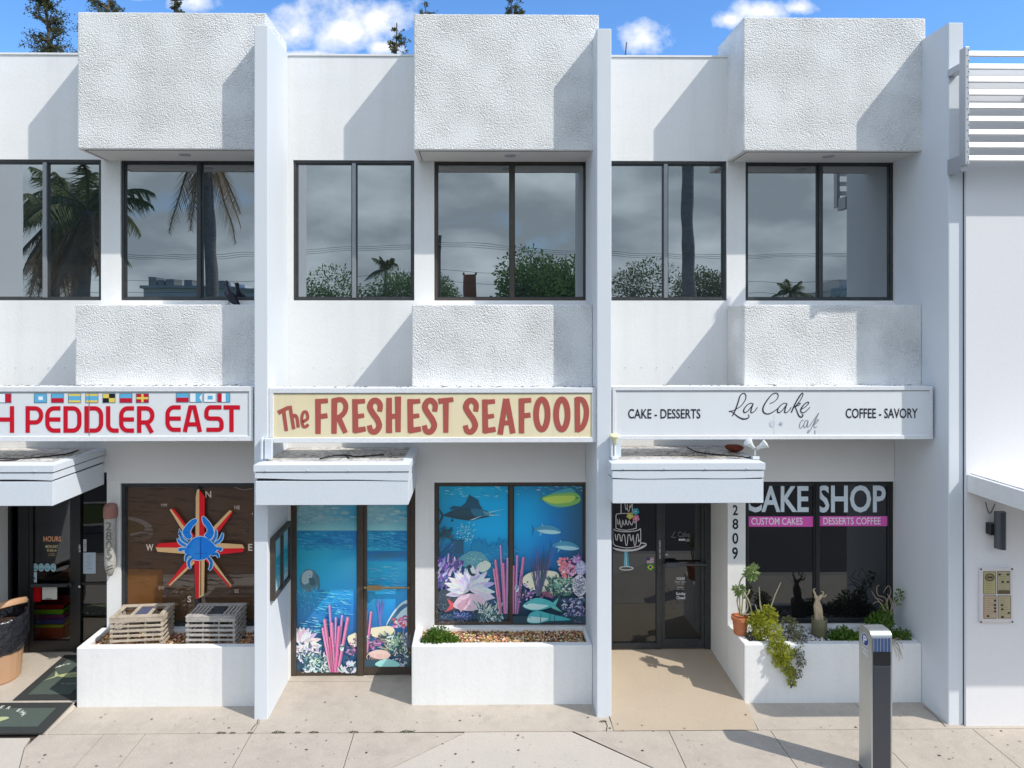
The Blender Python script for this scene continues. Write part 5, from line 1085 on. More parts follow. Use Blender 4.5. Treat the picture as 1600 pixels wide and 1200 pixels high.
# ------------------------------------------------------------------ wooden traps in the first planter
def trap(loc, rz, w, d, h, wd, label, seed, open_top):
    r = random.Random(seed); t = thing('lobster_trap', loc, label, 'wooden trap', 'slatted wooden traps in the planter')
    B = Matrix.Translation(loc) @ Matrix.Rotation(rz, 4, 'Z'); ti = 0.035                      # taper of the sides
    def bar(mb, x0, x1, y0, y1, z0, z1): mb.box(x0, x1, y0, y1, z0, z1, M=B @ Matrix.Rotation(r.uniform(-.006, .006), 4, 'Y'))
    mb = MB(); p = 0.024
    for x in (-w / 2, w / 2 - p):
        for y in (0, d - p): bar(mb, x, x + p, y, y + p, 0, h - 0.012)
    for x in (-w / 6 - .01, w / 6 - .01): bar(mb, x, x + 0.018, 0.002, 0.02, 0, h - 0.012); bar(mb, x, x + 0.018, d - .02, d - 0.002, 0, h - 0.012)
    mb.build('frame', wd, t, bevel=0.002)
    n = 6; sh = h / n
    for side in ('front', 'back', 'left', 'right'):
        for k in range(n):
            mb = MB(); z0 = k * sh + 0.004; z1 = z0 + sh * r.uniform(.42, .50); o = r.uniform(-.006, .006)
            if k == n - 1: z1 = h - 0.002
            if side == 'front': bar(mb, -w / 2 - 0.006 + o, w / 2 + 0.006 + o, -0.012, -0.001, z0, z1)
            if side == 'back': bar(mb, -w / 2 - 0.006, w / 2 + 0.006, d + 0.001, d + 0.012, z0, z1)
            if side == 'left': bar(mb, -w / 2 - 0.012, -w / 2 - 0.001, 0.0, d, z0, z1)
            if side == 'right': bar(mb, w / 2 + 0.001, w / 2 + 0.012, 0.0, d, z0, z1)
            mb.build('slat', wd, t, bevel=0.0015)
    top = [(-w / 2 - .012, w / 2 + .012, -0.012, 0.055), (-w / 2 - .012, w / 2 + .012, d - 0.05, d + 0.012)]
    if open_top: top += [(-w / 2, -w / 2 + .05, .056, d - .051), (w / 2 - .05, w / 2, .056, d - .051), (-0.09, -0.05, .056, d - .051), (0.085, 0.125, .056, d - .051)]
    else: top += [(-w / 2 + k * .042, -w / 2 + k * .042 + .026, .056, d - .051) for k in (0, 1, 2, 3, 4)] + [(w / 2 - k * .042 - .026, w / 2 - k * .042, .056, d - .051) for k in (0, 1, 2, 3)]
    for q in top: mb = MB(); bar(mb, *q, h, h + 0.011); mb.build('slat', wd, t, bevel=0.0015)
    mb = MB(); bar(mb, -0.05, 0.085, 0.07, d - 0.07, h + (-.004 if open_top else -0.006), h + 0.004); mb.build('centre_panel', mat('slate_panel', (0.09, 0.10, 0.17) if open_top else (0.05, 0.06, 0.07), 0.5), t)
    mb = MB()                                                                                    # netting and straw inside
    for k in range(46):
        x, y, z = r.uniform(-w / 2 + .04, w / 2 - .04), r.uniform(.03, d - .03), r.uniform(.02, h * .6); mb.tube([B @ Vector((x, y, z)), B @ Vector((x + r.uniform(-.09, .09), y + r.uniform(-.06, .06), z + r.uniform(-.05, .06)))], .003, 4)
    mb.build('netting', M['rope'], t)['kind'] = 'stuff'
zt_ = PT - 0.04
trap(Vector((XX(212.5, -0.40), -0.385, zt_)), R(5), 0.545, 0.335, 0.315, M['wood'], 'worn brown slatted wooden trap with open top in the planter', 1, True)
trap(Vector((XX(328.5, -0.40), -0.385, zt_)), R(0), 0.525, 0.345, 0.315, M['woodgrey'], 'grey slatted wooden trap with a slatted top under the letter S', 2, False)

# ------------------------------------------------------------------ things at the fish shop entrance
t = thing('trash_can', (XX(-6, -0.02), 0.02, 0.05), 'tan round trash can with black plastic bag folded over its rim', 'trash can')
c0 = t.location; 
mb = MB(); n = 40
mb.lathe([(0.0, 0.0), (0.205, 0.0), (0.215, 0.02), (0.262, 0.62), (0.266, 0.72)], c0, n, wob=lambda j, k: 0.012 * (k % 2) if j < 4 else 0); mb.build('can_body', M['tanplastic'], t, smooth=False)
mb = MB(); r_ = random.Random(5); wv = [r_.uniform(-1, 1) for _ in range(n)]
mb.lathe([(0.256, 0.34), (0.272, 0.36), (0.283, 0.45), (0.286, 0.58), (0.292, 0.70), (0.285, 0.735), (0.262, 0.735), (0.25, 0.60)], c0, n, wob=lambda j, k: 0.022 * wv[(k * 3 + j) % n] * (1.3 if j < 3 else .7)); mb.build('bin_bag', M['bag'], t, smooth=True)
mb = MB(); m_ = Matrix.Rotation(R(-17), 3, 'Y') @ Matrix.Rotation(R(-14), 3, 'X'); mb.lathe([(0.262, 0.0), (0.272, 0.03), (0.262, 0.065), (0.20, 0.075), (0.155, 0.07), (0.15, 0.05), (0.20, 0.02), (0.262, 0.0)], Vector(c0) + Vector((0.0, 0.03, 0.775)), 32, M=m_); mb.build('lid', M['tanplastic'], t, smooth=True)

def door_mat(x0, x1, y0, y1, zf, label, logo):
    t = thing('door_mat', ((x0 + x1) / 2, (y0 + y1) / 2, zf(y0)), label, 'door mat', 'green door mats at the fish shop')
    def sheet(a, b, c, d, h, m, nm):
        mb = MB(); q = lambda x, y: (x, y, zf(y) + h); q0 = lambda x, y: (x, y, zf(y) + .001); mb.face([q(a, c), q(b, c), q(b, d), q(a, d)]); mb.face([q0(a, c), q0(b, c), q(b, c), q(a, c)]); mb.face([q0(b, c), q0(b, d), q(b, d), q(b, c)]); mb.face([q0(a, d), q0(a, c), q(a, c), q(a, d)]); mb.face([q0(b, d), q0(a, d), q(a, d), q(b, d)]); mb.build(nm, m, t)
    sheet(x0, x1, y0, y1, 0.008, M['rubber'], 'mat_border'); sheet(x0 + .10, x1 - .12, y0 + .10, y1 - .10, 0.011, M['matgreen'], 'mat_pile')
    W, H = x1 - x0, y1 - y0
    a = Art(0, fn=lambda u, v, e: Vector((logo[0] + u * logo[2], logo[1] - v * logo[2], zf(logo[1] - v * logo[2]) + 0.0125 + e)))
    c = (172, 178, 132); a.blob([(-.9, .15), (-.4, -.05), (.3, -.2), (.8, -.28), (.95, -.2), (.6, .02), (0, .2), (-.6, .3)], c, 4); a.poly([(-.85, .2), (-1.15, -.1), (-1.0, .22), (-1.2, .5)], c); a.blob([(-.2, -.1), (.1, -.35), (.5, -.42), (.3, -.2)], (120, 140, 90), 3); a.stroke([(-.5, .2), (.5, -.05)], .05, (110, 120, 90))
    txt = 'FISH PEDDLER EAST'
    for i, ch in enumerate(txt):
        if ch == ' ': continue
        an = math.pi * (1.0 - (i + .5) / len(txt)); x, y = 1.25 * math.cos(an), -.30 - .42 * math.sin(an); a.text(ch, x - .045, y - .06, x + .045, y + .06, (200, 205, 195), .02)
    a.text('fresh daily', -.5, .62, .5, .74, (150, 156, 146)); a.build('fish_emblem', M['paintink'], t)
zf1 = lambda y: 0.004 + (0.028 * max(0, (y - JY) / (BOXY - JY)) if y < BOXY else 0.028 + (FR - 0.030) * (y - BOXY) / (0.75 - BOXY))
mx1 = XX(114, -0.5) 
door_mat(-6.35, mx1, ground(60, 1149).y, -0.50, lambda y: zf1(y) + 0.012, 'dark green mat with yellow fish emblem, the nearer of the two at the fish shop', (-5.25, -0.86, 0.40))
door_mat(-5.06, plL[1] - 0.05, -0.43, 0.50, zf1, 'dark green mat half in shade beside the planter, behind the other mat', (-4.55, 0.10, 0.34))
# nested shopping baskets behind the glass
bx, by = XX(84, 0.85), 0.86
for k, (c, lb) in enumerate((((150, 36, 18), 'red-orange shopping basket at the bottom of the stack behind the glass door'), ((150, 175, 30), 'yellow-green shopping basket above the bottom red one'), ((40, 70, 150), 'blue shopping basket in the middle of the stack behind the glass'),
        ((110, 40, 110), 'purple shopping basket between the blue and the upper green one'), ((130, 190, 40), 'bright green shopping basket just below the top one'), ((150, 14, 24), 'dark red shopping basket on top of the stack behind the glass door'))):
    z = FR + 0.002 + (0.0 if k == 0 else 0.16 + 0.062 * (k - 1)); t = thing('shopping_basket', (bx, by, z), lb, 'basket', 'nested shopping baskets inside the fish shop'); mb = MB(); hb = 0.215 if k == 0 else 0.10
    lo, hi = (0.165, 0.12), (0.205, 0.15)
    rings = [[(bx + sx * a, by + sy * b, z + zz) for sx, sy in ((-1, -1), (1, -1), (1, 1), (-1, 1))] for (a, b, zz) in ((*lo, 0.0), (*hi, hb), (hi[0] + .016, hi[1] + .016, hb), (hi[0] + .016, hi[1] + .016, hb + .02), (hi[0] - .004, hi[1] - .004, hb + .02))]
    for a, b in zip(rings, rings[1:]):
        for q in range(4): mb.face([a[q], a[(q + 1) % 4], b[(q + 1) % 4], b[q]])
    mb.face(rings[0][::-1]); bm_ = mat('basket_plastic', lin(c), 0.4, noise=(15, .3, tuple(x * .6 for x in lin(c)))); mb.build('basket_body', bm_, t)
    mb = MB(); mb.tube([(bx - .12, by, z + hb + .02), (bx - .09, by, z + hb + .035), (bx + .09, by, z + hb + .035), (bx + .12, by, z + hb + .02)], .006, 6); mb.build('basket_handle', M['cable'], t)

# carved driftwood piling with the number 2805, hung on the pilaster
t = thing('wooden_post', (XX(172, -0.06), -0.07, ZZ(900, -.06)), 'grey carved wooden post with brown cap and number 2805 on pilaster', 'post')
pxm = XX(173.5, -0.06); pr = XX(182, -.06) - pxm
zt1, zb1_ = ZZ(806, -.06), ZZ(880, -.06)
mb = MB(); mb.lathe([(0.0, zb1_ - .13), (pr * .35, zb1_ - .12), (pr * .8, zb1_ - .05), (pr * .98, zb1_ + .02), (pr, zt1 - .1), (pr * 1.04, zt1)], (pxm, -0.075, 0), 18, wob=lambda j, k: .05 * math.sin(k * 2.3 + j)); mb.build('post_body', mat('silver_driftwood', (0.46, 0.45, 0.42), .9, noise=[((30, 30, 3), .8, (.28, .27, .25)), (12, .4, (.56, .55, .52))], bump=(40, .01, 4)), t, smooth=True)
mb = MB(); mb.lathe([(pr * 1.12, zt1 - .004), (pr * 1.22, zt1 + .02), (pr * 1.2, zt1 + .10), (pr * 1.0, zt1 + .145), (pr * .5, zt1 + .16), (0, zt1 + .162)], (pxm, -0.075, 0), 18, wob=lambda j, k: .03 * math.sin(k * 1.7)); mb.build('post_cap', M['cream'], t, smooth=True)
mb = MB(); mb.tube([(pxm + .01, -.155, zb1_ + .0), (pxm + .07, -.16, zb1_ + .025)], .006, 5); mb.tube([(pxm - .02, -.155, zb1_ - .04), (pxm + .075, -.16, zb1_ - .005)], .006, 5); mb.build('rope_tie', M['soil'], t)
a = Art(-0.075 - pr * 1.10)
for ch, q in zip('2805', ((165, 816, 174, 829), (165, 831, 174.5, 844), (165, 845, 175, 858), (166, 859, 175, 874))): a.text(ch, *q, (112, 109, 100), .0)
a.build('post_number', M['paintink'], t)

# ------------------------------------------------------------------ plants
def leaves(mb, pts_fn, n, size, r, droop=0.0, m=0):
    for _ in range(n):
        p, out = pts_fn(); s = size * r.uniform(.6, 1.25); d = (out + Vector((r.gauss(0, .5), r.gauss(0, .5), r.gauss(0, .5) - droop))).normalized(); u = d.cross(Vector((r.gauss(0, 1), r.gauss(0, 1), r.gauss(0, 1)))).normalized()
        mb.face([p, p + d * s * .5 + u * s * .28, p + d * s, p + d * s * .5 - u * s * .28], m)
def clump(c, rad, r):
    c = Vector(c)
    def f():
        v = Vector((r.gauss(0, 1), r.gauss(0, 1), r.gauss(0, 1))).normalized(); k = r.random() ** .35; v2 = Vector((v.x * rad[0], v.y * rad[1], abs(v.z) * rad[2] if rad[2] > 0 else v.z * -rad[2])) * k
        return c + v2, v
    return f
def shrub(name, label, cat, spots, n, size, lm, seed, stems=True, droop=0.0, group=None):
    r = random.Random(seed); base = Vector(spots[0][0]); t = thing(name, base, label, cat, group); mb = MB(); tot = sum(abs(s[1][0] * s[1][1] * s[1][2]) ** .67 for s in spots)
    for c, rad in spots: leaves(mb, clump(c, rad, r), int(n * abs(rad[0] * rad[1] * rad[2]) ** .67 / tot), size, r, droop)
    mb.build('foliage', lm, t)
    if stems:
        mb = MB()
        for c, rad in spots:
            for _ in range(7): q = Vector(c) + Vector((r.uniform(-.8, .8) * rad[0], r.uniform(-.8, .8) * rad[1], r.uniform(.2, .85) * rad[2])); mb.tube([Vector(c) + Vector((0, 0, -.01)), (Vector(c) + q) / 2 + Vector((0, 0, .02)), q], [.004, .003, .0015], 4)
        mb.build('stem', M['stem'], t)
    return t
zg = PT - 0.045
shrub('small_shrub', 'small bright green shrub at the left end of the gravel planter', 'shrub', [((XX(684, -.35), -.34, zg), (.17, .10, .19)), ((XX(676, -.38), -.39, zg), (.11, .07, .17)), ((XX(702, -.38), -.36, zg), (.12, .08, .11))], 2200, .030, M['leafgreen'], 11)
# trailing yellow-green succulent hanging over the planter front
r = random.Random(12); t = thing('trailing_plant', (XX(1200, -.38), -.36, zg), 'yellow-green trailing succulent spilling over the cafe planter front', 'plant'); mb = MB()
yx = lambda px, py, Y: at(px, py, Y)
spots = [(1182, 968, -.33, .09), (1200, 962, -.30, .11), (1190, 985, -.38, .10), (1206, 985, -.42, .11), (1178, 975, -.36, .07), (1214, 1000, -.50, .085), (1221, 1015, -.53, .085), (1208, 1015, -.52, .075), (1225, 1032, -.54, .075), (1232, 1020, -.53, .07), (1216, 1034, -.54, .06), (1235, 1050, -.545, .055), (1229, 1046, -.545, .05), (1237, 1064, -.545, .045)]
for (px, py, Y, s) in spots: leaves(mb, clump(yx(px, py, Y), (s, s * .6, -s), r), int(330 * (s / .08) ** 2), .026, r)
mb.build('foliage', M['leafyellow'], t); mb = MB()
for (px, py, Y, s) in spots[5:]: mb.tube([yx(1200, 985, -.40), yx((1200 + px) / 2, 1000, -.50), yx(px, py, Y)], .004, 4)
mb.build('stem', M['stem'], t); mb = MB()
for (px, py, ex, ey) in ((1190, 955, 1186, 917), (1190, 955, 1187, 938), (1204, 950, 1220, 910), (1186, 958, 1180, 945)): mb.tube([yx(px, py, -.3), yx((px + ex) / 2 - 1, (py + ey) / 2, -.3), yx(ex, ey, -.3)], [.007, .006, .004], 5)
mb.build('stem', M['stem'], t)
r = random.Random(13); t = thing('trailing_plant', (XX(1238, -.4), -.36, zg), 'greyish olive trailing plant hanging beside the yellow-green one', 'plant'); mb = MB()
for (px, py, Y, s) in ((1232, 975, -.30, .09), (1243, 985, -.36, .09), (1250, 1000, -.46, .075), (1248, 1020, -.54, .06), (1252, 1035, -.54, .055), (1246, 1052, -.545, .05), (1238, 1068, -.545, .035)): leaves(mb, clump(yx(px, py, Y), (s, s * .55, -s), r), int(270 * (s / .08) ** 2), .023, r, .3)
mb.build('foliage', M['leafolive'], t)
# dark little leaves on the left of the yellow plant
shrub('small_shrub', 'low grey-leaved plant right of the terracotta pot', 'shrub', [((XX(1176, -.30), -.30, zg), (.10, .08, .10)), ((XX(1186, -.2), -.2, zg), (.10, .08, .12))], 520, .022, M['leafolive'], 15)
shrub('small_shrub', 'dark green low shrub left of the pay station', 'shrub', [((XX(1318, -.33), -.33, zg), (.13, .10, .15)), ((XX(1335, -.36), -.36, zg), (.11, .08, .11)), ((XX(1305, -.30), -.28, zg), (.08, .07, .10))], 1300, .034, M['leafgreen'], 16)
shrub('small_shrub', 'tallest green shrub of the cafe planter, behind the pay station', 'shrub', [((XX(1372, -.25), -.25, zg), (.16, .12, .30)), ((XX(1383, -.2), -.2, zg + .1), (.08, .08, .26)), ((XX(1358, -.3), -.3, zg), (.11, .09, .16)), ((XX(1408, -.28), -.30, zg), (.13, .09, .12))], 2100, .034, M['leafgreen'], 17)
# potted succulent with long stems
t = thing('potted_plant', (XX(1156.5, -.24), -.24, PT), 'terracotta pot with pale leggy succulent at the planter corner', 'potted plant'); c0 = t.location
mb = MB(); mb.lathe([(0, .001), (.066, .001), (.084, .155), (.096, .16), (.098, .195), (.088, .195), (.082, .17), (0, .165)], c0, 24); mb.build('flower_pot', M['terracotta'], t, smooth=False)
mb = MB(); lf = MB(); r = random.Random(21)
for path in ([(1157, 962), (1156, 940), (1154, 920), (1158, 905), (1166, 898), (1172, 896)], [(1158, 962), (1160, 945), (1160, 925), (1154, 922)], [(1160, 962), (1168, 950), (1164, 930), (1158, 924)], [(1160, 960), (1174, 958), (1170, 940), (1163, 928)], [(1156, 960), (1152, 940), (1154, 926)], [(1162, 935), (1169, 927), (1171, 921)]):
    pts = [tuple(at(u, v, -.24 + .02 * r.uniform(-1, 1))) for u, v in path]; mb.tube(smooth_path(pts, 4), .0085, 6)
for (u, v, s) in ((1176, 892, .055), (1173, 898, .04), (1154, 922, .035)): leaves(lf, clump(at(u, v, -.24), (s, s, -s), r), 70, .06, r)
mb.build('stem', M['stem'], t, smooth=True); lf.build('foliage', leaf_mat('pale_succulent', (.26, .36, .14), (.36, .42, .20)), t)
# bleached caudex in an olive pot
pl_ = at(1280, 993, -.20); t = thing('potted_plant', (pl_.x, -.20, PT - .045), 'olive glazed pot with bleached twisted trunk in white pebbles', 'potted plant'); c0 = t.location
mb = MB(); mb.lathe([(0, .001), (.072, .001), (.080, .02), (.084, .19), (.080, .205), (.072, .20), (.068, .15), (0, .14)], c0, 24); mb.build('flower_pot', M['olivepot'], t, smooth=True)
mb = MB()
for path, rr in ((([(1275, 972), (1276, 955), (1275, 945), (1277, 938), (1274, 930), (1272, 924)]), [.022, .03, .024, .022, .012, .008]), (([(1285, 972), (1282, 955), (1280, 945), (1278, 938), (1284, 930), (1287, 926)]), [.02, .026, .022, .018, .010, .007]), (([(1280, 972), (1279, 955), (1278, 944)]), [.02, .03, .02]), (([(1284, 931), (1289, 932), (1291, 928)]), [.009, .007, .004]), (([(1287, 926), (1284, 924)]), [.007, .004]), (([(1272, 925), (1271, 921), (1274, 920)]), [.008, .006, .004])):
    mb.tube(smooth_path([tuple(at(u, v, -.20)) for u, v in path], 4), [x for x in rr for _ in range(1)] if False else [rr[min(int(i / 4), len(rr) - 1)] for i in range((len(path) - 1) * 4 + 1)], 8)
mb.build('trunk', M['caudex'], t, smooth=True)
lf = MB(); leaves(lf, clump(at(1286, 925, -.20), (.03, .03, -.02), random.Random(3)), 16, .03, random.Random(4)); lf.build('foliage', M['leafolive'], t)
# bare twiggy plants
def twigs(label, paths, Y, m, leafm=None, w=.006, leafpts=()):
    b = at(*paths[0][0], Y); t = thing('bare_plant', b, label, 'plant'); mb = MB(); r = random.Random(len(paths))
    for p in paths: q = smooth_path([tuple(at(u, v, Y + r.uniform(-.03, .03))) for u, v in p], 4); mb.tube(q, [w * (1 - .6 * i / len(q)) for i in range(len(q))], 5)
    mb.build('twig', m, t, smooth=True)
    if leafm:
        lf = MB()
        for (u, v) in leafpts: leaves(lf, clump(at(u, v, Y), (.03, .03, -.03), r), 24, .035, r)
        lf.build('foliage', leafm, t)
twigs('pale curling bare branches above the tall green shrub', [[(1382, 960), (1378, 944), (1370, 940), (1364, 944)], [(1384, 955), (1374, 940), (1367, 932), (1362, 924)], [(1386, 955), (1384, 935), (1372, 930), (1370, 918), (1374, 914)], [(1388, 955), (1386, 940), (1392, 925), (1388, 915), (1380, 926)], [(1390, 958), (1394, 940), (1386, 928)], [(1380, 940), (1374, 936), (1368, 935)]], -.2, M['dry'])
twigs('bare stems with small dark leaf tufts against the grey fin', [[(1390, 962), (1396, 945), (1400, 935), (1404, 926)], [(1392, 960), (1400, 948), (1406, 938)], [(1394, 950), (1390, 935), (1386, 928)], [(1392, 958), (1395, 940)]], -.22, M['dry'], M['leafgreen'], .005, [(1405, 926), (1400, 942), (1406, 934)])
twigs('dry grey twigs hanging over the planter rim behind the pay station', [[(1395, 1000), (1402, 1006), (1407, 1018), (1405, 1032)], [(1396, 1000), (1405, 1010), (1404, 1026)], [(1394, 1001), (1400, 1010), (1409, 1022), (1410, 1030)], [(1393, 1002), (1398, 1014), (1401, 1026)], [(1396, 999), (1408, 1004), (1411, 1014)], [(1392, 1000), (1404, 998), (1412, 1002)]], -.53, M['dry'], None, .004)
# little weeds in the pavement joint
r = random.Random(31); proto = None
for k, (px, w_) in enumerate(((347, .05), (365, .03), (392, .03), (436, .07), (466, .03), (491, .05), (553, .05), (592, .05), (636, .07), (947, .04))):
    p = ground(px, 1143); p.y = JY + .002 + (.16 if px == 947 else 0)
    if proto is None:
        mb = MB(); leaves(mb, clump((0, 0, 0.0), (.05, .012, .012), r), 130, .011, r); proto = mb.build('weed_tuft', leaf_mat('weed_leaf', (.13, .13, .07), (.24, .20, .14))); o = proto
    else: o = proto.copy(); COL.objects.link(o)
    o.location = (p.x, p.y, .002); o.scale = (w_ / .05, 1, w_ / .06)
    tag(o, 'small dull green weed tuft growing in the pavement joint' if px != 947 else 'small weed tuft in the crack at the foot of the fin', 'weed', 'weed tufts in the pavement joint')

# ------------------------------------------------------------------ pay station
f0 = at(1362.5, 990, -1.78); f1 = at(1392, 990, -1.78); PX0, PX1 = f0.x, f1.x; PYF = -1.78; PD = 0.20; PH = 1.345
t = thing('pay_station', ((PX0 + PX1) / 2, PYF + PD / 2, 0), 'slim silver and charcoal parking pay station with solar top', 'pay station')
def capsule(mb, x0, x1, y0, y1, z0, z1, rad):            # rounded shoulders seen from the side
    prof = [(y0, z0)] + [(y0 + rad - rad * math.cos(R(a)), z1 - rad + rad * math.sin(R(a))) for a in range(0, 91, 15)] + [(y1 - rad + rad * math.sin(R(a)), z1 - rad + rad * math.cos(R(a))) for a in range(0, 91, 15)] + [(y1, z0)]
    A = [(x0, y, z) for y, z in prof]; B_ = [(x1, y, z) for y, z in prof]; n = len(prof); mb.face(A[::-1]); mb.face(B_)
    for i in range(n): k = (i + 1) % n; mb.face([A[i], A[k], B_[k], B_[i]])
mb = MB(); capsule(mb, PX0 - .005, PX1 + .012, PYF, PYF + PD, 0.03, PH, .055); mb.build('body', M['silver'], t, bevel=.006)
mb = MB(); zs = [ZZ(q, PYF - .004, 1378) for q in (997, 1017, 1041)]
mb.box(PX0 + .010, PX1 - .004, PYF - .006, PYF + .002, .05, zs[2]); mb.build('front_panel', M['charcoal'], t, bevel=.002)
mb = MB(); mb.box(PX0 + .010, PX1 - .004, PYF - .007, PYF + .002, zs[1] - .006, zs[0]); so = mb.build('solar_panel', M['solar'], t)
mb = MB()
for k in range(6): x = PX0 + .012 + (PX1 - PX0 - .018) * k / 5; mb.box(x - .0015, x + .0015, PYF - .0085, PYF - .006, zs[1] - .006, zs[0])
mb.build('cell_line', M['plate'], so)
mb = MB(); mb.box(PX0 + .010, PX1 - .004, PYF - .005, PYF + .002, zs[2] + .004, zs[1] - .010); mb.build('display_band', M['blackframe'], t)
mb = MB(); mb.box(PX0 - .008, PX1 + .016, PYF - .01, PYF + PD + .004, 0.002, .03); mb.build('base_plate', M['gunmetal'], t, bevel=.004)
zc = PH - .115; XS = PX0 - .0055
a = Art(0, fn=lambda u, v, e: Vector((XS - e - .0005, PYF + PD * .5 - u * 1.0, zc - v)), step=.0004)
a.ell(0, 0, .058, .058, (236, 240, 244), 28); a.ell(0, 0, .052, .052, (34, 60, 140), 28); a.text('P', -.026, -.036, .028, .036, (240, 243, 246), .02); a.text('PAY', -.05, .075, .06, .105, (235, 238, 240), .02); a.text('HERE', -.05, .112, .06, .138, (235, 238, 240), .02)
a.build('parking_emblem', M['ink'], t)

# ------------------------------------------------------------------ neighbouring building, louvres, lamp and notice
nb = thing('neighbour_building', (7, NEIY, 0), 'plain white neighbouring building with canopy at the right edge', 'building')
NX = p3R + 0.008; NT = ZZ(101, NEIY, 1560)
mb = MB(); mb.box(NX, 12, NEIY, 8, -.05, NT); mb.build('wall', mat('smooth_white_render', (.76, .755, .77), .75, noise=[(.5, .4, (.70, .70, .72)), (25, .12, (.6, .6, .6))], bump=(50, .001, 3), spec=.2), nb)
mb = MB(); mb.box(p3R - 0.001, NX + .001, NEIY + .03, 7, -.05, NT - .1); mb.build('joint', M['gapdark'], nb)
cz0, cz1 = ZZ(768.5, NEIY, 1508), ZZ(741, NEIY, 1508)
mb = MB(); mb.box(NX + .01, 12, NEIY - .92, NEIY - .001, cz0, cz1); cn = mb.build('entrance_canopy', M['white'], nb, bevel=.006)
mb = MB(); mb.box(NX + .05, 11.9, NEIY - .88, NEIY - .002, cz1 + .001, cz1 + .012); mb.build('canopy_roof', mat('chalky_roof', (.74, .72, .70), .9, noise=[(3, .8, (.5, .47, .44)), (25, .6, (.3, .28, .26))]), cn)
lv = thing('louvre_screen', (7, NEIY - .25, ZZ(247, -1.2)), 'white horizontal slat screen fixed high on the neighbouring wall', 'louvre screen')
LY = NEIY - .215; lx = XX(1511, LY)
for k, py in enumerate((84.5, 104.5, 124.8, 145, 165.8, 186.3, 207, 227.2, 247.6)):
    z = ZZ(py, LY, 1560); mb = MB(); m_ = Matrix.Translation((lx, LY, z)) @ Matrix.Rotation(R(-24), 4, 'X'); mb.box(0.002, 7.0, -.012, .012, -.031, .031, M=m_); mb.build('slat', M['slatwhite'], lv, bevel=.003)
mb = MB(); mb.box(lx - .042, lx - .001, LY - .035, LY + .05, ZZ(258, LY, 1508), ZZ(75, LY, 1508)); ep = mb.build('end_plate', M['plate'], lv, bevel=.003)
mb = MB()
for k in range(22):
    z = ZZ(254, LY) + k * (ZZ(78, LY) - ZZ(254, LY)) / 21; mb.box(lx - .026 + (k % 2) * .012, lx - .018 + (k % 2) * .012, LY - .038, LY - .034, z, z + .008)
mb.build('rivet', M['gapdark'], ep)
for (py0, py1, x0, x1) in ((96, 107, 1489, 1504), (241, 266, 1483, 1500)):
    mb = MB(); zc = (ZZ(py0, -1.1) + ZZ(py1, -1.1)) / 2; hh = (ZZ(py0, -1.1) - ZZ(py1, -1.1)) / 2; mb.box(p3R - .10 if py0 > 200 else p3R - .075, lx - .03, LY + .04, PIER3Y - .002, zc - hh, zc + hh); mb.build('bracket', M['plate'], lv, bevel=.003)
mb = MB(); mb.box(lx + 1.0, lx + 1.06, LY + .05, NEIY - .002, ZZ(250, LY), ZZ(84, LY)); mb.box(lx + 3.5, lx + 3.56, LY + .05, NEIY - .002, ZZ(250, LY), ZZ(84, LY)); mb.build('rear_post', M['plate'], lv)
wl = at(1561, 830, NEIY); t = thing('wall_lamp', wl, 'dark grey half-cylinder wall lamp on the white wall above the notice', 'lamp')
hw = (XX(1571.5, NEIY - .1) - XX(1556, NEIY - .1)) / 2; cx_ = XX(1563.5, NEIY - .1); z0, z1 = ZZ(860, NEIY - .1), ZZ(802, NEIY - .1)
mb = MB(); n = 14; P_ = [(cx_ - hw * math.cos(math.pi * k / n), NEIY - .075 - .075 * math.sin(math.pi * k / n)) for k in range(n + 1)]
for a_, b_ in zip(P_, P_[1:]): mb.face([(*a_, z0), (*b_, z0), (*b_, z1), (*a_, z1)])
mb.face([(*p, z1 - .004) for p in P_]); mb.face([(*p, z0 + .004) for p in P_][::-1]); mb.face([(P_[0][0], P_[0][1], z0), (P_[0][0], P_[0][1], z1), (P_[-1][0], P_[-1][1], z1), (P_[-1][0], P_[-1][1], z0)]); mb.build('lamp_shade', M['gunmetal'], t, bevel=.002)
mb = MB(); mb.box(cx_ - hw - .03, cx_ + hw * .6, NEIY - .074, NEIY - .001, (z0 + z1) / 2 - .06, (z0 + z1) / 2 + .055); mb.build('lamp_mount', M['blackframe'], t, bevel=.003)
mb = MB(); mb.tube(smooth_path([tuple(at(u, v, NEIY - .012)) for u, v in ((1540, 784), (1542, 793), (1546, 802), (1550, 798), (1555, 787))], 4), .004, 5); mb.build('wire', M['cable'], t)
p0, p1 = at(1532, 973, NEIY - .03), at(1582.5, 888, NEIY - .03); t = thing('notice_case', (p0.x, NEIY, p0.z), 'white framed notice case with four brown printed sheets', 'notice board')
mb = MB(); mb.box(p0.x, p1.x, NEIY - .030, NEIY - .001, p0.z, p1.z); mb.build('case', mat('notice_frame', (.68, .64, .63), .5, noise=(10, .3, (.6, .55, .55))), t, bevel=.005)
a = Art(NEIY - .032, 1520, 780, 5.85); pp = (178, 164, 128)
for (u0, v0, u1, v1) in ((96, 660, 212, 870), (222, 658, 342, 868), (98, 880, 216, 1092), (228, 880, 348, 1090)):
    a.rect(u0, v0, u1, v1, (96, 82, 62)); a.rect(u0 + 5, v0 + 5, u1 - 5, v1 - 5, jit(pp, 8))
    for k in range(9): v = v0 + 26 + k * 20; a.rect(u0 + 16, v, u1 - 16 - rnd.randint(0, 40), v + 4, (140, 124, 92))
a.ell(155, 714, 44, 36, (60, 54, 46), 24); a.ell(155, 714, 36, 28, (140, 128, 104), 24); a.rect(130, 706, 180, 722, (70, 62, 52)); a.rect(230, 832, 336, 862, (100, 84, 64))
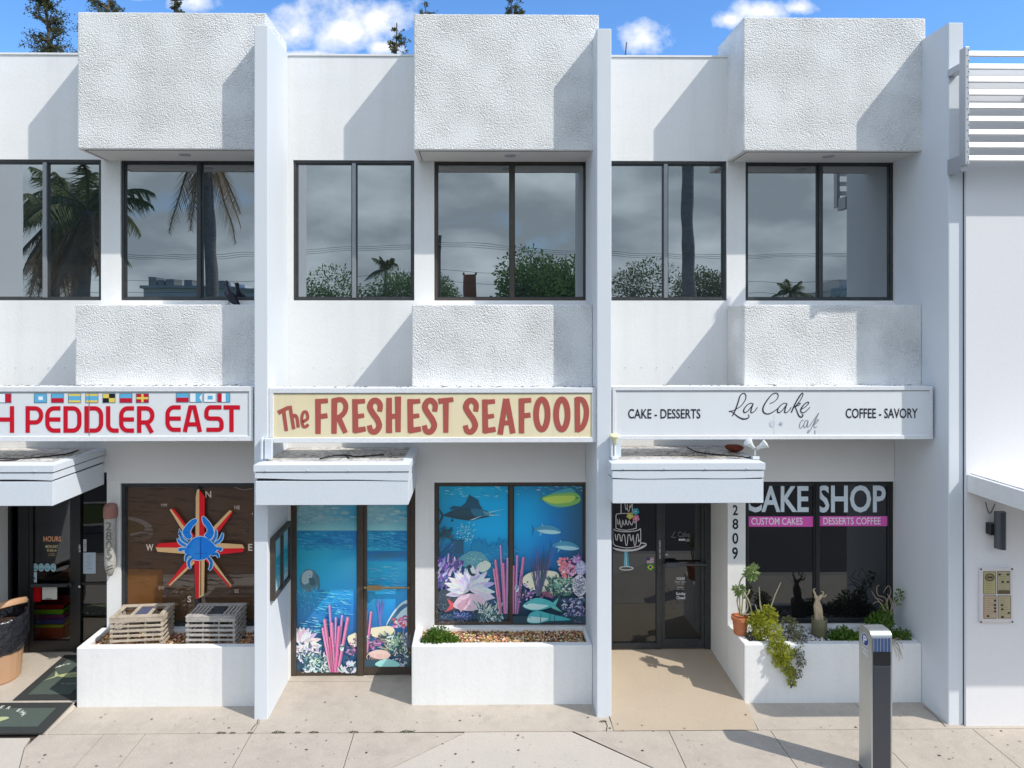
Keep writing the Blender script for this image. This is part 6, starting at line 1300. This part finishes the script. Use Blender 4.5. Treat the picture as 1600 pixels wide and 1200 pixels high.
for (u, v) in ((244, 688), (320, 688), (272, 756), (320, 756), (202, 926), (202, 966), (202, 996), (202, 1026), (266, 968), (268, 1006), (328, 1040), (270, 1076), (138, 1068)): a.rect(u - 11, v - 9, u + 11, v + 9, (50, 44, 40))
a.build('printed_sheet', M['ink'], t)
a = Art(NEIY - .0322, 1520, 780, 5.85)
for (u, v) in ((76, 640), (360, 638), (76, 1122), (362, 1122)): a.ell(u, v, 9, 9, (50, 52, 58), 10)
a.build('screw', M['ink'], t)

# ------------------------------------------------------------------ things on the canopies
zc3 = 2.295 + .41
def flood(loc, heads, label, m, stem_h):
    t = thing('floodlight', loc, label, 'floodlight'); b = Vector(loc); mb = MB(); mb.box(b.x - .035, b.x + .035, b.y - .03, b.y + .03, b.z, b.z + .03); mb.tube([b + Vector((0, 0, .03)), b + Vector((0, 0, stem_h))], .012, 8); mb.build('lamp_base', M['lampwhite'], t, bevel=.003)
    for d in heads:
        d = Vector(d).normalized(); q = d.to_track_quat('Z', 'Y').to_matrix(); mb = MB(); mb.lathe([(0, -.045), (.018, -.04), (.022, 0.0), (.045, .052), (.048, .064), (.040, .068), (0, .074)], b + Vector((0, 0, stem_h)) + d * .06, 18, M=q); mb.build('lamp_head', m, t, smooth=True)
flood((XX(960, -.78), -.80, zc3 + .012), [(-.1, -.3, .9)], 'single floodlight with yellowed bulb at the left end of cafe canopy', M['bulb'], .14)
flood((XX(1180, -.80), -.80, zc3 + .012), [(-.8, -.2, .75), (.8, -.25, .5)], 'white twin-headed floodlight at the right end of cafe canopy', M['lampwhite'], .10)
q = at(1150, 700, -.45); t = MB(); t.lathe([(0, 0), (.03, 0), (.08, .03), (.095, .06), (.08, .072), (.02, .08), (0, .08)], (q.x, -.40, zc3 + .011), 14, wob=lambda j, k: .12 * math.sin(k * 1.9 + j)); o = t.build('clay_dish', M['rust'], smooth=True); tag(o, 'rust-red clay dish lying under the sign beside twin floodlight', 'dish')
def cable(paths, label):
    mb = MB()
    for p in paths: mb.tube(smooth_path(p, 5), .008, 5)
    o = mb.build('cable', M['cable']); tag(o, label, 'cable')
zz_ = zc3 + .016
cable([[(XX(1085, -.4), -.15, zz_), (XX(1090, -.4), -.45, zz_), (XX(1125, -.5), -.62, zz_), (XX(1150, -.6), -.68, zz_), (XX(1165, -.7), -.74, zz_), (XX(1178, -.8), -.80, zz_ + .02)]], 'black cable lying across the dirty cafe canopy')
z2_ = 2.285 + .41 + .016
cable([[(XX(500, -.7), -.72, z2_), (XX(525, -.6), -.64, z2_ + .02), (XX(545, -.6), -.55, z2_), (XX(560, -.5), -.60, z2_), (XX(600, -.5), -.50, z2_)], [(XX(535, -.6), -.45, z2_), (XX(548, -.6), -.70, z2_)]], 'dark twigs and cable lying on the seafood shop canopy')
cable([[(-6.0, -.60, z2_), (XX(20, -.6), -.68, z2_), (XX(60, -.6), -.60, z2_), (XX(95, -.5), -.42, z2_), (XX(105, -.4), -.2, z2_)], [(-6.0, -.75, z2_), (XX(10, -.7), -.78, z2_), (XX(30, -.7), -.70, z2_)]], 'black cable curling over the fish shop canopy')

r = random.Random(77); mb = MB()
for (x0, x1, z) in ((p0R + .3, XX(78, CANY), 2.285), (XX(402, CANY) + .1, XX(634, CANY) - .1, 2.285), (XX(960, CANY) + .1, XX(1190, CANY) - .12, 2.295)):
    for k in range(150):
        x = x0 + (x1 - x0) * r.betavariate(2.2, 1.3); y = r.gauss(-.52, .10); y = min(-.1, max(CANY + .15, y)); a_ = r.gauss(0, .5); l = r.uniform(.015, .07); h = z + .41 + .011
        mb.face([(x, y, h), (x + l * math.cos(a_), y + l * math.sin(a_), h + .004), (x + l * math.cos(a_) - .006, y + l * math.sin(a_) + .010, h + .006)], 0, lin(r.choice([(60, 48, 38), (96, 78, 58), (36, 32, 28), (130, 110, 86)])))
for (x0, x1, z, n_) in ((p0R + .5, XX(390, SIGNY), ZZ(604, SIGNY), 90), (XX(425, SIGNY), XX(928, SIGNY), ZZ(606.5, SIGNY), 70), (XX(962, SIGNY), XX(1450, SIGNY), ZZ(604.5, SIGNY), 40)):
    for k in range(n_):
        x = x0 + (x1 - x0) * r.betavariate(1.6, 1.2); y = SIGNY + .03 + abs(r.gauss(0, .07)); a_ = r.gauss(0, .4); l = r.uniform(.012, .06); h = z + .004
        mb.face([(x, min(-.52, y), h), (x + l * math.cos(a_), min(-.52, y + l * math.sin(a_)), h + .003), (x + l * .6, min(-.52, y + .012), h + .008)], 0, lin(r.choice([(60, 52, 44), (100, 88, 74), (40, 38, 36)])))
o = mb.build('leaf_litter', M['paintink']); o['kind'] = 'stuff'

r = random.Random(78); mb = MB(); mb.colored = True
for k in range(270):
    px, py = r.uniform(40, 1600), r.uniform(1085, 1200); p = ground(px, py)
    if p.y > BOXY - .02 and not (p1R < p.x < plL[2]): continue
    s_ = r.choice((.004, .005, .006, .006, .009, .014)); a_ = r.random() * 6.28; q = [(p.x + s_ * r.uniform(.6, 1.3) * math.cos(a_ + t), p.y + s_ * r.uniform(.5, 1.2) * math.sin(a_ + t), .0045 if not (p2R < p.x < c3 and p.y > JY) else .006 + .055 * (p.y - JY)) for t in (0, 1.1, 2.2, 3.2, 4.2, 5.3)]
    mb.face(q, 0, lin(r.choice([(120, 106, 92), (92, 80, 70), (140, 126, 110), (70, 62, 56), (150, 138, 124)])))
o = mb.build('pavement_specks', M['paintink']); o['kind'] = 'stuff'
def crack(pts, label):
    mb = MB()
    for a_, b_ in zip(pts, pts[1:]):
        p, q = ground(*a_), ground(*b_); d = (q - p).normalized(); nn = Vector((-d.y, d.x, 0)) * .004; mb.face([(p + nn) + Vector((0, 0, .003)), (p - nn) + Vector((0, 0, .003)), (q - nn) + Vector((0, 0, .003)), (q + nn) + Vector((0, 0, .003))])
    o = mb.build('pavement_crack', M['joint']); o['kind'] = 'structure'
crack([(404, 1121), (402, 1130), (396, 1136), (392, 1142)], ''); crack([(945, 1126), (949, 1134), (947, 1143)], ''); crack([(1443, 1104), (1460, 1118), (1478, 1136)], '')

# bird on the upper window ledge
bp = at(357, 466, -.12); bp.z = 4.345
t = thing('bird', bp, 'dark blue-black bird perched on the upper window ledge', 'bird')
b = bp; mb = MB()
prof = [(-.145, .035, .006), (-.10, .045, .014), (-.05, .060, .030), (0.0, .078, .040), (.035, .100, .036), (.055, .130, .024), (.068, .150, .024), (.085, .158, .020), (.100, .156, .006)]
rings = []
for (x, z, rr) in prof: rings.append([b + Vector((-x, rr * math.cos(a), z + rr * 1.05 * math.sin(a))) for a in [2 * math.pi * k / 12 for k in range(12)]])
BR = Matrix.Translation((0, 0, .10)) @ Matrix.Rotation(R(32), 4, 'Y') @ Matrix.Translation((0, 0, -.09))
rings = [[b + BR @ ((q - b) * 1.3) for q in R_] for R_ in rings]
for A_, B_ in zip(rings, rings[1:]):
    for k in range(12): q = (k + 1) % 12; mb.face([A_[k], A_[q], B_[q], B_[k]])
mb.face(rings[0]); mb.face(rings[-1][::-1])
mb.face([b + BR @ (1.3 * Vector((.13, -.014, .040))), b + BR @ (1.3 * Vector((.26, -.022, .060))), b + BR @ (1.3 * Vector((.26, .022, .060))), b + BR @ (1.3 * Vector((.13, .014, .040)))]); mb.face([b + BR @ (1.3 * Vector((.13, -.014, .034))), b + BR @ (1.3 * Vector((.13, .014, .034))), b + BR @ (1.3 * Vector((.26, .022, .055))), b + BR @ (1.3 * Vector((.26, -.022, .055)))])
for s in (-1, 1): mb.tube([b + 1.3 * Vector((.01, s * .014, .05)), b + 1.3 * Vector((.0, s * .016, .0))], .003, 5); mb.tube([b + 1.3 * Vector((-.018, s * .016, .002)), b + 1.3 * Vector((.014, s * .016, .002))], .0025, 5)
for s in (-1, 1):
    W = [(.0, .115), (.05, .095), (.13, .05), (.16, .035), (.09, .045), (.02, .065)]; mb.face([b + BR @ (1.3 * Vector((x, s * .041 * (1 - abs(x) * 2), z))) for x, z in W][::s])
mb.build('bird_body', M['bird'], t, smooth=True)
mb = MB(); mb.tube([b + BR @ (1.3 * Vector((-.098, 0, .157))), b + BR @ (1.3 * Vector((-.122, 0, .152)))], [.006, .001], 6); mb.build('beak', M['beak'], t)

# ------------------------------------------------------------------ trees
def tree(label, base, top, r0, spread, nb_, nl, ls, lm, seed, cat='tree', name='tree', start=.45, group=None, dirs=None):
    r = random.Random(seed); base, top = Vector(base), Vector(top); t = thing(name, base, label, cat, group); mb = MB(); lf = MB(); H = (top - base).length
    ax = [base + (top - base) * (k / 10) + Vector((r.uniform(-.02, .02) * H * .5, r.uniform(-.02, .02) * H * .5, 0)) * (1 if 0 < k < 10 else 0) for k in range(11)]
    mb.tube(ax, [r0 * (1 - .9 * k / 10) + .008 for k in range(11)], 7)
    for _ in range(nb_):
        f = start + (1 - start) * r.random() ** .8; k = int(f * 10); p = ax[k].lerp(ax[min(10, k + 1)], f * 10 - k); an = r.random() * 6.283; l = spread * (1.15 - .75 * (f - start) / (1 - start)) * r.uniform(.6, 1.1)
        up = r.uniform(.35, .9); d = Vector((math.cos(an), math.sin(an), up)).normalized(); pts = [p + d * l * q + Vector((r.gauss(0, .04), r.gauss(0, .04), -.10 * q * q)) * l for q in (0, .33, .66, 1)]
        mb.tube(pts, [.045 * r0 / .12 * .7, .02, .012, .005], 5)
        subs = [pts] + [[pts[1], pts[1].lerp(pts[2], .5) + Vector((r.gauss(0, .2), r.gauss(0, .2), r.gauss(0.1, .15))) * l, pts[2] + Vector((r.gauss(0, .3), r.gauss(0, .3), r.gauss(.1, .25))) * l] for _ in range(3)]
        for sp in subs:
            if sp is not pts: mb.tube(sp, [.012, .008, .004], 4)
            for _ in range(nl // 4):
                q = r.random() ** .6 * (len(sp) - 1); a_ = int(min(q, len(sp) - 2)); p_ = sp[a_].lerp(sp[a_ + 1], q - a_) + Vector((r.gauss(0, .06), r.gauss(0, .06), r.gauss(0, .06))) * l
                d2 = Vector((r.gauss(0, 1), r.gauss(0, 1), r.gauss(.1, .7))).normalized(); u = d2.cross(Vector((r.gauss(0, 1), r.gauss(0, 1), r.gauss(0, 1)))).normalized(); s = ls * r.uniform(.6, 1.3)
                lf.face([p_, p_ + d2 * s * .5 + u * s * .22, p_ + d2 * s, p_ + d2 * s * .5 - u * s * .22])
    mb.build('trunk', M['bark'], t); lf.build('crown', lm, t); return t
def behind(px, py, Y): return at(px, py, Y)
BG = 'trees rising behind the shop roof'
for i, (px, py, bx_, Y, sp, nb_, nl, lb) in enumerate(((66, -28, 98, 9.8, .95, 44, 72, 'thin leaning tree with sparse crown above the left parapet wall'), (172, -16, 178, 10.6, 1.0, 24, 80, 'bushy tree top peeping over the left stucco box'), (276, -4, 280, 11, .55, 12, 50, 'small tree tip at the right part of the left stucco box'),
        (620, 36, 634, 9.9, .5, 16, 40, 'slim sprouting tree beside the middle stucco box'), (664, 4, 668, 11, .5, 12, 36, 'tiny tree tip over the left corner of the middle stucco box'), (798, -20, 802, 11.5, .8, 20, 80, 'leafy tree top above the centre of the middle stucco box'), (979, 66, 979, 10.5, .16, 6, 14, 'tiny lone sprig sticking up above the right parapet wall'))):
    tp = behind(px, py, Y); ba = Vector((XX(bx_, Y) + (XX(bx_, Y) - tp.x) * 1.2, Y, -.05)); tree(lb, ba, tp, .15 if i < 3 else .08, sp, int(nb_ * 1.3), int(nl * 2.0), .065, M['leafdark'], 50 + i, start=.78 if i else .70, group=BG)

# what stands across the street, seen in the window glass
def virt(px, py, D):            # street-side point that the glass plane mirrors at a pixel, D metres from the camera
    p = at(px, py, CAMP.y + D); return Vector((p.x, 2 * GY - p.y, p.z))
def broad(label, px0, px1, ptop, D, seed, lm='leaftree', n=22000, ls=.17, group='broad trees across the street'):
    r = random.Random(seed); a, b_ = virt(px0, ptop, D), virt(px1, ptop, D); cx_, w, H = (a.x + b_.x) / 2, abs(b_.x - a.x) / 2, a.z
    t = thing('broadleaf_tree', (cx_, a.y, -.06), label, 'tree', group); mb = MB(); base = Vector((cx_, a.y, -.06)); mb.tube([base, base + Vector((.1, 0, H * .3)), base + Vector((-.1, .1, H * .55))], [.28, .22, .12], 8); lf = MB()
    lobes = []
    for k in range(16):
        an = r.random() * 6.283; q = r.random() ** .5; zz = H * r.uniform(.30, .80); rr = H * r.uniform(.13, .22); lobes.append((base + Vector((math.cos(an) * q * (w - rr * .6), math.sin(an) * q * w * .6, zz)), rr)); mb.tube([base + Vector((0, 0, H * .3)), base.lerp(lobes[-1][0], .6) + Vector((0, 0, H * .1)), lobes[-1][0]], [.1, .07, .03], 5)
    lobes.append((base + Vector((0, 0, H * .80)), H * .19))
    for k in range(12): lobes.append((base + Vector((r.uniform(-.95, .95) * w, r.uniform(-.3, .5) * w, H * r.uniform(.22, .5))), H * r.uniform(.14, .2)))
    for c, rr in lobes: leaves(lf, clump(c, (rr, rr, -rr * .85), r), n // 26, ls, r)
    mb.build('trunk', M['bark'], t); lf.build('crown', M[lm], t)
broad('bushy green tree across the street mirrored in the window left of middle', 455, 585, 402, 38, 61); broad('lower green tree mirrored beside the bushy one in the same window', 550, 680, 410, 40, 62)
broad('dark tree mirrored at the left edge of the middle right window', 640, 715, 418, 45, 63); broad('large full green tree mirrored in the middle right window', 752, 890, 372, 34, 64, n=30000); broad('rounded green tree mirrored beside the large full one', 845, 960, 384, 36, 65)
broad('olive tree mirrored in the window over the cafe door', 935, 1065, 396, 42, 66, 'leafbush'); broad('brownish tree mirrored right of the olive one', 1035, 1150, 406, 44, 67, 'leafbush'); broad('small round tree mirrored over the cake shop', 1205, 1252, 446, 60, 68, 'leafbush', 5000); broad('low distant tree mirrored at the right upper window', 1285, 1345, 446, 75, 69, 'leafbush', 5000)
broad('low bush mirrored far left behind the palms', 100, 150, 452, 40, 70, 'leafbush', 4000)
def palm(label, px, pbase_x, ptop, D, r0, nf, fl, seed, dead=8, group='palms across the street'):
    r = random.Random(seed); tp = virt(px, ptop, D); b_ = virt(pbase_x, HY, D); base = Vector((b_.x, tp.y, -.06)); t = thing('palm_tree', base, label, 'palm', group); mb = MB()
    path = [base.lerp(tp, k / 8) + Vector((math.sin(k / 8 * 3.14) * .25 * (1 if px > pbase_x else -1), 0, 0)) for k in range(9)]; mb.tube(path, [r0 * (1.25 - .45 * k / 8) for k in range(9)], 10); mb.build('trunk', M['palmbark'], t, smooth=True)
    def frond(mbx, an, el, l, hang):
        d = Vector((math.cos(an), math.sin(an), 0)); pts = []
        for k in range(9): q = k / 8; pts.append(tp + d * l * q * math.cos(el) * (1 - .25 * q * hang) + Vector((0, 0, l * (q * math.sin(el) - hang * q * q * .75))))
        mbx.tube(pts, [.035 * (1 - .85 * k / 8) + .004 for k in range(9)], 5); sd = Vector((-d.y, d.x, 0))
        for k in range(40):
            q = .12 + .88 * k / 40; a_ = int(q * 8); p = pts[a_].lerp(pts[min(8, a_ + 1)], q * 8 - a_); tg = (pts[min(8, a_ + 1)] - pts[a_]).normalized(); ll = l * .26 * math.sin(3.14 * min(.95, q * .9 + .12)) + .08
            for s in (-1, 1): e = p + sd * s * ll * .62 + tg * ll * .45 + Vector((0, 0, -ll * r.uniform(.35, .9))); mbx.face([p, p + tg * .05, e])
    g = MB(); dd = MB()
    for k in range(nf): frond(g, 6.283 * k / nf + r.uniform(-.2, .2), R(r.uniform(5, 70)), fl * r.uniform(.8, 1.1), r.uniform(.5, 1.0))
    for k in range(dead): frond(dd, r.random() * 6.283, R(r.uniform(-75, -40)), fl * r.uniform(.6, .95), r.uniform(.1, .35))
    g.build('crown', M['frond'], t); dd.build('dead_frond', M['deadfrond'], t)
palm('tall palm with long hanging dead fronds mirrored in the upper left window', 318, 314, 205, 19, .17, 12, 3.0, 71, 7)
palm('shaggy palm with yellow-green fronds mirrored at the left edge', 140, 148, 330, 18, .16, 16, 2.4, 72, 16); palm('shaggy palm further left mirrored behind the other one', 84, 60, 345, 20, .15, 14, 2.5, 73, 16); palm('drooping palm mirrored between the two shaggy ones', 112, 104, 320, 24, .15, 13, 2.8, 74, 12)
palm('leaning dark bare-trunked palm mirrored over the cafe door', 1078, 1104, 90, 18, .17, 12, 2.4, 75, 4)
palm('small distant palm mirrored among the trees', 603, 603, 424, 46, .16, 14, 1.9, 76, 1)
palm('low fan of palm leaves mirrored over the cake shop', 1236, 1236, 456, 52, .16, 14, 2.2, 77, 2)
t = thing('flat_roofed_store', (virt(310, 0, 70).x, virt(310, 0, 70).y, -.06), 'low grey store across the street mirrored at upper left', 'building'); A_, B_ = virt(225, 452, 70), virt(420, 452, 70)
mb = MB(); mb.box(A_.x, B_.x, A_.y - 14, A_.y, -.06, A_.z); mb.build('wall', M['farwall'], t)
mb = MB(); mb.box(A_.x - .3, B_.x + .3, A_.y - 14.3, A_.y + .3, A_.z, A_.z + .25); mb.build('roof', M['kerb'], t)
for (u0, u1, v) in ((233, 244, 434), (246, 256, 439), (259, 272, 437), (288, 301, 439), (335, 352, 439)):
    p, q = virt(u0, v, 72), virt(u1, v, 72); mb = MB(); mb.box(p.x, q.x, p.y - 2, p.y, A_.z + .25, p.z); mb.build('roof_unit', M['acunit'], t)
for (u0, u1, v, m_) in ((355, 364, 442, 'paper'), (370, 384, 443, 'paper'), (302, 310, 447, 'paper')): p, q = virt(u0, v, 72), virt(u1, v, 72); mb = MB(); mb.box(p.x, q.x, p.y - 2, p.y, A_.z + .25, p.z); mb.build('roof_hut', M[m_], t)
p, q = virt(724.5, 428, 46), virt(746, 428, 46); t = thing('sign_pylon', ((p.x + q.x) / 2, p.y, -.06), 'rust-orange pylon rising above trees mirrored in middle window', 'pylon'); mb = MB(); mb.box(p.x, q.x, p.y - .5, p.y, -.06, p.z); mb.box(p.x - .06, p.x + .08, p.y - .56, p.y + .05, p.z, p.z + .12); mb.box(q.x - .08, q.x + .06, p.y - .56, p.y + .05, p.z, p.z + .12); mb.build('pylon_body', M['orange'], t)
p, q = virt(1296, 452, 80), virt(1400, 452, 80); t = thing('distant_house', ((p.x + q.x) / 2, p.y, -.06), 'pale distant building mirrored over the cake shop', 'building'); mb = MB(); mb.box(p.x, q.x, p.y - 10, p.y, -.06, p.z); mb.build('wall', M['farwall'], t); mb = MB(); mb.box(p.x + 2, p.x + 4, p.y - 6, p.y - 2, p.z, p.z + 1.2); mb.build('chimney', M['farwall'], t)
# power line along the street
PYL = -30
for k, x in enumerate((-34, -2.2, 30)):
    t = thing('utility_pole', (x, PYL, -.06), ('utility pole left of the store across the street', 'utility pole mirrored near the middle windows', 'utility pole far right across the street')[k], 'pole', 'utility poles across the street'); mb = MB(); mb.tube([(x, PYL, -.06), (x, PYL, 9.2)], [.14, .10], 8); mb.build('post', M['bark'], t); mb = MB(); mb.box(x - .06, x + .06, PYL - 1, PYL + 1, 8.6, 8.72); mb.build('crossarm', M['bark'], t)
for k, (yo, zo) in enumerate(((-.9, 8.74), (0, 8.74), (.9, 8.74), (0, 7.3), (0, 6.7))):
    mb = MB()
    for a_, b_ in ((-34, -2.2), (-2.2, 30)): mb.tube([(a_ + (b_ - a_) * q / 14, PYL + yo, zo - .75 * 4 * (q / 14) * (1 - q / 14)) for q in range(15)], .009, 4, cap=False)
    o = mb.build('power_line', M['cable']); tag(o, 'sagging black power line mirrored across the upper windows', 'power line', 'power lines across the street')
